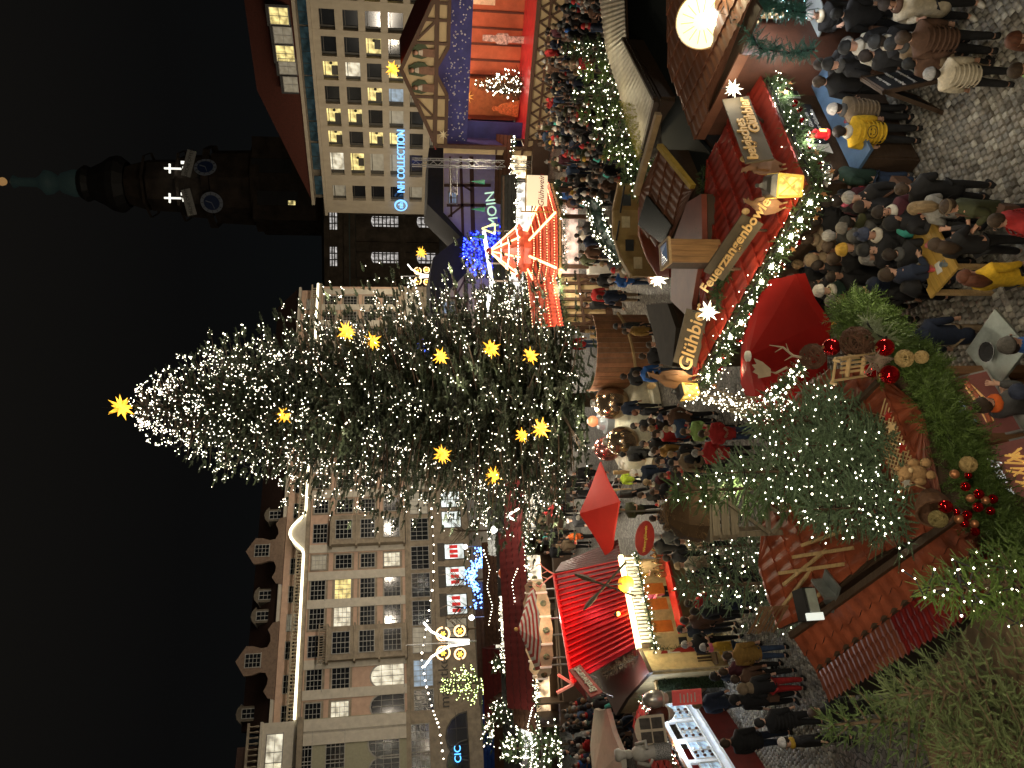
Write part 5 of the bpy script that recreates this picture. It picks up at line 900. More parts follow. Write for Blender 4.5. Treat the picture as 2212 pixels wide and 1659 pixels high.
for i,(px,y,n_,lb) in enumerate((([(600,1085),(560,1102),(520,1090),(480,1110),(440,1098)],44,40,'zigzag chain of bulbs on the stalls just left of the great fir'),([(470,1045),(430,1058),(390,1052),(350,1064),(310,1056)],52,44,'chain of warm bulbs below the blue light chain'),([(300,1090),(250,1080),(200,1092),(150,1084),(90,1098),(20,1090)],46,60,'long chain of bulbs over the roofs at the left'),([(430,1118),(400,1106),(360,1112),(330,1104)],40,30,'short chain of bulbs on the dark red roof behind the striped canopy'),([(130,1150),(90,1140),(40,1152),(0,1146)],38,40,'chain of bulbs above the beige canopy'),([(560,1120),(545,1095),(530,1120),(528,1150)],42,50,'bright star shaped arch of bulbs at a stall entrance'))):
    chain(lb,px,y,y+2,int(n_*.55),.036 if i<5 else .06,BULBW if i%2 else BULB)
# ---------------- hut A: near snack pavilion ----------------
ha=thing('snack_hut','near hut with orange tiled roof loaded with firs, baubles and a sledge','hut',(-1.8,11,0),0); Oa=ha.matrix_basis.inverted()
a0=G(540,2098,2.6); a1=G(871,1931,2.6)
_,_,Na,wa=roof(ha,a0,a1,R(17),[(548,2094),(648,2046),(767,1990),(871,1932),(858,1790),(835,1745),(760,1690),(600,1655),(430,1640),(300,1680),(327,1747),(388,1805),(455,1886)],ORGT,course=.33,tw=.21,rise=.035,wv=.03)
pa=lambda U,V,up=0:(lambda r:CAM+r*((a0-CAM).dot(Na)/r.dot(Na))+Na*up)(ray(U,V))
def dropz(p,z): return Vector((p.x,p.y,z))
v1,v2=pa(553,2092,.02),pa(327,1750,.02)
lo1=v1+Vector((-.38,-.02,-.2)); lo2=v2+Vector((-.62,-.1,-.26)); v2=pa(285,1715,.02); ow=Vector((-.76,-.66,0)); lo1=v1+ow*.34+Vector((0,0,-.13)); lo2=v2+ow*.5+Vector((0,0,-.18))
quadroof(ha,lo2,lo1,v1,v2,ORGT,2,17,wv=.018)
for p,q,w_ in ((pa(553,2092,.06),pa(285,1715,.06),.09),(pa(833,1904,.06),pa(755,1827,.06),.07),(pa(755,1827,.06),pa(640,1700,.06),.06),(lo1,lo2,.06)):
    b=MB(); b.m=Oa; b.bar(p,q,w_,.07); b.build('ridge_board',DARKW,ha)
for i,(p,q) in enumerate(((a0,a1),)):
    l,rz,ln=between(a0,a1); T=Matrix.Translation((l.x,l.y,0))@Matrix.Rotation(rz,4,'Z')
    b=MB(); b.m=Oa@T
    b.box(.05,ln,.35,.42,0,.9); b.build('front_wall',WOOD,ha)
    for x in (.12,1.25,2.4): b=MB(); b.m=Oa@T; b.box(x-.07,x+.07,.2,.34,0,2.5); b.build('post',WOOD,ha)
    b=MB(); b.m=Oa@T; b.box(.05,ln,.0,.5,.95,1.02); b.build('counter_top',mt('lit_steel_counter',(.55,.55,.52),.3,metal=.5),ha)
    for k,(x0,x1,lines,c) in enumerate(((.22,1.18,('Crispy','& tasty'),(.16,.06,.045)),(1.32,2.3,('HOTDOG','KLASSIK'),(.12,.04,.03)))):
        t=thing('menu_board',('backlit picture board with fries and white script lettering' if k==0 else 'backlit brown board with hot dog picture and white print'),'sign',T@Vector((x0,.12,1.12)),rz,'backlit snack boards'); t.matrix_basis=t.matrix_basis@Matrix.Rotation(R(-24),4,'X')
        w_=x1-x0; pbox(t,'frame',mt('alu_frame',(.5,.5,.48),.35,metal=.6),-.03,w_+.03,0,.05,-.03,1.1); pbox(t,'face',mt('menu_face%d'%k,c,.4,em=c,es=.3,scale=3,var=.4),0,w_,-.006,0,0,1.07)
        for i_,s in enumerate(lines): text(s,t,(w_/2,-.02,.72-.19*i_),.2 if k==0 else .15,glow('menu_white',(1,1,.95),.8),.003,shear=.2 if k==0 else 0)
        if k==0:
            for j in range(34): b=MB(); x,z=rnd.uniform(.1,w_-.1),rnd.uniform(.02,.2); b.bar((x,-.02,z),(x+rnd.uniform(-.12,.12),-.03,z+rnd.uniform(.1,.25)),.022); b.build('painted_fry',mt('fries',(.8,.45,.12),.6,em=(.9,.5,.12),es=.35),t)
        else:
            b=MB(); b.tube([(.2,-.03,.3),(.5,-.04,.27),(.8,-.03,.32)],[.05,.08,.05],8); b.build('hot_dog',mt('bun',(.7,.4,.15),.6,em=(.8,.45,.15),es=.3),t); b=MB(); b.tube([(.16,-.08,.32),(.5,-.1,.3),(.84,-.08,.34)],.035,6); b.build('sausage',mt('sausage',(.5,.12,.05),.4),t)
            for j in range(24): b=MB(); x,z=rnd.uniform(.15,.8),rnd.uniform(.46,.62); b.ball((x,-.01,z),.022,5,3); b.build('blue_dot',glow('blue_dots',(.2,.35,1),.7),t)
    lamp('snack_lamp',T@Vector((1.2,-.05,2.3)),38,(.95,.97,1),.05); lamp('snack_lamp',T@Vector((2.4,.2,2.35)),25,(1,.9,.75),.05)
walls(ha,[pa(553,2080),pa(858,1800),pa(600,1660),pa(300,1690)],.1,DARKW)
# shed with stamped metal sheets, grey drain pipes
sd=thing('lean_to_shed','lean to shed with one brown red and one dark red stamped roof sheet','shed',(-3.6,10.2,0),0); zl,zh=1.95,2.35
q=[G(149.5,1792,zl),G(253,1963,zl),G(360,1908,zh),G(250,1747,zh)]; quadroof(sd,*q,mt('brown_red_sheet',(.3,.09,.05),.45,var=.15,scale=1),4,17,name='roof_sheet',wv=.025,rise=.02)
q2=[G(253,1963,zl),G(420,2232,zl),G(560,2150,zh),G(360,1908,zh)]; quadroof(sd,*q2,mt('deep_red_sheet',(.24,.018,.015),.45,var=.15,scale=1),4,19,name='roof_sheet',wv=.025,rise=.02)
walls(sd,[q[0],q2[1],q2[2],q[3]],.05,mt('black_brown_boards',(.025,.017,.012),.7))
PIPE=mt('grey_drain_pipe',(.4,.38,.34),.5)
for lb,px in (('bent grey drain pipe on the lean to shed near the roof middle',((392,1836,2.62),(370,1838,2.75),(367,1865,2.55),(366,1896,2.4),(375,1900,2.35))),('short grey drain pipe at the far end of the lean to shed',((253,1750,2.75),(247,1752,2.72),(249,1800,2.3)))):
    pts=px3(px) if False else [G(*p) for p in px]; t=thing('drain_pipe',lb,'pipe',pts[0],0,'grey drain pipes'); b=MB(); b.tube([p-pts[0] for p in pts],.035,8); b.build('tube',PIPE,t,smooth=True); b=MB(); p=pts[1]-pts[0]; b.ball(p,.05,8,5); b.build('elbow',PIPE,t)
# things on hut A
def sitp(U,V,up=.05): return pa(U,V,up)
firs=((647,1868,2.15,.62,1,'tall blue spruce with lights in the middle of the near hut roof',(.0,.0)),(752,1832,1.45,.55,2,'blue spruce with lights on the right part of the near hut roof',(0,0)),(566,1945,1.3,.56,3,'blue spruce with sparse lights at the left part of the near hut roof',(0,0)),(610,1790,2.4,.5,4,'green fir with bare long leader behind the middle spruce',(0,0)),(700,1900,1.1,.5,5,'low blue spruce in front of the middle one on the near hut roof',(0,0)))
for u,v,h_,r_,sd_,lb,ln_ in firs:
    p=sitp(u,v,0); fir('hA',lb,p,h_,r_,12,9,90+sd_,FING_SPR,BLUEF if sd_!=4 else mt('deep_green_needles',(.08,.14,.045),.6,scale=5,var=.4),fl=.3,sub=3,bulb=95 if sd_!=5 else 30,br=.0125,group='firs on the near hut roof',pw=.75,bm=BULB,z0=.03,droop=.1)
# tower with straw heap
Tt=P(563,1714,11.6); tb_=thing('wooden_tower','rough wooden frame tower carrying a heap of straw on the near roof','tower',Tt,R(6)); hT=P(563,1512,11.6).z-Tt.z; w2=.35
for x,y in ((-w2,-w2),(w2,-w2),(w2,w2),(-w2,w2)): b=MB(); b.bar((x,y,-.1),(x,y,hT),.085); b.build('post',GREYW,tb_)
for y in (-w2-.06,w2+.06):
    for k in range(3): pbox(tb_,'board',GREYW,-w2,w2,y-.02,y+.02,hT-.14-k*.15,hT-.02-k*.15)
for k in range(3): pbox(tb_,'side_board',GREYW,-w2-.08,-w2-.05,-w2,w2,hT-.14-k*.15,hT-.02-k*.15); pbox(tb_,'side_board',GREYW,w2+.05,w2+.08,-w2,w2,hT-.14-k*.15,hT-.02-k*.15)
for a,c in (((-w2,-w2-.1,hT*.42),(w2,-w2-.1,hT)),((-w2,-w2-.1,0.05),(w2*.3,-w2-.1,hT*.45)),((-w2,-w2-.08,hT*.42),(w2,-w2-.08,hT*.42)),((w2+.1,-w2,0),(w2+.1,w2,hT*.6)),((-w2,-w2-.12,hT*.4),(w2*.9,-w2-.12,0.02)),((-w2,w2,hT*.42),(w2,w2,hT*.42))): b=MB(); b.bar(a,c,.07,.05); b.build('brace',GREYW,tb_)
pbox(tb_,'top_board',GREYW,-w2-.1,w2+.1,-w2-.1,w2+.1,hT,hT+.04)
sh=thing('straw_heap','heap of loose brown straw and twigs on top of the wooden tower','straw heap',Tt+Vector((0,0,hT+.04)),0); q_=np.random.RandomState(3); n=1500
th=q_.rand(n)*6.28; rr=np.sqrt(q_.rand(n)); hh_=q_.rand(n); pos=np.c_[rr*.55*np.cos(th)*(1-.45*hh_),rr*.5*np.sin(th)*(1-.45*hh_),.02+.62*hh_*(1-rr**2*.6)]
sv=[(-.006,-.5,0),(.006,-.5,0),(.008,.5,.03),(-.008,.5,.03),(0,0,.015)]; bake('straw',sv,[(0,1,2,3)],frames(pos,q_.randn(n,3)*[1,1,.5],.28,q_.rand(n)*6),mt('brown_straw',(.2,.115,.05),.9,var=.5,scale=12),sh); b=MB(); b.lathe([(.5,0),(.42,.3),(.2,.5),(.001,.55)],10); b.build('core',mt('dark_straw',(.08,.045,.02),.9),sh)
for k,(a,c) in enumerate(((( 395,1700),(470,1790)),((420,1690),(440,1830)),((350,1700),(430,1760)),((455,1720),(475,1850)),((330,1735),(400,1800)),((480,1740),(520,1850)))):
    p,q=sitp(*a),sitp(*c); t=thing('loose_batten',['first','second','third','fourth','fifth','sixth'][k]+' loose wooden batten from the left lying on the orange roof','batten',p,0,'loose battens on the near roof'); b=MB(); b.bar((0,0,.02),q-p,.05,.03); b.build('batten',PINE,t)
t=thing('floodlight','black floodlight box with bright frame lying on the near roof','floodlight',sitp(352,1768,.15),R(25)); b=MB(); b.box(-.22,.22,-.16,.16,0,.16); b.build('housing',BLACK,t); b=MB(); b.box(-.2,.2,-.19,-.161,-.02,.12); b.build('glass',mt('flood_glass',(.3,.33,.3),.1),t); b=MB(); b.box(-.24,-.14,-.2,-.16,-.05,.2); b.build('edge_strip',glow('lit_strip',(.9,.95,.85),.8),t)
t=thing('metal_bracket_plate','grey sheet metal plates and bracket beside the floodlight','sheet',sitp(385,1800,.05),R(-25),None); b=MB(); b.box(-.25,.2,-.2,.2,0,.03); b.build('plate',mt('galvanised',(.2,.22,.22),.45,metal=.5),t); b=MB(); b.box(.0,.04,-.2,.2,.03,.2); b.build('upright_plate',mt('galvanised',(.2,.22,.22),.45,metal=.5),t)
wf=thing('wicker_hurdle','small hurdle of brown woven twigs at the far edge of the near roof','hurdle',sitp(322,1700,.1),R(-40)); b=MB()
for k in range(16): b.tube([(-.35,rnd.uniform(-.02,.02),.03*k),(0,rnd.uniform(-.05,.05),.03*k+rnd.uniform(-.02,.02)),(.35,0,.03*k)],.01,3)
b.build('twigs',mt('twig',(.22,.12,.06),.8),wf,stuff=True)
# thuja eave garland and fir boughs
eg=[G(u,v,2.5) for u,v in ((890,1945),(852,1985),(800,2012),(752,2032),(691,2062),(640,2078),(590,2098),(545,2125),(505,2165),(470,2215))]
garland('thuja_garland','thick bushy light green thuja garland along the near hut eave',eg,.36,2600,THUJA,seed=21,fl=.27,fing=THJ,hang=.2)
garland('thuja_bush','dark green thuja bush at the right corner of the near hut with pale spruce sprig',[G(u,v,2.75) for u,v in ((985,1830),(950,1870),(915,1900),(880,1920))],.45,1900,THUJA,seed=22,fl=.32,fing=THJ,hang=.15)
garland('spruce_sprig','pale blue spruce sprigs laid on the thuja bush corner',[G(u,v,3.05) for u,v in ((965,1870),(935,1895),(930,1915))],.12,130,mt('pale_spruce',(.2,.24,.14),.6),seed=23,fl=.17,fing=FING_MID)
garland('hut_garland','lit garland with red bows on the far right edge of the near hut',[pa(u,v,.08) for u,v in ((870,1740),(835,1715),(815,1690),(800,1665))],.12,260,LEAF,seed=24,fl=.16,nb=60,br=.017)
# dense curtain of lights
nt_=thing('twig_light_bush','leafless twig bush densely wound with white bulbs behind the near hut','bush',G(790,1720,1.0),0); q_=np.random.RandomState(8); pts=[];b=MB()
path=[(800,1490,15.6),(800,1540,14.6),(785,1590,13.8),(770,1630,13.2),(765,1665,12.8),(790,1690,12.4)]
for k in range(290):
    f=q_.rand()*5; i=int(f); g_=f-i; u=path[i][0]*(1-g_)+path[i+1][0]*g_+q_.randn()*(9+3*i); v=path[i][1]*(1-g_)+path[i+1][1]*g_+q_.randn()*9; y=path[i][2]*(1-g_)+path[i+1][2]*g_; pts.append(P(u,v,y)-Vector(nt_.location))
bulbs([tuple(p) for p in pts],.015,BULB,nt_)
for k in range(56): p=pts[k*5]; q=pts[k*5+3]; b.tube([p,(p+q)/2+Vector((0,0,.05)),q],.009,3,False)
b.build('twigs',mt('pale_twig',(.25,.2,.12),.9),nt_,stuff=True); b=MB(); b.tube([Vector((0,0,-1)),Vector((.1,2,0.5)),pts[0]],[.05,.03,.01],5); b.build('stem',BARK,nt_)
# red baubles, twig balls, sledge, star, antlers
def ball(label,p,r,m,grp='shiny red baubles on the near hut'):
    t=thing('bauble',label,'bauble',p,0,grp); b=MB(); b.ball((0,0,0),r,20,14); b.build('glass_ball',m,t,smooth=True); b=MB(); b.lathe([(r*.16,r*.95),(r*.16,r*1.1),(.001,r*1.12)],8); b.build('cap',mt('gold_cap',(.6,.4,.15),.3,metal=.8),t); return t
def tball(label,p,r,m,n=40,name='twig_ball',grp='woven twig balls on the near hut',w_=.006):
    t=thing(name,label,'twig ball',p,0,grp); q=random.Random(int(r*1000)); b=MB()
    for k in range(n):
        ax=Vector((q.gauss(0,1),q.gauss(0,1),q.gauss(0,1))).normalized(); a=ax.orthogonal().normalized(); c=ax.cross(a); o=ax*r*q.uniform(-.35,.35); rr=math.sqrt(r*r-o.length_squared)*q.uniform(.92,1.02)
        b.tube([o+(a*math.cos(x)+c*math.sin(x))*rr for x in [j*.524 for j in range(13)]],w_,3,False)
    b.build('twigs',m,t,stuff=True); return t
TWG=mt('brown_vine',(.1,.045,.025),.8); RAF=mt('pale_raffia',(.42,.3,.13),.8)
for u,v,y,r_,lb in ((1004,1920,11.2,.1,'big red bauble at the top beside the twig balls'),(1009,1924,11,.0,''),(0,0,0,0,'')): pass
def hp(X,Y,y): return P(945.8-Y/3.3594,1618.4+X/3.3594,y-.55)
for X,Y,y,r_,lb in ((598,122,10.3,.125,'large red bauble beside the upper twig ball'),(985,125,9.7,.125,'large red bauble right below the big twig ball'),(890,290,9.9,.105,'red bauble in front of the sledge runners'),(1018,322,9.6,.13,'largest red bauble beside the wicker star')): ball(lb,hp(X,Y,y),r_*.96,REDBALL)
for X,Y,y,r_,m_,lb,n_ in ((780,90,10.0,.22,TWG,'big dark woven vine ball between two red baubles',60),(460,190,10.6,.18,TWG,'dark vine ball next to the antlers',44),(1125,205,9.6,.115,RAF,'pale raffia ball next to the wicker star',44),(1250,195,9.5,.085,RAF,'smaller yellow raffia ball at the corner of the thuja',40),(1590,975,8.6,.095,RAF,'pale raffia ball above the fries board',44),(1280,965,8.9,.06,RAF,'small raffia ball beside the teddy bear',30),(1370,1370,8.4,.1,mt('mossy_raffia',(.25,.2,.08),.8),'greenish raffia ball spilling from the basket',40)): tball(lb,hp(X,Y,y),r_,m_,n_)
for k,(X,Y,r_,m_) in enumerate(((1490,1045,.07,COPB),(1590,1055,.055,REDBALL),(1570,1135,.07,REDBALL),(1665,1190,.075,REDBALL),(1605,1220,.06,COPB),(1768,1225,.07,REDBALL),(1715,1235,.06,COPB),(1660,1285,.075,REDBALL),(1750,1310,.065,REDBALL),(1425,1280,.1,REDBALL),(1505,1320,.05,REDBALL),(1582,1340,.07,REDBALL),(1520,1370,.065,COPB),(1560,1400,.065,REDBALL),(1635,1405,.06,COPB),(1640,1462,.065,REDBALL))):
    nm=['lone copper bauble below the teddy bear','red bauble touching the lone copper one','red bauble right above the big bauble heap','upper red bauble of the heap','upper copper bauble of the heap','rightmost red bauble of the heap','copper bauble between two red ones right in the heap','red bauble in the middle of the heap','lower right red bauble of the heap','biggest red bauble inside the wicker basket','tiny red bauble at the basket rim','red bauble spilling just out of the basket','copper bauble spilling from the basket','red bauble next to the spilling copper one','lower copper bauble of the spilled row','last red bauble at the bottom of the spilled row'][k]
    ball(nm,hp(X,Y,8.35 if Y>1100 else 8.6),r_*.78,m_,'baubles spilling from the basket')
sl=thing('wooden_sledge','pale wooden children sledge standing upright on the near roof','sledge',hp(690,330,10.0)+Vector((0,0,-.35)),R(-15)); sl.matrix_basis=sl.matrix_basis@Matrix.Rotation(R(20),4,'X')
PALE=mt('pale_ash_wood',(.6,.42,.22),.5)
for x in (0,.3): b=MB(); b.tube([(x,0,-.05),(x,-.02,.75),(x,-.09,.85),(x,-.16,.82)],.018,5); b.build('runner',PALE,sl)
for x in (.07,.13,.19,.25): pbox(sl,'seat_slat',PALE,x-.016,x+.016,.05,.07,-.0,.5)
for z in (.1,.4): pbox(sl,'cross_bar',PALE,0,.32,.0,.05,z-.015,z+.015)
pbox(sl,'front_bar',PALE,0,.32,-.1,-.08,.8,.83)
ws=thing('wicker_star','grey wicker five pointed star beside the sledge','star',hp(920,225,9.75),R(-20)); b=MB()
for ly in range(5):
    r0=.23*(1-.14*ly); pts=[((r0 if j%2==0 else r0*.42)*math.sin(j*math.pi/5+.4),-.04+ly*.012,(r0 if j%2==0 else r0*.42)*math.cos(j*math.pi/5+.4)) for j in range(11)]; b.tube(pts,.008,3,False)
b.build('wicker',mt('grey_wicker',(.3,.22,.17),.8),ws)
b=MB(); 
for k in range(20): a=k*.5; b.tube([(0,0,0),(.2*math.sin(a),-.02,.2*math.cos(a))],.005,3,False)
b.build('inner_twigs',mt('grey_wicker',(.3,.22,.17),.8),ws,stuff=True)
for k,(X,Y,s_) in enumerate(((330,190,1),(190,250,.95))):
    t=thing('antler',['pale deer antler with long tines near the twig ball','broad palmate pale antler left of the other one'][k],'antler',hp(X+60,Y+20,10.6),0,'antlers on the near hut'); b=MB(); A=mt('antler_horn',(.32,.25,.17),.6)
    if k==0:
        b.tube([(0,0,-.1),(.05,0,.15),(.17,0,.3),(.2,0,.5)],[.022,.018,.013,.005],6); b.tube([(.05,0,.15),(-.02,0,.28)],[.014,.004],5); b.tube([(.17,0,.3),(.1,0,.42)],[.012,.004],5); b.tube([(.12,0,.22),(.22,-.05,.28)],[.012,.004],5)
    else: b.tube([(0,0,-.05),(-.08,0,.12),(-.05,0,.25)],[.02,.018,.02],6); b.prism([(-.12,.2),(-.02,.2),(.08,.32),(.13,.44),(.05,.4),(.04,.47),(-.02,.42),(-.06,.46),(-.1,.38),(-.15,.38)][::-1],-.012,.012)
    b.build('horn',A,t)
tl=thing('lattice_trellis','light wooden diamond trellis leaning on the orange roof','trellis',pa(690,1935,.05),0); b=None
A_,B_,C_=pa(768,1880,.1),pa(580,1962,.1),pa(705,1960,.08); ex=(B_-A_); ey=Na.cross(ex).normalized(); exn=ex.normalized()
for k in range(20):
    for sg in (-1,1):
        p=exn*(k*.075); q=p+(exn*.36*sg+ey*.36)
        if 0<=q.dot(exn)<=ex.length+.1: b=MB(); b.bar(A_-Vector(tl.location)+p+Na*(.01*sg),A_-Vector(tl.location)+q+Na*(.01*sg),.014,.012); b.build('slat',PALE,tl)
for k,(X,Y,m_) in enumerate(((1005,620,REDM),(1030,705,PALE),(1110,855,REDM),(1140,1105,WHT))):
    t=thing('small_star',['red wooden star on the upper end of the trellis','cream wooden star on the trellis','red wooden star in the middle of the trellis','white wooden star at the lower trellis end'][k],'star',hp(X,Y,9.1),R(-10),'little wooden stars on the trellis'); b=MB(); b.prism([((.07 if j%2==0 else .03)*math.sin(j*math.pi/5),(.07 if j%2==0 else .03)*math.cos(j*math.pi/5)) for j in range(10)],-.01,.01); b.build('plate',m_,t)
td=thing('teddy_bear','fluffy brown teddy bear sitting against the trellis on the roof','teddy bear',hp(1215,1040,8.75),R(30)); FUR=mt('brown_plush',(.4,.24,.11),.95,scale=30,bump=.8)
for nme,c,r_,sq in (('torso',(0,0,0),.11,1.1),('head',(0,-.02,.16),.085,1),('ear',(-.065,-.02,.235),.032,1),('ear',(.065,-.02,.235),.032,1),('arm',(-.12,-.05,.03),.05,1.5),('arm',(.12,-.05,.03),.05,1.5),('leg',(-.08,-.13,-.07),.055,1),('leg',(.08,-.13,-.07),.055,1),('muzzle',(0,-.1,.14),.035,.8)): b=MB(); b.ball(c,r_,10,7,sq); b.build(nme,FUR if nme!='muzzle' else PALE,td,smooth=True)
bk=thing('wicker_basket','round dark wicker basket lying on its side spilling baubles','basket',hp(1330,1270,8.6),0); bk.matrix_basis=Matrix.Translation(hp(1330,1270,8.6))@Matrix.Rotation(R(-35),4,'Z')@Matrix.Rotation(R(70),4,'X'); b=MB(); b.lathe([(.12,-.16),(.19,.0),(.2,.14),(.185,.14),(.17,.0),(.1,-.14)],16); b.build('bowl',mt('dark_wicker',(.13,.06,.03),.8,scale=30,bump=.8),bk); b=MB(); b.tube([(.195*math.cos(k*.449),.195*math.sin(k*.449),.14) for k in range(15)],.018,5); b.build('rim',mt('dark_wicker',(.13,.06,.03),.8),bk)
# left fir (T4) standing on the ground beside the tower, hedge, ...
fir('t4','big blue spruce with warm lights left of the wooden tower',Vector((P(400,1660,14.3).x,14.3,0)),3.95,1.25,15,12,99,FING_SPR,BLUEF,fl=.3,sub=4,bulb=150,br=.016,bm=BULB,pw=.75,z0=.1,droop=.15)
fir('t5','smaller blue spruce with warm lights just behind the big one',Vector((P(480,1600,15.6).x,15.6,0)),3.3,.8,12,11,98,FING_SPR,BLUEF,fl=.24,sub=4,bulb=80,br=.016,bm=BULB,pw=.75,z0=.1)
# ---------------- umbrellas ----------------
def umbrella(label,c,z0,z1,r,n,m,vent=None,tilt=(0,0),rot=0,pole=STEEL,grp='market umbrellas',sx_=1.,sy_=1.,valance=.16):
    t=thing('parasol',label,'parasol',Vector((c[0],c[1],0)),rot,grp)
    for k in range(n):
        a,d=2*math.pi*k/n,2*math.pi*(k+1)/n; p=[(sx_*r*math.cos(x),sy_*r*math.sin(x),z0+tilt[0]*r*math.cos(x)+tilt[1]*r*math.sin(x)) for x in (a,d)]
        b=MB(); m0=(Vector(p[0])+Vector(p[1]))/2*1.0; m0=Vector((m0.x*.97,m0.y*.97,m0.z+.03)); mi=[Vector(x).lerp(Vector((0,0,z1)),.5)-Vector((0,0,.03)) for x in p]
        b.add([p[0],m0,p[1],mi[1],mi[0],(0,0,z1)],[(0,1,4),(1,3,4),(1,2,3),(4,3,5)]); lo=[(x[0]*1.01,x[1]*1.01,x[2]-valance) for x in (p[0],tuple(m0),p[1])]
        b.add([p[0],tuple(m0),p[1],lo[0],lo[1],lo[2]],[(0,3,4,1),(1,4,5,2)]); o=b.build('canopy_panel',m,t); sm=o.modifiers.new('t','SOLIDIFY'); sm.thickness=.015
        b=MB(); b.bar((p[0][0]*.97,p[0][1]*.97,p[0][2]-.07),(0,0,z1-.14),.02); b.build('rib',pole,t)
    b=MB(); b.tube([(0,0,0),(0,0,z1+.05)],.03,8); b.build('pole',pole,t); b=MB(); b.lathe([(.3,0),(.3,.06),(.05,.1)],10); b.build('base',BLACK,t)
    if vent: b=MB(); b.lathe([(.1,z1-.02),(.1,z1+.03),(.04,z1+.06),(.001,z1+.06)],12); b.build('cap',vent,t)
    return t
umbrella('big dark red octagonal parasol with round white cap beside the beer hut',(.46,13.35),2.38,2.95,1.62,8,mt('dark_red_canvas',(.19,.008,.006),.9,var=.1,scale=2,spec=.05),WHT,rot=R(18),sx_=.98)
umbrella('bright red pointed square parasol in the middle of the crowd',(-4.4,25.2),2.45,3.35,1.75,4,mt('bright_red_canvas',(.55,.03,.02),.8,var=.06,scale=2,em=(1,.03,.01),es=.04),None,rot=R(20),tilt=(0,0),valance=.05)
umbrella('wide beige parasol above the crowd at the left edge',(-13.2,24.8),2.6,3.1,2.3,8,CANV,None)
# ---------------- red hut with crossed oars ----------------
RL,RRr=G(262,1376,2.45),G(448,1339,2.45); l,rz,ln=between(RL,RRr); l.z=0
rh=thing('red_roof_hut','mulled wine hut with glowing red boarded roof and crossed oars','hut',l,rz); T=rh.matrix_basis; O=T.inverted()
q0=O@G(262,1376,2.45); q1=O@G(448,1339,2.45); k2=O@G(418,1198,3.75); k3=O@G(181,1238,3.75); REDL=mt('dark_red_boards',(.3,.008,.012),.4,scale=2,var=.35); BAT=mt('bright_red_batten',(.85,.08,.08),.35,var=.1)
n=19; A0,A1,A2,A3=[Vector(x) for x in (q0,q1,k2,k3)]; A0.z-=.0
for i in range(n):
    f0,f1=i/n+.004,(i+1)/n-.004; b=MB(); p=[A0.lerp(A1,f0),A0.lerp(A1,f1),A3.lerp(A2,f1),A3.lerp(A2,f0)]; b.slab(p,.04); b.build('roof_board',REDL,rh); b=MB(); b.bar(A0.lerp(A1,f1+.004)+Vector((0,0,.03)),A3.lerp(A2,f1+.004)+Vector((0,0,.03)),.035,.07); b.build('batten',BAT,rh)
b=MB(); b.bar(A3,A2,.14,.14); b.build('ridge',BAT,rh)
gq=O@G(491,1338,2.45); g2_=O@G(455,1300,2.3)
for i in range(7):
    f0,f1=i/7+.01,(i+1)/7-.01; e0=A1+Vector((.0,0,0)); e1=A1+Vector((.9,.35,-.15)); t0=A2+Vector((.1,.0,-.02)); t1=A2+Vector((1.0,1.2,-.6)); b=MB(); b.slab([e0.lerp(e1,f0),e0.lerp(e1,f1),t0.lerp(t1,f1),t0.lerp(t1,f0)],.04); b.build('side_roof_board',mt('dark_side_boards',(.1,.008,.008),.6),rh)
b=MB(); b.add([A3,A2,A2+Vector((0,2.2,-.9)),A3+Vector((0,2.2,-.9))],[(0,1,2,3)]); b.build('back_roof',REDL,rh)
pbox(rh,'light_strip',glow('strip_yellow_white',(1,.9,.42),7),-.1,ln+.1,-.2,-.04,2.38,2.5)
for i in range(24): pbox(rh,'lit_fascia_post',mt('lit_white_slat',(.7,.65,.55),.5,em=(1,.9,.7),es=.3),.05+i*ln/24,.05+i*ln/24+.07,-.2,-.15,1.98,2.34)
pbox(rh,'fascia',DARKW,-.1,ln+.1,-.15,-.12,1.95,2.4)
pbox(rh,'counter',mt('glossy_red_counter',(.5,.03,.025),.2),.35,ln+.2,-.4,.15,.98,1.05); pbox(rh,'front_wall',mt('dim_pine',(.2,.14,.07),.6),.0,ln,.02,.08,0,.98); pbox(rh,'left_pier',mt('pale_pine',(.5,.38,.2),.6),-.45,.3,.0,.12,0,2.0); pbox(rh,'back_wall',mt('pale_pine',(.5,.38,.2),.6),0,ln,2.0,2.08,0,2.4); pbox(rh,'side_wall',mt('pale_pine',(.5,.38,.2),.6),-.06,0,.12,2,0,2.4); pbox(rh,'side_wall',mt('pale_pine',(.5,.38,.2),.6),ln,ln+.06,.12,2,0,2.4)
for x in (.5,1.2,1.7): pbox(rh,'orange_door',mt('orange_door',(.5,.16,.03),.4),x,x+.35,.3,.34,1.1,1.9)
for k in range(5): b=MB(); b.lathe([(.09,0),(.1,.2),(.03,.3),(.03,.36)],8,(2.2+k*.22,.0,1.06)); b.build('copper_kettle',mt('brass',(.6,.4,.2),.25,metal=.8),rh)
lamp('hut_lamp',T@Vector((ln*.35,.5,2.2)),55,(1,.85,.6),.06); lamp('hut_lamp',T@Vector((ln*.8,.5,2.2)),55,(1,.85,.6),.06); lamp('red_wash',T@(A3.lerp(A2,.55)+Vector((0,-1.0,.75))),75,(1,.03,.04),.08); lamp('red_wash',T@(A3.lerp(A2,.1)+Vector((0,-.6,.7))),45,(1,.03,.04),.08)
t=thing('amber_wall_lamp','small amber lamp glowing on the red boarded roof','lamp',G(333,1335,2.75),0); b=MB(); b.ball((0,0,0),.07,8,6); b.build('globe',glow('amber_lamp',(1,.4,.05),14),t); b=MB(); b.lathe([(.09,.05),(.02,.14)],8); b.build('cap',BLACK,t); lamp('amber_glow',G(333,1335,2.95),14,(1,.35,.05),.04)
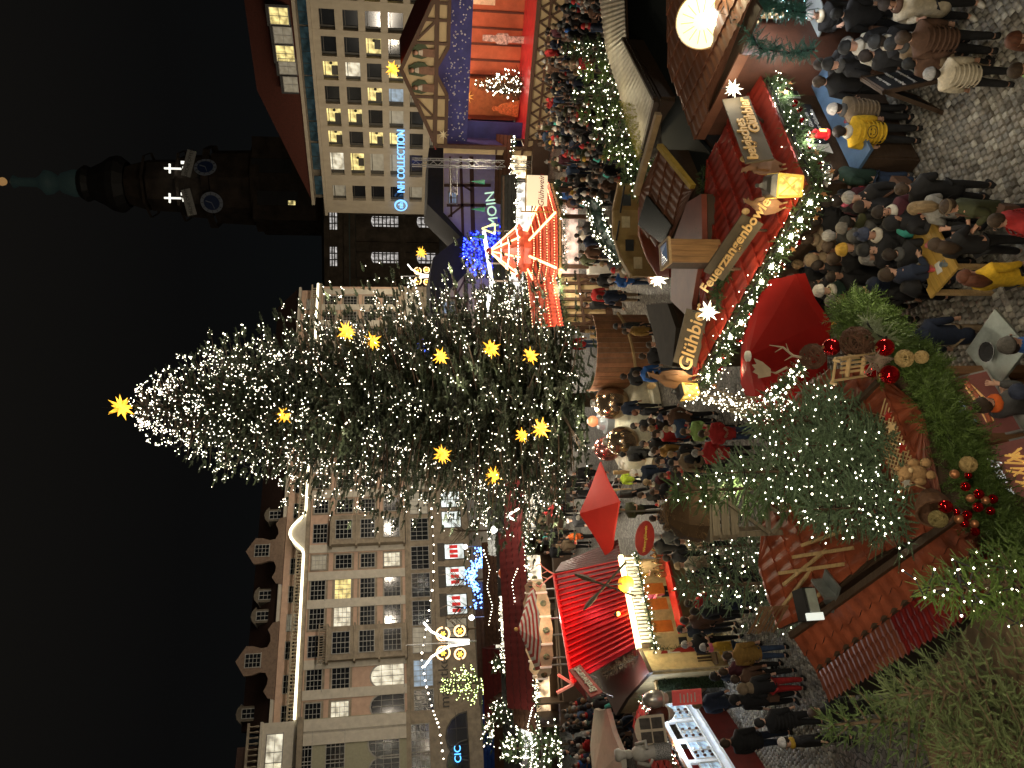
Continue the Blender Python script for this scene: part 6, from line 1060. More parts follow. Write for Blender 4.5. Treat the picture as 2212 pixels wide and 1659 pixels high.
garland('hut_front_garland','fir garland with small lights under the bright strip of the red roofed hut',[T@Vector((x,-.22,1.97)) for x in (-.2,ln*.33,ln*.66,ln+.2)],.15,420,LEAF,seed=31,nb=70,br=.018,fl=.17)
garland('hut_front_garland','red flecked garland beside the lower left end of the red roof',[T@Vector((-.3,-.1,2.5)),T@(A0.lerp(A3,.5)+Vector((-.25,0,.05)))],.15,220,mt('reddish_fir',(.08,.05,.02)),seed=32,fl=.17)
rc=G(350,1300,2.9)
for k,(p,q) in enumerate((((233,1262)[::-1],(0,0)),)): pass
o1=[((352,1243),(234,1370)),((342,1261),(430,1343))]
for k,(a,c,lb) in enumerate((((415,1243),(235+140,1372),'grey wooden oar crossing from upper right'),((343,1262),(448,1345),'grey wooden oar crossing from upper left'))):
    pa_,pc_=(P(418,1243,22.6),P(371,1373,21.3)) if k==0 else (P(343,1262,22.4),P(445,1352,21.5))
    t=thing('wooden_oar',lb+' on the red roof','oar',pa_,0,'crossed oars on the red roof'); d=pc_-pa_; b=MB(); b.tube([(0,0,0),d],.035,6); b.build('shaft',GREYW,t); b=MB(); b.tube([d*-.02,d*.06,d*.2,d*.34],[.01,.07,.085,.035],5); b.build('blade',GREYW,t)
t=thing('golden_disc','glowing amber glass disc hanging below the crossed oars','disc',P(398,1352,21.0),R(20)); b=MB(); b.lathe([(.001,-.03),(.24,0),(.001,.03)],18); o=b.build('disc',mt('amber_glass',(.8,.3,.03),.2,em=(1,.45,.05),es=.45,wave=8),t); o.rotation_euler=(R(60),R(20),0); b=MB(); b.tube([(0,0,.1),(0,0,.6)],.02,4); b.build('hanger',BLACK,t)
t=thing('deer_antlers','pink lit deer antlers on the far ridge end of the red hut','antlers',T@A2,0); b=MB(); AN=mt('lit_antler',(.7,.4,.3),.5,em=(1,.3,.2),es=.15)
for sg in (-1,1): b.tube([(0,0,0),(sg*.15,0,.25),(sg*.4,0,.55),(sg*.35,0,.95)],[.035,.03,.022,.008],5); b.tube([(sg*.15,0,.25),(sg*.02,0,.55)],[.022,.006],4); b.tube([(sg*.3,0,.45),(sg*.6,0,.6)],[.02,.006],4); b.tube([(sg*.4,0,.6),(sg*.2,0,.85)],[.018,.005],4)
b.build('horns',AN,t)
t=thing('deer_antlers','small pink arrow shaped beams at the near ridge end of the red hut','antlers',T@A3,0); b=MB(); b.bar((0,0,0),(-.25,0,.55),.08); b.bar((0,0,0),(.35,0,.5),.08); b.build('beams',AN,t)
s=signboard('slanted red sign with pale letters Bratwurst left of the red hut',P(165,1302,20.3),P(225,1252,21.6),.38,[('Bratwurst',.5,.5)],m=mt('red_sign',(.3,.03,.02),.5),tm=WHT,size=.28)
s['group']='signs around the red hut'
t=thing('oval_sign','red oval sign reading Winzerglühwein at the right of the red hut','sign',P(497,1392,22),R(-15)); b=MB(); b.lathe([(.001,-.03),(.3,0),(.3,.04),(.001,.05)],18); o=b.build('plate',REDM,t); o.rotation_euler=(R(90),0,0); o.scale=(1.9,1,1); text('Winzerglühwein',t,(0,-.07,0),.13,mt('yellow_letters',(.8,.55,.1)),.006)
# brown tarp roof, yellow wall, hedge with Santa
br=flat('leather_brown_awning','dark brown sagging awning roof left of the red hut','awning',[(208,1285),(256,1318),(262,1376),(206,1402),(150,1352),(113,1330)],2.5,mt('brown_tarpaulin',(.045,.022,.015),.35,scale=2),wl=mt('pale_pine',(.5,.38,.2),.6),ins=.1)
hg=thing('ivy_hedge_wall','dark ivy covered wall panel with a framed edge','hedge wall',G(268,1545,0),0); a,c=G(268,1547,0),G(176,1565,0); l_,rz2,ln2=between(c,a); hg.matrix_basis=Matrix.Translation(l_)@Matrix.Rotation(rz2,4,'Z'); pbox(hg,'panel',mt('ivy_backing',(.015,.022,.01),.9),0,ln2,0,.1,0,2.0); pbox(hg,'top_rail',PINE,0,ln2,-.03,.13,2.0,2.07)
q_=np.random.RandomState(6); n=1100; bake('ivy',FING_FAR[0],FING_FAR[1],frames(np.c_[q_.rand(n)*ln2,np.full(n,-.04),q_.rand(n)*2],q_.randn(n,3)*[1,.4,1]+[0,-.6,0],.14,q_.rand(n)*6),mt('ivy_leaves',(.03,.055,.015),.5),hg)
st=thing('santa_figure','flat painted Santa figure with gift sack on the ivy wall','figure',hg.matrix_basis@Vector((ln2*.78,-.16,.75)),rz2)
for nme,m_,pl in (('coat',REDM,[(-.25,0),(.25,0),(.2,.55),(.1,.75),(-.12,.75),(-.22,.55)]),('beard',WHT,[(-.1,.5),(0,.35),(.1,.5),(.1,.78),(-.1,.78)]),('hat',REDM,[(-.13,.86),(.13,.86),(.16,1.0),(.05,1.1)]),('hat_brim',WHT,[(-.15,.78),(.15,.78),(.15,.86),(-.15,.86)]),('hem',WHT,[(-.28,-.05),(.28,-.05),(.28,.03),(-.28,.03)]),('cuff',WHT,[(.18,.28),(.34,.3),(.33,.38),(.18,.36)]),('gift',BLACK,[(.3,.2),(.5,.2),(.5,.45),(.3,.45)])): b=MB(); b.prism(pl,-.03-.01*len(nme)%3*.01,.02); b.build(nme,m_,st)
bn=thing('slatted_bench_back','brown slatted bench back below the Santa figure','bench',hg.matrix_basis@Vector((.55,-.5,0)),rz2)
for k in range(8): pbox(bn,'slat',DARKW,.1*k,.1*k+.06,0,.03,.35,.85)
pbox(bn,'seat',DARKW,0,.8,-.35,0,.38,.43)
# ---------------- Schaumküsse stall ----------------
a,c=G(0,1568,1.05),G(141,1478,1.05)
a=G(-30,1590,1.0); c=G(143,1484,1.0); l,rz,ln=between(a,c); l.z=0
sk_=thing('sweets_stall','white fronted chocolate kiss stall with red roof and wooden name strip','stall',l,rz); WL=mt('white_lit_front',(.75,.78,.8),.4,em=(.75,.85,1),es=.28)
pbox(sk_,'base_panel',mt('dark_red_panel',(.14,.015,.012),.5),0,ln,0,.08,0,.95); pbox(sk_,'window_ledge',WL,-.1,ln+.05,-.25,.1,.95,1.03); pbox(sk_,'lower_front',WL,0,ln,.0,.05,1.03,1.12); pbox(sk_,'upper_front',WL,0,ln,.0,.05,1.9,2.1)
nw=4; wv=ln/nw
for k in range(nw):
    pbox(sk_,'front_pillar',WL,k*wv-.05,k*wv+.07,-.02,.05,1.12,1.9); x0=k*wv+.1; x1=(k+1)*wv-.07
    o=win(sk_,x0,x1,1.15,1.85,WHW,glow('display_case_light',(.6,.8,1),.5,wave=6),2,2,.03,fr=.03,arch=False,bar_=.025,name='display_window'); o.scale=((x1-x0)/round((x1-x0)*4)*4,1,.7)
    for i in range(9):
        b=MB(); b.lathe([(.035,0),(.04,.03),(.025,.07),(.001,.085)],8,(x0+.08+(i%3)*.14+(.02 if k%2 else .0),-.02,1.17+.2*(i//3))); b.build('chocolate_kiss',mt('chocolate',(.07,.025,.012),.3) if (i+k)%3 else WHT,sk_)
ns=thing('name_strip','carved wooden strip reading Schaumküsse above the white stall front','sign',sk_.matrix_basis@Vector((0,-.12,2.1)),rz); pbox(ns,'strip',mt('orange_wood',(.4,.16,.04),.5,st=(.3,3,3),scale=8),0,ln,0,.06,0,.2); text('SCHAUMKÜSSE',ns,(ln*.52,-.015,.1),.2,mt('burnt_letters',(.1,.03,.01)),.01)
q=[sk_.matrix_basis@Vector(v) for v in ((-.1,-.25,2.32),(ln+.1,-.25,2.32),(ln+.1,.75,2.6),(-.1,.75,2.6))]; quadroof(sk_,*q,mt('red_scale_roof',(.33,.03,.02),.5),4,16,name='roof_course')
pbox(sk_,'back_wall',REDM,0,ln,1.6,1.66,0,2.5); pbox(sk_,'inner_roof',DARKW,0,ln,.75,1.66,2.5,2.6)
lamp('stall_lamp',sk_.matrix_basis@Vector((ln*.4,-.25,2.02)),26,(.75,.87,1),.05); lamp('stall_lamp',sk_.matrix_basis@Vector((ln*.85,-.25,2.02)),26,(.75,.87,1),.05)
rs=thing('side_sign','red hanging price sign with white script at the right end of the sweets stall','sign',P(146,1462,17.2),R(8)); pbox(rs,'panel',mt('pink_red_sign',(.55,.07,.06),.5,em=(1,.15,.12),es=.12),-.12,.22,0,.04,-.62,.1)
for k in range(5): pbox(rs,'script_line',WHT,-.06,.15-.03*(k%2),-.012,0,-.1-.09*k,-.075-.09*k)
cb=mt('chocolate_gloss',(.09,.03,.02),.25)
for k,(U,V,m_,nm) in enumerate(((118,1441,cb,'giant chocolate kiss in a paper cup on the sweets stall roof'),(150,1430,mt('foil_silver',(.5,.48,.45),.3,metal=.6),'giant silver wrapped kiss on the sweets stall roof'))):
    t=thing('giant_chocolate_kiss',nm,'ornament',P(U,V,17.9),0,'giant chocolate kisses'); b=MB(); b.lathe([(.16,0),(.2,.08),(.21,.22),(.17,.38),(.08,.47),(.001,.49)],16); b.build('kiss',m_,t,smooth=True); b=MB(); b.lathe([(.1,-.14),(.19,.0),(.17,.02)],12); b.build('cup',WHT,t)
dm=thing('arched_window_prop','white arched window frame with dark photos on the sweets stall roof','window frame',P(84,1438,17.2),R(25)); dm.matrix_basis=dm.matrix_basis@Matrix.Rotation(R(-12),4,'X')
b=MB(); k=8; W_=.33; b.prism([(-W_,0)]+[(-W_*math.cos(math.pi*i/k),.5+.22*math.sin(math.pi*i/k)) for i in range(k+1)]+[(W_,0)],0,.08) ; b.build('frame',mt('cream_wood',(.6,.5,.38),.6),dm)
for x in (-.27,.03):
    for z in (.06,.34): pbox(dm,'picture_pane',mt('dark_photo',(.04,.03,.025),.2,scale=8,var=.8),x,x+.24,-.015,-.001,z,z+.25)
cf=thing('chef_statue','life size white chef figure with checked apron on the sweets stall roof','statue',P(37,1438,17.0)-Vector((0,0,.1)),R(20)); WS=mt('white_statue',(.5,.48,.45),.6)
for nme,f_ in (('body',lambda b:b.lathe([(.13,0),(.17,.35),(.14,.5),(.2,.75),(.12,.88),(.06,.9)],12)),('head',lambda b:b.ball((0,-.02,1.0),.1,10,7,1.15)),('hat',lambda b:b.lathe([(.09,1.06),(.1,1.14),(.15,1.22),(.13,1.3),(.001,1.32)],10)),('arm',lambda b:b.tube([(.18,0,.8),(.25,-.15,.6),(.1,-.25,.62)],[.055,.045,.035],6)),('arm',lambda b:b.tube([(-.18,0,.8),(-.26,-.1,.55),(-.12,-.22,.5)],[.055,.045,.035],6))): b=MB(); f_(b); b.build(nme,WS,cf,smooth=True)
b=MB(); b.lathe([(.18,.02),(.185,.4)],14,ang=math.pi); o=b.build('checked_apron',mt('checked',(.3,.3,.3),.7,scale=40,var=.9),cf); o.rotation_euler=(0,0,math.pi)
garland('stall_roof_garland','lit fir garland with gold bows on the sweets stall roof',[sk_.matrix_basis@Vector((x,-.2,2.42)) for x in (0,ln*.5,ln+.1)],.12,260,LEAF,seed=35,nb=60,br=.018,fl=.15)
# striped canopy with painted frieze
ap=P(300,1119,31); can=thing('striped_canopy','red and white striped carousel canopy with painted cream frieze','canopy',(ap.x,31,0),0); rC=1.75; zE=P(300,1172,29.4).z; ST=[mt('canopy_red',(.4,.03,.02),.8),mt('canopy_white',(.6,.55,.48),.8)]
for k in range(13):
    f0,f1=k/13,(k+1)/13; b=MB(); hz_=ap.z-zE; b.lathe([(rC*(1-f0),zE+hz_*f0),(max(.001,rC*(1-f1)),zE+hz_*f1)],8); b.build('stripe',ST[k%2],can)
for k in range(12):
    a,d=2*math.pi*k/12,2*math.pi*(k+1)/12; R2=rC*1.12; A=Vector((R2*math.cos(a),R2*math.sin(a),0)); D=Vector((R2*math.cos(d),R2*math.sin(d),0)); b=MB(); m=(A+D)/2*1.03
    b.add([A+Vector((0,0,zE-.3)),m+Vector((0,0,zE-.36)),D+Vector((0,0,zE-.3)),D+Vector((0,0,zE+.08)),m+Vector((0,0,zE+.2)),A+Vector((0,0,zE+.08))],[(0,1,4,5),(1,2,3,4)]); b.build('frieze_panel',mt('gilt_cream',(.6,.42,.22),.5,em=(1,.7,.4),es=.1),can)
    b=MB(); b.ball((m.x*1.02,m.y*1.02,zE-.08),.13,8,5,1); o=b.build('painted_medallion',mt('painted_landscape',(.2,.22,.12),.6,scale=8,var=.8),can); b=MB(); b.bar(A*1.01+Vector((0,0,zE-.32)),A*1.01+Vector((0,0,zE+.14)),.07); b.build('gilt_pillar',mt('bright_gilt',(.8,.65,.45),.4,em=(1,.8,.6),es=.35),can)
for k in range(6): a=k*1.047; b=MB(); b.tube([(rC*.9*math.cos(a),rC*.9*math.sin(a),0),(rC*.9*math.cos(a),rC*.9*math.sin(a),zE)],.04,5); b.build('pole',STEEL,can)
b=MB(); b.ball((0,0,ap.z+.08),.09,8,6); b.build('gold_knob',GOLD,can)
lamp('canopy_lamp',Vector((ap.x+1.2,28.2,4.1)),60,(1,.85,.65),.1)
# ---------------- giant ornament ride platform ----------------
pc=G(750,1338,.9); pl=thing('ornament_platform','round cream platform carrying giant metallic ornaments under the great fir','platform',(pc.x,pc.y,0),0)
b=MB(); b.lathe([(2.35,0),(2.35,.25),(2.25,.3),(.001,.3)],28); b.build('deck',mt('cream_platform',(.65,.6,.45),.4),pl); b=MB(); b.lathe([(2.0,.3),(1.9,.8),(1.3,1.0),(.9,1.2),(.001,1.25)],24); b.build('upper_tier',mt('cream_platform',(.65,.6,.45),.4),pl,smooth=True)
b=MB(); b.lathe([(.5,1.2),(.5,1.5),(.38,1.55),(.3,1.75),(.001,1.8)],16); b.build('grey_hub',mt('grey_hub',(.3,.33,.36),.3,metal=.5),pl); b=MB(); b.ball((0,0,1.95),.22,12,8); b.build('orange_ball',glow('orange_glow',(1,.35,.15),.5),pl)
CHB=mt('bronze_chrome',(.42,.3,.2),.18,metal=.9)
for u,v,y,r_,m_,lb in ((789,1322,27.6,.62,CHB,'giant bronze egg shaped ornament right on the ride platform'),(706,1345,26.8,.55,CHB,'giant bronze ball ornament left on the ride platform'),(690,1312,28.5,.48,mt('pink_chrome',(.5,.2,.18),.2,metal=.9),'giant pinkish ornament behind the bronze ball')):
    t=thing('giant_ornament',lb,'ornament',P(u,v,y),0,'giant metallic ornaments'); b=MB(); b.ball((0,0,0),r_,20,14,1.12); b.build('ball',m_,t,smooth=True); b=MB(); b.lathe([(r_*.25,r_*1.1),(r_*.22,r_*1.3),(.001,r_*1.32)],10); b.build('cap',STEEL,t)
lamp('platform_lamp',Vector((pc.x+.3,pc.y-.9,2.35)),70,(1,.93,.72),.1); 
dome=thing('plank_barrel_wall','curved wooden plank shell right of the ride platform','shell',(P(880,1300,28).x+.4,28.2,0),R(-20)); n=22
for k in range(n):
    a0_,a1_=R(15+150*k/n),R(15+150*(k+.93)/n)
    for r0,nm,zz0,zz1 in ((1.55,'plank',.2,2.25),): b=MB(); b.add([(r0*math.cos(a),-r0*math.sin(a)*1.0,z) for a in (a0_,a1_) for z in (zz0,zz1)]+[((r0-.05)*math.cos(a),-(r0-.05)*math.sin(a),z) for a in (a0_,a1_) for z in (zz0,zz1)],[(0,2,3,1),(4,5,7,6),(0,1,5,4),(2,6,7,3),(1,3,7,5)]); b.build('plank',mt('reddish_plank',(.3,.13,.06),.5) if k%2 else mt('brown_plank',(.24,.11,.05),.5),dome)
b=MB(); b.tube([(1.62*math.cos(R(15+10*k)),-1.62*math.sin(R(15+10*k)),1.3-.06*k) for k in range(16)],.06,5); b.build('hoop',PINE,dome)
for k,(pxl,lb) in enumerate((([(1000,1298),(944,1298),(932,1310)],'right rail fence of wooden posts and steel bars near the timber wall'),([(972,1330),(958,1352),(905,1356)],'middle rail fence of wooden posts and steel bars'),([(716,1372),(640,1366),(600,1345)],'left rail fence below the ride platform'))):
    pts=[G(u,v+18,0) for u,v in pxl]; t=thing('rail_fence',lb,'fence',pts[0],0,'rail fences around the rides')
    for p in pts: b=MB(); d=p-pts[0]; b.tube([d,d+Vector((0,0,1.1))],.08,8); b.build('post',PINE,t)
    for a,c in zip(pts[:-1],pts[1:]):
        for z in (.45,.9): b=MB(); b.tube([a-pts[0]+Vector((0,0,z)),c-pts[0]+Vector((0,0,z))],.025,5); b.build('rail',STEEL,t)
t=thing('a_frame_menu','dark A-frame menu board standing on the cobbles by the counter','menu board',G(1392,2010,0)+Vector((.55,-.2,0)),R(52))
for sg in (-1,1):
    b=MB(); b.m=Matrix.Rotation(R(14*sg),4,'X'); b.box(-.36,.36,-.02+(-.22*-sg)*0,.02,0,1.25); o=b.build('panel',CHALK,t); o.location=(0,-.3*-sg*-1,0) if sg>0 else (0,.3,0)
    o.location=(0,-.3 if sg<0 else .3,0); o.matrix_basis=Matrix.Translation((0,.3*sg,0)); o.data.transform(Matrix.Identity(4))
    b=MB(); b.m=Matrix.Rotation(R(14*sg),4,'X')
    for x0,x1,z0,z1 in ((-.4,-.35,0,1.3),(.35,.4,0,1.3),(-.4,.4,1.25,1.3),(-.4,.4,.08,.14)): b.box(x0,x1,-.035,.035,z0,z1)
    o=b.build('frame',DARKW,t,stuff=True); o.matrix_basis=Matrix.Translation((0,.3*sg,0))
    if sg<0:
        for i,s in enumerate(('Unsere Karte','Belgisches Glühbier','Feuerzangenbowle','Roter Glühwein')): tt=text(s,t,(0,-.3+.0,0),.085,WHW,.002); tt.matrix_basis=Matrix.Translation((0,-.3,0))@Matrix.Rotation(R(-14),4,'X')@Matrix.Translation((0,-.04,1.1-.2*i))@Matrix.Rotation(R(90),4,'X')
# beer table near centre bottom and steel table
wt=thing('wooden_beer_table','yellow wooden standing table with napkins, cups and crumbs','table',G(1112,2005,1.08)-Vector((0,0,1.08)),R(33))
for k in range(5): pbox(wt,'table_board',mt('varnished_pine',(.42,.26,.06),.35,st=(.3,3,3),scale=5),-.62,.62,-.36+k*.145,-.22+k*.145,1.04,1.08)
for x,y in ((-.55,-.3),(.55,-.3),(.55,.3),(-.55,.3)): b=MB(); b.bar((x,y,0),(x,y,1.04),.07); b.build('leg',PINE,wt)
def onT(t,x,y,z=1.08): return t.matrix_basis@Vector((x,y,z))
for k,(x,y,c) in enumerate(((-.3,.05,(.5,.08,.09)),(.05,-.12,(.6,.2,.2)),(-.42,-.2,(.15,.2,.25)),(.2,.2,(.5,.08,.09)))):
    t=thing('mug',['red mug beside the napkin on the beer table','pink mug in the middle of the beer table','dark blue mug at the left end of the beer table','red mug near the far side of the beer table'][k],'mug',onT(wt,x,y),0,'mugs on the beer table'); b=MB(); b.lathe([(.035,0),(.04,.09),(.035,.09),(.03,.01),(.001,.01)],10); b.build('cup',mt('mug%d'%k,c,.3),t); b=MB(); b.tube([(.035,0,.02),(.065,0,.03),(.065,0,.06),(.037,0,.075)],.007,5); b.build('handle',mt('mug%d'%k,c,.3),t)
for k,(x,y) in enumerate(((-.15,.2),(-.35,-.05),(.1,.28))): t=thing('napkin',['white paper tray on the far side of the beer table','grey napkin beside the dark mug','white napkin at the table edge'][k],'napkin',onT(wt,x,y,1.082),R(20*k),'paper napkins on the beer table'); pbox(t,'sheet',mt('paper',(.55,.55,.52),.8),-.09,.09,-.06,.06,0,.006)
s2_=bartable('square pale steel table at the bottom edge right of the snack hut',G(905,2150,1.05)-Vector((0,0,1.05)),.4,1.05,mt('brushed_steel_top',(.4,.45,.42),.3,metal=.6),square=True); s2_.matrix_basis=s2_.matrix_basis@Matrix.Rotation(R(25),4,'Z')
t=thing('ash_bowl','round black bowl on the square steel table','bowl',s2_.matrix_basis@Vector((.05,.1,1.05)),0); b=MB(); b.lathe([(.1,0),(.15,.05),(.13,.05),(.09,.01),(.001,.01)],14); b.build('bowl',BLACK,t); b=MB(); b.lathe([(.15,.05),(.155,.06),(.145,.06)],14); b.build('rim',STEEL,t)
# foreground firs on the camera's own terrace
tr=struct(flat('terrace_roof','flat brown roof of the viewing terrace at the lower left','roof',[(-120,2060),(60,1990),(210,2010),(330,2110),(420,2300),(-150,2400)],5.0,mt('terrace_felt',(.12,.08,.045),.7,scale=3)))
for lb,u,v,y,h_,r_,sd_,m_,nb in (('unlit foreground spruce with a long bare leader at the left',92,1786,5.6,2.1,.62,201,mt('fg_spruce',(.1,.16,.05),.6,scale=6,var=.5),0),('unlit foreground spruce with pale tips in the lower left corner',156,1922,4.9,1.6,.6,202,mt('fg_spruce2',(.13,.17,.07),.6,scale=6,var=.4),0),('foreground fir covered in bright warm lights at the bottom edge',386,2004,4.8,1.35,.42,203,THUJA,85),('second unlit foreground spruce cut by the bottom left frame corner',28,2040,4.6,1.2,.6,204,mt('fg_spruce2',(.13,.17,.07),.6,scale=6,var=.4),0)):
    a=P(u,v,y); fir('fg',lb,(a.x,a.y,a.z-h_),h_,r_,17,12,sd_,FING_NEAR,m_,fl=.14,sub=4,bulb=nb,br=.009,group='foreground firs on the terrace',bm=BULB,pw=.8,z0=.02,droop=.0)

for f_ in (.05,.35,.65,.95): lamp('eave_glow',rh.matrix_basis@Vector((ln*0+2.9*f_,-.45,2.45)),22,(1,.88,.45),.05)
# ---------------- people ----------------
def skin(name,V,Ed,rad,sub=1):
    me=bpy.data.meshes.new(name); me.from_pydata(V,Ed,[]); o=bpy.data.objects.new(name,me); COL.objects.link(o); o.modifiers.new('s','SKIN'); sv=me.skin_vertices[0].data
    for i,r in enumerate(rad): sv[i].radius=(r,r) if not hasattr(r,'__len__') else r; sv[i].use_root=(i==0)
    s=o.modifiers.new('u','SUBSURF'); s.levels=sub; s.render_levels=sub; return o
def arms(pose,a=1.):
    # shoulder, elbow, wrist, hand dir for left(-x) and right(+x) ; front is -y
    P_={'down':((-.235,.02,1.13),(-.25,-.05,.88)),'front':((-.24,.0,1.14),(-.1,-.25,1.14)),'pocket':((-.27,.05,1.14),(-.19,-.07,.95)),'up':((-.25,-.1,1.18),(-.1,-.26,1.36))}
    return P_[pose]
def chain_body(pose,pose2,legs,fat=1.):
    V=[(0,0,.95)];E=[];Rr=[(.135,.115)]
    def add(p,r,par): V.append(p);Rr.append(r);E.append((par,len(V)-1)); return len(V)-1
    w=add((0,0,1.08),(.125,.1),0); c=add((0,0,1.25),(.145,.11),w); s=add((0,0,1.39),(.13,.085),c); n=add((0,-.005,1.49),(.055,.06),s); h0=add((0,-.015,1.56),(.06,.07),n); h1=add((0,-.02,1.63),(.078,.095),h0); h2=add((0,-.01,1.69),(.07,.085),h1)
    hand={}
    for sg,ps in ((-1,pose),(1,pose2)):
        e,wr=arms(ps); e=(e[0]*-sg*-1*1 if sg<0 else -e[0],e[1],e[2]); wr=(wr[0] if sg<0 else -wr[0],wr[1],wr[2])
        if sg<0: e=(-abs(e[0]),e[1],e[2])
        sh=add((sg*.165,0,1.37),(.06,.06),s); el=add(e,(.043,.043),sh); wi=add(wr,(.03,.028),el); d=(Vector(wr)-Vector(e)).normalized(); hd=Vector(wr)+d*.07; pm=add(tuple(hd),(.036,.02),wi)
        side=d.cross(Vector((0,0,1))); side=side.normalized() if side.length>.1 else Vector((0,1,0)); cu=Vector((0,0,-1)) if abs(d.z)<.8 else Vector((-sg,0,0))
        for k in range(4):
            b0=hd+d*.03+side*(k-1.5)*.021; l=(.06,.07,.065,.05)[k]; f1=add(tuple(b0),(.0095,.0095),pm); f2=add(tuple(b0+d*l*.5),(.009,.009),f1); add(tuple(b0+d*l*.75+cu*l*.45),(.008,.008),f2)
        tb=Vector(wr)+d*.03+side*.035; t1=add(tuple(tb),(.011,.011),wi); add(tuple(tb+d*.035+side*.02+cu*.02),(.009,.009),t1)
    for sg in (-1,1):
        ky,fy=(0,0) if legs=='stand' else ((-.12*sg,.16*-sg) if True else 0)
        hp_=add((sg*.09,0,.86),(.085,.09),0); kn=add((sg*.1,ky-.02,.48),(.058,.06),hp_); an=add((sg*.11,(ky*1.6 if legs!='stand' else .0)+.02,.09),(.04,.045),kn); add((sg*.115,(ky*1.6 if legs!='stand' else 0)-.1,.04),(.04,.03),an)
    return V,E,Rr
def chain_coat(pose,pose2,long_,f=1.):
    V=[(0,0,.97)];E=[];Rr=[(.17*f,.145*f)]
    def add(p,r,par): V.append(p);Rr.append(r);E.append((par,len(V)-1)); return len(V)-1
    c=add((0,0,1.2),(.18*f,.145*f),0); s=add((0,0,1.37),(.165*f,.11*f),c); cn=add((0,.005,1.46),(.1,.09),s); add((0,.005,1.54),(.088,.09),cn); 
    b=add((0,0,.78),(.175*f,.15*f),0)
    if long_: add((0,0,.5),(.17*f,.15*f),b)
    for sg,ps in ((-1,pose),(1,pose2)):
        e,wr=arms(ps); e=(sg*abs(e[0]),e[1],e[2]); wr=(sg*abs(wr[0]),wr[1],wr[2]); sh=add((sg*.185*f,0,1.35),(.085*f,.085*f),s); el=add(e,(.068*f,.068*f),sh); d=(Vector(wr)-Vector(e)); add(tuple(Vector(e)+d*.93),(.052*f,.052*f),el)
    return V,E,Rr
def chain_legs(legs):
    V=[(0,0,.93)];E=[];Rr=[(.14,.12)]
    for sg in (-1,1):
        ky=0 if legs=='stand' else -.12*sg; i=len(V); V+=[(sg*.09,0,.84),(sg*.1,ky-.02,.48),(sg*.11,ky*1.6+.02,.1)]; Rr+=[(.1,.1),(.075,.075),(.062,.062)]; E+=[(0,i),(i,i+1),(i+1,i+2)]
    return V,E,Rr
PM={}; tmp={}
POSES=(('down','down'),('front','front'),('pocket','pocket'),('front','down'),('up','front'))
for i,(a,c) in enumerate(POSES):
    for lg in ('stand','walk'):
        if i in (0,3) or lg=='stand': tmp['body%d%s'%(i,lg)]=skin('body',*chain_body(a,c,lg))
    for lo in (0,1): tmp['coat%d%d'%(i,lo)]=skin('coat',*chain_coat(a,c,lo,1.0+.06*lo))
    tmp['puff%d'%i]=skin('coat',*chain_coat(a,c,0,1.17))
for lg in ('stand','walk'): tmp['legs'+lg]=skin('trousers',*chain_legs(lg))
bpy.context.view_layer.update(); dg=bpy.context.evaluated_depsgraph_get()
for k,o in tmp.items():
    me=bpy.data.meshes.new_from_object(o.evaluated_get(dg)); me.name=k; me.polygons.foreach_set('use_smooth',[True]*len(me.polygons)); me.materials.clear(); me.materials.append(BLACK); PM[k]=me
for o in tmp.values(): bpy.data.objects.remove(o)
def pmesh(k,f,sm=True):
    b=MB(); f(b); me=bpy.data.meshes.new(k); me.from_pydata([tuple(v) for v in b.v],[],b.f); me.polygons.foreach_set('use_smooth',[sm]*len(me.polygons)); me.materials.append(BLACK); PM[k]=me
def cap(b,r,z0,k0,back=0,sq=1.1):
    b.lathe([(r*math.sin(math.pi*t),r*sq*math.cos(math.pi*t)) for t in (k0,k0*.75,k0*.5,k0*.25,.001)],12,(0,.005+back,z0))
pmesh('hair',lambda b:(cap(b,.112,1.665,.52,.015),b.ball((0,.045,1.64),.088,10,6,1.1)))
pmesh('longhair',lambda b:(cap(b,.115,1.665,.52,.01),b.tube([(0,.05,1.68),(0,.08,1.56),(0,.1,1.42),(0,.1,1.28)],[.1,.105,.1,.04],9)))
pmesh('bun',lambda b:(cap(b,.112,1.665,.52,.015),b.ball((0,.04,1.64),.088,9,6),b.ball((0,.1,1.74),.045,8,5)))
pmesh('beanie',lambda b:b.lathe([(.112,1.655),(.12,1.66),(.12,1.695),(.112,1.7),(.1,1.755),(.06,1.79),(.001,1.8)],12,(0,.01,0)))
pmesh('bobble',lambda b:(b.lathe([(.112,1.655),(.12,1.66),(.12,1.695),(.112,1.7),(.1,1.755),(.06,1.79),(.001,1.8)],12,(0,.01,0)),b.ball((0,.01,1.82),.045,8,5)))
pmesh('hood',lambda b:(b.ball((0,.05,1.65),.14,12,8,1.05),b.lathe([(.14,1.42),(.12,1.5),(.1,1.56)],10,(0,.03,0))))
pmesh('capb',lambda b:(cap(b,.114,1.675,.5,0),b.box(-.075,.075,-.19,-.08,1.675,1.69)))
pmesh('scarf',lambda b:b.lathe([(.09,1.42),(.125,1.44),(.13,1.48),(.1,1.53),(.08,1.53)],10,(0,-.01,0)))
pmesh('face',lambda b:(b.ball((0,-.122,1.628),.014,6,4,1.5)))
pmesh('eyes',lambda b:(b.ball((-.031,-.108,1.655),.01,6,4),b.ball((.031,-.108,1.655),.01,6,4),b.box(-.022,.022,-.116,-.108,1.588,1.594)))
pmesh('ears',lambda b:(b.ball((-.08,.0,1.64),.02,6,4,1.5),b.ball((.08,.0,1.64),.02,6,4,1.5)))
pmesh('shoe0',lambda b:b.tube([(-.11,.05,.045),(-.112,-.05,.05),(-.115,-.16,.035)],[.05,.055,.03],7)); pmesh('shoe1',lambda b:b.tube([(.11,.05,.045),(.112,-.05,.05),(.115,-.16,.035)],[.05,.055,.03],7))
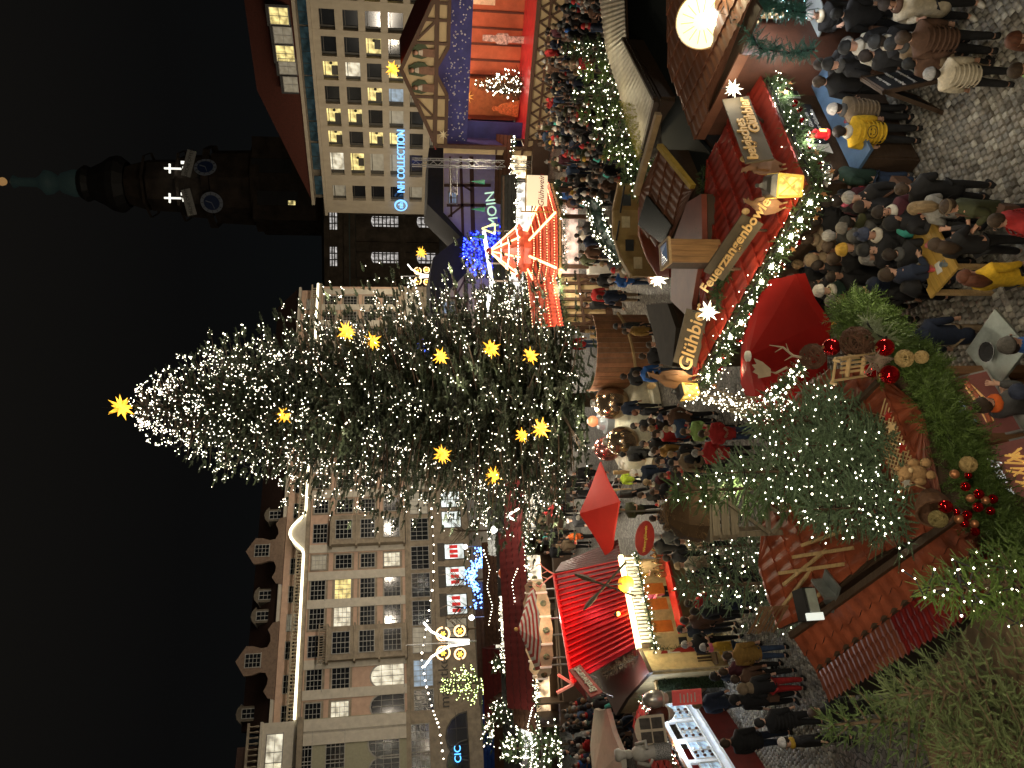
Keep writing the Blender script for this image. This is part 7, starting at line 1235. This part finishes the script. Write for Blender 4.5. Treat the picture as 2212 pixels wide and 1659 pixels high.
pmesh('mug',lambda b:b.lathe([(.03,1.15),(.036,1.24),(.03,1.24),(.001,1.16)],8,(0,-.33,0)))
pmesh('bag',lambda b:b.box(.2,.34,-.12,.14,.75,1.0),False); pmesh('strap',lambda b:b.bar((-.12,-.14,1.4),(.24,-.1,.98),.03),False)
pmesh('backpack',lambda b:b.tube([(0,.2,1.02),(0,.24,1.2),(0,.2,1.4)],[.12,.15,.09],8))
pmesh('quilt',lambda b:[b.lathe([(.222-.012*abs(i-3),0),(.234-.012*abs(i-3),.02),(.222-.012*abs(i-3),.04)],14,(0,0,.8+.085*i)) for i in range(7)])
COLS=dict(k=(.012,.012,.014),n=(.012,.02,.045),g=(.07,.07,.07),l=(.3,.29,.27),b=(.1,.05,.03),t=(.2,.145,.09),o=(.045,.05,.02),r=(.38,.02,.02),w=(.6,.56,.48),y=(.62,.38,.02),m=(.45,.28,.03),p=(.6,.12,.2),B=(.03,.12,.4),G=(.012,.035,.025),v=(.07,.015,.025),O=(.7,.13,.02),h=(.5,.65,.05),j=(.035,.06,.12),c=(.55,.48,.36),T=(.05,.35,.3),a=(.25,.14,.03),e=(.25,.4,.12))
HAIR=dict(d=(.02,.012,.008),b=(.045,.026,.014),l=(.24,.165,.085),g=(.28,.27,.26),r=(.1,.03,.012),k=(.012,.012,.012),y=(.45,.27,.03),w=(.55,.52,.48),p=(.7,.2,.2),R=(.45,.02,.02),n=(.03,.04,.08),s=(.13,.12,.11))
CM={k:mt('fabric_'+k,v,.85,scale=14,var=.22,bump=.2) for k,v in COLS.items()}; HM={k:mt('hair_'+k,v,.75,scale=30,var=.35,st=(1,1,.2)) for k,v in HAIR.items()}; SK=[SKIN,mt('skin_pale',(.6,.36,.26),.55,var=.08),mt('skin_tan',(.36,.19,.12),.55,var=.08)]
CN=dict(k='black',n='navy',g='grey',l='light grey',b='brown',t='tan',o='olive',r='red',w='white',y='bright yellow',m='mustard',p='pink',B='bright blue',G='dark green',v='burgundy',O='orange',h='yellow green',j='denim blue',c='cream',T='teal',a='golden brown',e='lime green')
HNm=dict(d='dark',b='brown',l='blonde',g='grey',r='red',k='black',y='mustard',w='white',p='pink',R='red',n='navy',s='dark grey')
def attach(k,par,m,nm=None):
    o=bpy.data.objects.new(nm or k,PM[k]); COL.objects.link(o); o.parent=par
    if m is not None: o.material_slots[0].link='OBJECT'; o.material_slots[0].material=m
    return o
npers=[0]
def person(loc,face,hgt=1.72,coat='k',kind='j',trs='k',head='h',hc='d',pose=0,walk=False,shoe='k',scarf=None,extra='',label=None,group='people',near=False,lean=0):
    npers[0]+=1; f=hgt/1.76; t=thing('person',label,'person',(loc[0],loc[1],loc[2] if len(loc)>2 else 0),0,group)
    t.matrix_basis=Matrix.Translation(t.location)@Matrix.Rotation(R(face),4,'Z')@Matrix.Rotation(R(lean),4,'X')@Matrix.Diagonal((f,f,f,1))
    lg='walk' if walk and ('body%dwalk'%pose) in PM else 'stand'
    attach('body%d%s'%(pose,lg),t,SK[npers[0]%3 if not near else (npers[0]%2)],'body'); attach({'j':'coat%d0','c':'coat%d1','p':'puff%d'}[kind]%pose,t,CM[coat],'coat' if kind!='p' else 'puffer_jacket'); attach('legs'+lg,t,CM[trs],'trousers')
    hk={'h':'hair','L':'longhair','n':'bun','b':'beanie','B':'bobble','H':'hood','c':'capb'}[head]
    if head in 'bcBH' and near and head!='H': attach('hair',t,HM['d'],'hair').scale=(.97,.97,.985)
    attach(hk,t,HM[hc] if head!='H' else CM.get(hc,CM['k']),{'h':'hair','L':'long_hair','n':'hair_bun','b':'beanie','B':'bobble_hat','H':'hood','c':'cap'}[head])
    if near:
        attach('eyes',t,BLACK,'eyes'); attach('face',t,SK[npers[0]%2],'nose'); attach('ears',t,SK[npers[0]%2],'ears')
    if near or lg=='stand': 
        for s in '01':
            if lg=='stand': attach('shoe'+s,t,CM[shoe],'shoe')
    if scarf: attach('scarf',t,CM[scarf],'scarf')
    if kind=='p' and near: attach('quilt',t,CM[coat],'quilting')
    if 'm' in extra: attach('mug',t,mt('red_mug',(.5,.03,.04),.3),'mug')
    if 's' in extra: attach('bag',t,CM['b'],'bag'); attach('strap',t,CM['b'],'bag_strap')
    if 'k' in extra: attach('backpack',t,CM['k' if coat!='k' else 'T'],'backpack')
    return t
def gp_(U,V,hh): p=G(U,V,hh); return (p.x,p.y,0)
# U,V of the head, height, facing (0 looks at camera), coat, cut, trousers, headgear, colour, pose, scarf, extras, label
NEAR=[
(1626,1753,1.66,-40,'k','p','k','h','g',3,'c','','grey haired woman in black puffer with beige scarf at the round white table','k'),
(1650,1915,1.72,-50,'c','c','k','L','d',3,'b','','person in long cream jacket with white trainers at the bottom right edge','w'),
(1564,1833,1.8,-60,'k','c','k','h','g',2,'g','','grey haired man with glasses in black coat, centre of the right group','k'),
(1569,1894,1.74,170,'k','j','k','b','k',0,'w','','person in black beanie with a white lined hood seen from behind','k'),
(1577,1950,1.74,165,'b','p','k','h','b',0,None,'','person in brown ribbed puffer jacket seen from behind','k'),
(1521,1771,1.76,150,'k','c','k','h','d',0,None,'','dark haired person in black brown coat left of the round white table','k'),
(1482,1769,1.74,170,'k','c','k','h','b',0,None,'','slim person in black leaning on the blue bar counter','k'),
(1423,1802,1.64,-160,'t','p','k','b','w',1,'g','m','person in taupe puffer and white hat at the bar beside the yellow jacket','k'),
(1375,1812,1.7,165,'y','p','k','h','d',0,'w','','person in bright yellow jacket with a smiley drawn on the back','k'),
(1523,1963,1.5,120,'b','j','k','h','k',0,None,'','short dark haired child behind the open menu board','k'),
(1528,1999,1.2,60,'t','j','t','b','p',1,'c','','small child in pink hat and fluffy beige jacket','k'),
(1500,2012,1.5,150,'c','p','k','b','g',0,None,'','person in grey beanie and fluffy cream jacket beside the pink hat child','k'),
(1574,2196,1.7,0,'k','j','k','L','r',0,None,'','face with reddish hair looking up at the bottom right edge','k'),
(1508,2200,1.62,10,'o','j','k','h','b',0,'e','','person with pale green scarf at the bottom edge','k'),
(1280,1794,1.78,-130,'G','j','j','c','w',1,None,'m','man in light cap, dark green jacket and jeans beside the bar','g'),
(1252,1948,1.66,140,'k','c','k','n','b',1,None,'','person with brown hair bun in black, right of the beer table','k'),
(1226,1806,1.7,140,'v','c','k','h','d',0,'p','','person in burgundy coat with pink striped scarf under the corner lantern','k'),
(1201,1902,1.78,-10,'v','j','k','h','d',1,'w','m','curly dark haired man with glasses eating beside the beer table','k'),
(1208,1976,1.62,-170,'l','j','k','L','l',1,None,'','blonde woman in pale grey hoodie bending over the beer table','k'),
(1211,2048,1.66,-120,'o','j','k','h','b',1,None,'s','woman with tan headband in olive jacket at the end of the beer table','k'),
(1180,2152,1.6,-120,'r','p','k','h','b',0,None,'','child in bright red and black jacket at the bottom of the beer table','k'),
(1142,1743,1.74,170,'t','j','k','h','b',0,'t','','person in beige hooded jacket facing the left eave of the beer hut','k'),
(1150,1843,1.7,175,'g','p','k','H','g',0,None,'','person in round grey hooded puffer seen from behind','k'),
(1124,1790,1.76,-120,'k','j','k','h','b',3,None,'','brown haired man in black with beige collar in the crowd middle','k'),
(1119,1871,1.82,-20,'k','p','k','b','k',1,None,'m','big man in black beanie and black jacket behind the beer table','k'),
(1132,2022,1.64,130,'k','j','k','L','b',4,None,'','woman with long brown hair eating at the near side of the beer table','l'),
(1088,1723,1.66,170,'n','p','k','n','l',0,None,'','woman with blonde bun in navy quilted jacket facing the hut','k'),
(1055,1712,1.76,175,'k','c','k','b','s',0,None,'','man in dark grey beanie and long black coat beside the red parasol','k'),
(1068,1915,1.82,100,'n','j','n','h','b',1,None,'k','man in navy jacket with black backpack eating at the beer table','k'),
(1063,2086,1.66,120,'y','c','k','L','r',0,None,'','red curly haired woman in thick yellow coat at the bottom','k'),
(1009,1799,1.68,15,'k','c','k','b','s',0,'b','','woman in grey beanie with long hair right of the red parasol edge','k'),
(958,1812,1.7,-150,'t','j','k','b','y',1,None,'','person in mustard beanie in front of the thuja bush','k'),
(935,1962,1.72,160,'n','c','t','H','n',0,None,'','person in dark blue coat and tan trousers behind the thuja bush','w'),
(915,2180,1.76,90,'B','j','k','b','s',1,None,'m','man in grey beanie and blue jacket holding a mug at the steel table','k'),
(786,2122,1.8,130,'g','j','j','h','b',4,'O','','man with cropped hair and orange collar before the snack counter','k'),
(815,2200,1.74,150,'n','j','k','h','n',0,None,'','person in navy cap at the bottom edge before the snack hut','k'),
(1040,1752,1.74,150,'k','j','k','h','d',0,None,'','dark haired person in black squeezed between parasol and crowd','k'),
(1182,1760,1.72,160,'k','c','k','h','d',0,None,'','person in long black coat under the glowing star garland','k'),
(1100,1800,1.8,170,'k','c','k','h','b',0,None,'','tall person in long black coat in the middle of the crowd','k'),
(1215,1860,1.76,60,'k','c','k','h','d',2,None,'','person in black coat behind the burgundy one','k'),
(1030,1860,1.74,30,'k','c','k','h','k',2,None,'','person in black at the left edge of the crowd near the thuja','k'),
(1540,1870,1.7,120,'k','c','k','h','d',0,None,'','dark clothed person in the middle of the right group','k'),
(1090,1706,1.7,170,'k','j','k','h','k',0,None,'','person in black with dark hair right below the glowing star garland','k'),
(1130,1712,1.66,165,'r','j','k','h','d',0,None,'','person in dark red showing under the star garland','k'),
(1165,1728,1.74,175,'b','c','k','b','k',1,None,'','person in brown coat and black beanie at the pale side counter','k'),
(1205,1762,1.7,160,'k','p','k','H','k',1,None,'','black hooded person nearest the lantern corner','k'),
(1062,1684,1.72,170,'n','j','k','h','b',1,None,'','person in navy at the far part of the side counter','k'),
(1020,1690,1.74,170,'k','j','k','h','l',0,None,'','blonde person half hidden by the dark red parasol','k'),
(1150,1790,1.78,165,'g','c','k','h','g',0,None,'','grey haired person in grey coat in the second row of the crowd','k'),
(1085,1765,1.7,-150,'k','j','k','h','d',2,None,'','dark haired person turned sideways near the navy quilted one','k'),
(1180,1830,1.7,120,'k','p','k','b','k',1,None,'','person in black beanie left of the grey hooded puffer','k'),
(1062,1800,1.72,20,'k','c','k','h','d',0,None,'','person in black coat beside the woman with long hair','k'),
(267,1482,1.76,30,'k','j','k','h','g',1,None,'','grey haired person in black eating near the Santa wall','k'),
(260,1522,1.64,-60,'m','j','j','b','g',1,'p','','woman in mustard jacket and grey beanie near the Santa wall','k'),
(244,1571,1.68,175,'a','p','j','h','b',0,None,'','person in shiny golden brown puffer seen from behind','k'),
(209,1562,1.66,170,'v','j','k','h','b',0,None,'','brown haired person in dark red left of the golden puffer','k'),
(199,1545,1.74,120,'n','p','k','b','k',0,None,'','person in black beanie and navy puffer before the ivy wall','k'),
(192,1588,1.66,-170,'b','j','k','h','b',0,None,'','brown haired person in brown jacket, centre of the left group','k'),
(173,1602,1.7,175,'k','j','r','H','t',0,None,'s','person with fluffy tan hood and yellow bag strap seen from behind','k'),
(138,1505,1.8,170,'n','c','k','h','l',0,None,'','fair haired person in long navy coat before the sweets stall','k'),
(144,1588,1.7,-20,'k','c','k','H','k',0,None,'','person in black hood looking up in the left group','k'),
(55,1566,1.84,175,'s' if False else 'k','p','n','h','b',0,None,'','broad bald headed man in dark jacket before the white stall','k'),
(99,1640,1.68,170,'k','p','k','h','k',0,None,'','person in wide black hooded coat near the left edge','k'),
(121,1757,1.66,160,'k','c','k','h','b',0,None,'','brown haired person in shiny black coat below the left group','k'),
(54,1694,1.62,-60,'k','j','k','b','w',0,'m','','child in white bobble hat with yellow gloves at the left edge','k'),
]
STR='kkkkngbokgvkk'
for (U,V,h_,fc,co,kd,trs,hd,hc,ps,sc_f,ex,lb,sh) in NEAR:
    t=person(gp_(U,V,h_*.94),fc,h_,co,kd,trs,hd,hc,ps,False,sh,sc_f,ex,lb,'people near the beer hut' if U>600 else 'people near the sweets stall',True)
    if 'smiley' in lb:
        m=mt('black_print',(.01,.01,.01),.8); b=MB(); b.tube([(.11*math.cos(k*.449),.222,1.12+.1*math.sin(k*.449)) for k in range(15)],.007,4); b.tube([(.055*math.cos(k*.35+3.3),.232,1.12+.05*math.sin(k*.35+3.3)) for k in range(9)],.006,4)
        for x in (-.04,.04): b.bar((x-.015,.238,1.15),(x+.015,.238,1.18),.008); b.bar((x-.015,.238,1.18),(x+.015,.238,1.15),.008)
        b.build('smiley_print',m,t,stuff=True)
    if 'headband' in lb: b=MB(); b.lathe([(.118,1.68),(.122,1.7),(.118,1.73)],12,(0,.01,0)); b.build('headband',CM['t'],t)
# middle distance individuals: U,V head,h,facing,coat,cut,trousers,head,hair,pose,label
MID='''846,1347,170,k,p,j,h,d,2,man in ribbed black puffer beside the plank shell
852,1374,165,B,j,j,h,b,0,person in bright blue jacket with black backpack
777,1333,150,n,j,k,h,b,0,man in navy before the cream platform
769,1372,100,k,j,k,h,r,0,dark red haired person below the cream platform
740,1370,60,k,j,k,h,d,1,person in black leaning on the platform rail
732,1390,-150,k,j,j,h,b,0,person with red collar near the platform
750,1407,160,k,p,j,h,b,2,man in black ribbed jacket in the centre crowd
727,1479,20,e,p,k,L,b,1,woman in lime green jacket beside the light bush
722,1519,10,r,p,j,h,b,1,person in dark red jacket beside the lime green one
680,1505,0,r,p,k,h,g,1,grey haired person in red jacket near the wooden tower
700,1390,-30,k,j,j,h,d,0,person in black with jeans left of the platform
678,1345,160,g,p,k,h,k,0,person in grey coat with teal backpack
685,1415,-60,a,p,k,h,b,0,person in golden brown jacket in the centre crowd
663,1424,-30,n,j,k,h,d,2,man in navy near the straw heap
636,1370,-20,n,c,j,H,w,0,person with white hood and navy coat walking
623,1333,30,h,j,k,h,b,0,child in glowing yellow green safety vest
618,1397,170,g,c,k,h,l,0,blonde haired person in grey coat behind the straw heap
596,1412,10,k,j,k,h,b,1,person eating just behind the straw heap
591,1318,100,g,p,k,H,k,0,person in grey puffer under the red parasol tip
588,1385,-60,k,p,k,h,b,1,person in black between the red parasol and the straw
556,1340,30,o,p,k,h,b,1,person in olive jacket beside the red parasol foot
636,1236,-20,k,c,k,h,g,0,grey haired person in black left of the platform back
593,1236,80,k,j,j,L,d,0,dark long haired person behind the red parasol
568,1164,170,t,c,k,h,k,0,person in tan coat walking on the open paving
551,1181,-140,r,p,k,B,R,0,person in red bobble hat and checked red coat walking
534,1228,10,k,p,k,b,O,0,person in black with orange hat by the parasol
541,1251,170,k,j,k,b,w,0,person with pale hat just left of the parasol
499,1221,-60,O,p,k,h,b,1,person in bright orange jacket behind the red hut
1166,1251,170,g,p,k,b,g,0,person in grey hat at the pavilion counter
1150,1246,165,w,j,k,h,d,0,person in white jacket at the pavilion counter
1137,1253,160,n,j,k,h,d,1,person in navy printed jacket at the pavilion counter
1114,1256,175,b,j,k,h,b,0,person in brown jacket at the pavilion counter
1099,1246,170,o,j,k,h,d,0,person in olive jacket at the left end of the pavilion counter
1089,1303,160,g,c,k,b,l,0,person in light knitted hat by the green skirt stall
1075,1328,-40,t,p,k,b,R,1,person with red Santa hat beside the golden parapet
1054,1320,10,B,j,j,h,g,1,grey haired person in blue jacket pushing a pram
1072,1352,-60,t,p,k,H,t,0,person in beige fur hood near the parapet
1022,1268,-10,r,j,k,h,b,0,person in red jacket before the timber wall
1017,1295,170,n,c,t,h,b,0,person in navy coat with tan shoulder bag
1000,1265,-70,k,p,k,h,d,0,man in black jacket before the timber wall corner
1054,1281,150,k,c,k,h,d,0,person in black before the timber wall
955,1333,90,k,j,k,b,k,0,person in black cap between the rail posts
944,1352,60,a,j,k,h,b,0,person in mustard jacket beside the rail posts
953,1238,150,b,j,j,h,b,0,person in brown jacket at the left end of the timber wall
916,1226,160,r,j,j,h,r,0,person in red jacket beside the great fir skirt
915,1405,20,b,p,k,h,b,0,dark haired person behind the dark flat roof
890,1388,150,k,p,k,h,b,2,person in black ribbed jacket beside the plank shell foot
479,1403,160,k,p,k,h,l,0,person in black by the red oval sign
489,1467,10,c,j,k,b,k,1,person in pale jacket between tower and red hut
437,1467,150,c,p,k,b,l,0,person in light knitted hat before the red hut
409,1537,60,k,p,k,H,k,0,person in black hood behind the big blue spruce
363,1549,170,n,j,k,b,l,0,person in pale beanie behind the spruce
357,1487,150,r,j,k,h,b,1,person with reddish collar at the red counter
340,1500,165,k,j,k,h,d,0,dark haired person at the red counter
320,1478,170,b,c,k,h,b,0,brown haired person at the red counter middle
299,1472,-30,k,p,k,h,d,1,person in black drinking at the left end of the red counter
420,1490,120,k,j,k,h,b,0,person in black at the right end of the red counter
455,1440,150,k,c,k,h,d,0,person in long black coat right of the red hut
520,1440,160,k,p,k,h,b,0,person in black left of the straw heap
500,1420,170,g,j,j,h,g,0,grey haired person near the oval sign
540,1410,150,k,j,k,h,d,0,dark haired person beside the straw heap
565,1262,30,k,p,k,h,b,0,person in black in front of the parasol apex
610,1262,-20,v,j,k,h,d,0,person in burgundy behind the parasol tip
465,1180,20,k,p,k,h,b,0,person in black behind the red hut ridge
480,1205,160,t,p,k,h,l,0,blonde person in tan jacket behind the red hut ridge
505,1180,10,k,c,k,b,k,0,person in black beanie on the way behind the parasol
'''.strip().split('\n')
for i,ln_ in enumerate(MID):
    U,V,fc,co,kd,trs,hd,hc,ps,lb=ln_.split(',',9); h_=1.7+.1*rnd.random()-(.35 if 'child' in lb else 0)
    person(gp_(float(U),float(V),h_*.94),float(fc),h_,co if co in COLS else 'k',kd,trs,hd,hc if hc in HAIR else 'w',int(ps),i%3==0,'k',None,'k' if 'backpack' in lb else ('s' if 'bag' in lb else ('m' if ps=='1' and i%2 else '')),lb,'people in the middle of the market',False)
ii=person(tuple(rh.matrix_basis@Vector((2.0,.9,.15))),10,1.7,'p','j','k','L','d',1,False,'k',None,'','seller in bright pink jumper inside the red roofed hut','market sellers')
person(tuple(rh.matrix_basis@Vector((2.9,1.1,.15))),-10,1.7,'m','j','k','b','y',1,False,'k',None,'','seller in mustard hat inside the red roofed hut','market sellers')
person((13.2 and P(1075,1280,29).x-.4,28.6,0),100,1.05,'B','p','k','b','n',0,False,'k',None,'','small child in blue beside the man with the pram','people in the middle of the market')
# dense crowds: areas in ground pixels, count, descriptors
used={}
def crowd(poly,n,seed,where,group,dmin=.42,mx=16):
    q=random.Random(seed); pts=[]; tries=0; us=[p[0] for p in poly]; vs=[p[1] for p in poly]
    def inside(u,v):
        c=False;j=len(poly)-1
        for i in range(len(poly)):
            (a,b_),(d,e)=poly[i],poly[j]
            if (b_>v)!=(e>v) and u<(d-a)*(v-b_)/(e-b_)+a: c=not c
            j=i
        return c
    while len(pts)<n and tries<n*60:
        tries+=1; u,v=q.uniform(min(us),max(us)),q.uniform(min(vs),max(vs))
        if not inside(u,v): continue
        p=G(u,v,1.6)
        if all((p.x-x[0])**2+(p.y-x[1])**2>dmin**2 for x in pts): pts.append((p.x,p.y))
    for k,(x,y) in enumerate(pts):
        co=q.choice('kkkkkkknnggbokgvrtwBkkGkkjkk'); kd=q.choice('jjpc'); hd=q.choice('hhhhLbbBHcn'); hc=q.choice('ddbblgkb') if hd in 'hLn' else q.choice('kkswRynkg' if hd!='H' else 'kkgtn'); h_=q.uniform(1.58,1.86)
        hn={'h':'%s hair','L':'long %s hair','n':'%s hair bun','b':'%s beanie','B':'%s bobble hat','H':'%s hood','c':'%s cap'}[hd]%(HNm.get(hc) or CN.get(hc,'dark') if hd!='H' else CN.get(hc,'dark'))
        cn={'j':'jacket','p':'puffer jacket','c':'long coat'}[kd]; lb='%s %s, %s, %s'%(CN[co],cn.replace(' jacket','') if 'puffer' in cn else cn,hn,where); key=lb; used[key]=used.get(key,0)+1
        if used[key]>1:
            extra=['tall','short','slim','broad','stooped','striding'][used[key]%6]; lb='%s person, %s'%(extra,lb)
        else: lb='person in '+lb
        person((x,y,0),q.choice((170,150,-150,0,-20,20,30,-40,90,60,-60)),h_,co,kd,q.choice('kkkjng'),hd,hc,q.choice((0,0,1,2,3)),q.random()<.25,'k',q.choice((None,None,'r','w','g')),q.choice(('','','k','s','m')),lb,group)
crowd([(1345,1170),(1659,1200),(1700,1240),(1640,1265),(1500,1250),(1340,1225)],46,1,'before the stage','crowd before the stage')
crowd([(1280,1175),(1350,1180),(1460,1258),(1340,1320),(1255,1355),(1225,1300),(1215,1215)],46,2,'between stage and green stall','crowd left of the stage')
crowd([(-10,1215),(130,1215),(165,1260),(120,1325),(-20,1345)],38,3,'under the beige canopy','crowd at the left edge')
crowd([(430,1110),(610,1110),(640,1200),(560,1220),(470,1165)],22,4,'behind the red parasol','crowd behind the red parasol')
crowd([(1600,1255),(1680,1240),(1690,1300),(1600,1290)],8,5,'behind the pale roof','crowd behind the pale roof')
crowd([(600,1395),(760,1385),(765,1440),(650,1470),(600,1440)],10,6,'between straw heap and light bush','centre crowd')

crowd([(1345,1158),(1659,1182),(1659,1202),(1345,1180)],22,7,'right at the stage lip','crowd at the stage lip')
crowd([(1010,1740),(1240,1790),(1255,1890),(1170,1935),(1030,1900)],12,8,'packed below the beer hut','packed crowd below the beer hut',.36)
crowd([(1480,1800),(1640,1790),(1645,1900),(1560,1940)],5,9,'near the round white table','small group at the round table',.36)
# ---------------- stand-in lights for the market's bulbs ----------------
LMP=glow('lamp_globe',(1,.97,.9),12)
def standin(k,loc,p,c,r=.25): lamp('standin_light',loc,p,c,r)  # bare point light standing in for strings of bulbs, no lamp body
for k in range(9): s=FLEN*(k+.4)/9; standin(k,hall.matrix_basis@Vector((s,-24,11)),2300,(1,.86,.68),.4)  # bare lights added in even rows to brighten the facades
standin(0,hz.matrix_basis@Vector((10,-16,8)),700,(1,.82,.6))
for k in range(5): standin(k,mod.matrix_basis@Vector((MLEN*(k+.3)/5,-18,9)),1100,(1,.84,.6))
# stand-in lights for the great fir's bulbs, lighting its needles and the square
for z,r_,n in ((2.5,6.2,6),(7,6.4,6),(12,5.8,5),(16.5,4.6,4)):
    for k in range(n): a=6.283*k/n+z; standin(k,Vector((-.8+r_*math.cos(a),36+r_*math.sin(a),z)),300,(1,.88,.68),.25)
# beer hut: stand-in lights along the eaves
for f in (.12,.4,.7,.95): p=gp[4].lerp(gp[0],f); standin(0,p+Vector((.1,-.1,.35)),9,(1,.82,.5),.04)
for f in (.15,.45,.75,1.0): p=G(1259,1747,2.12).lerp(G(1600,1600,2.12),f); standin(0,p+Vector((.2,-.3,-.1)),26,(1,.95,.86),.06)
for p in (P(1245,1690,11.9),): standin(0,p,14,(1,.75,.35),.08)
standin(0,ck+Vector((.1,-.9,.3)),42,(1,.9,.55),.15)
standin(0,P(986,1529,13.8),14,(1,.92,.7),.1); standin(0,P(1056,1421,21.6),12,(1,.92,.7),.1); standin(0,P(1467,1584,13.5),14,(1,.92,.7),.1)
standin(0,G(1640,1690,2.3),60,(.95,.97,1),.1)
# stand-in lights on the viewing terrace where the photographer stands
for x,y,z,p in ((-3.5,.6,9.6,900),(2.6,.4,9.9,900),(-.4,-1,10.8,700)): standin(0,Vector((x,y,z)),p,(1,.84,.58),.25)
standin(0,P(395,2010,4.2),7,(1,.9,.6),.06)
# mid market: added lights for groups of bulbs, no lamp bodies
for u,v,z,p,c in ((1130,1290,3.6,70,(1,.85,.6)),(1280,1290,3.8,80,(1,.85,.6)),(1450,1240,3.6,70,(1,.85,.6)),(1580,1250,3.6,60,(1,.85,.6)),(640,1420,3.4,60,(1,.88,.65)),(720,1500,3.0,35,(1,.9,.68)),(780,1600,2.6,6,(1,.9,.68)),(560,1240,4,110,(1,.95,.85)),(60,1270,3.4,70,(1,.88,.7)),(400,1580,3.0,30,(1,.85,.55)),(200,1560,3,30,(.9,.95,1)),(950,1330,3.4,25,(1,.85,.6)),(480,1160,4,110,(1,.93,.8)),(250,1100,5,120,(1,.85,.65)),(100,1090,5,110,(1,.9,.7)),(420,1070,6,140,(1,.9,.75)),(1190,1090,5,110,(1,.93,.8)),(1010,1100,5,90,(1,.93,.8)),(900,1420,3.4,30,(1,.86,.6))):
    standin(0,G(u,v,0)*1.0+Vector((0,0,z)),p*2.2,c,.1)

standin(0,P(610,1575,10.6),16,(1,.88,.6),.08); standin(0,P(545,1480,12.6),22,(1,.88,.6),.08); standin(0,P(700,1790,8.2),13,(1,.88,.6),.06)  # added to brighten the wooden tower and straw, for the spruce bulbs
for k,(u,v) in enumerate(((1540,1262),(1450,1290),(1350,1325))): standin(0,G(u,v,3.4),22,(1,.85,.5),.08)
for f in (.2,.5,.8): p=vl.lerp(Vector((C0.x,C0.y,0)),f); standin(0,p+Vector((-.4,-.3,2.5)),12,(1,.82,.5),.05)

standin(0,G(1440,1880,2.7),34,(1,.93,.8),.08); standin(0,G(1120,1900,2.9),30,(1,.86,.62),.08); standin(0,G(1600,1800,2.6),30,(.92,.96,1),.08); standin(0,G(150,1600,2.9),24,(.95,.95,1),.08)  # added over the near crowds to brighten them, no lamp hangs there

# ---------------- lettering curves become meshes ----------------
bpy.context.view_layer.update(); dg=bpy.context.evaluated_depsgraph_get()
for o in TEXTS:
    me=bpy.data.meshes.new_from_object(o.evaluated_get(dg)); n_=bpy.data.objects.new('lettering',me); COL.objects.link(n_); n_.parent=o.parent; n_.matrix_basis=o.matrix_basis.copy()
    if not me.materials: me.materials.append(o.data.materials[0])
    bpy.data.objects.remove(o)
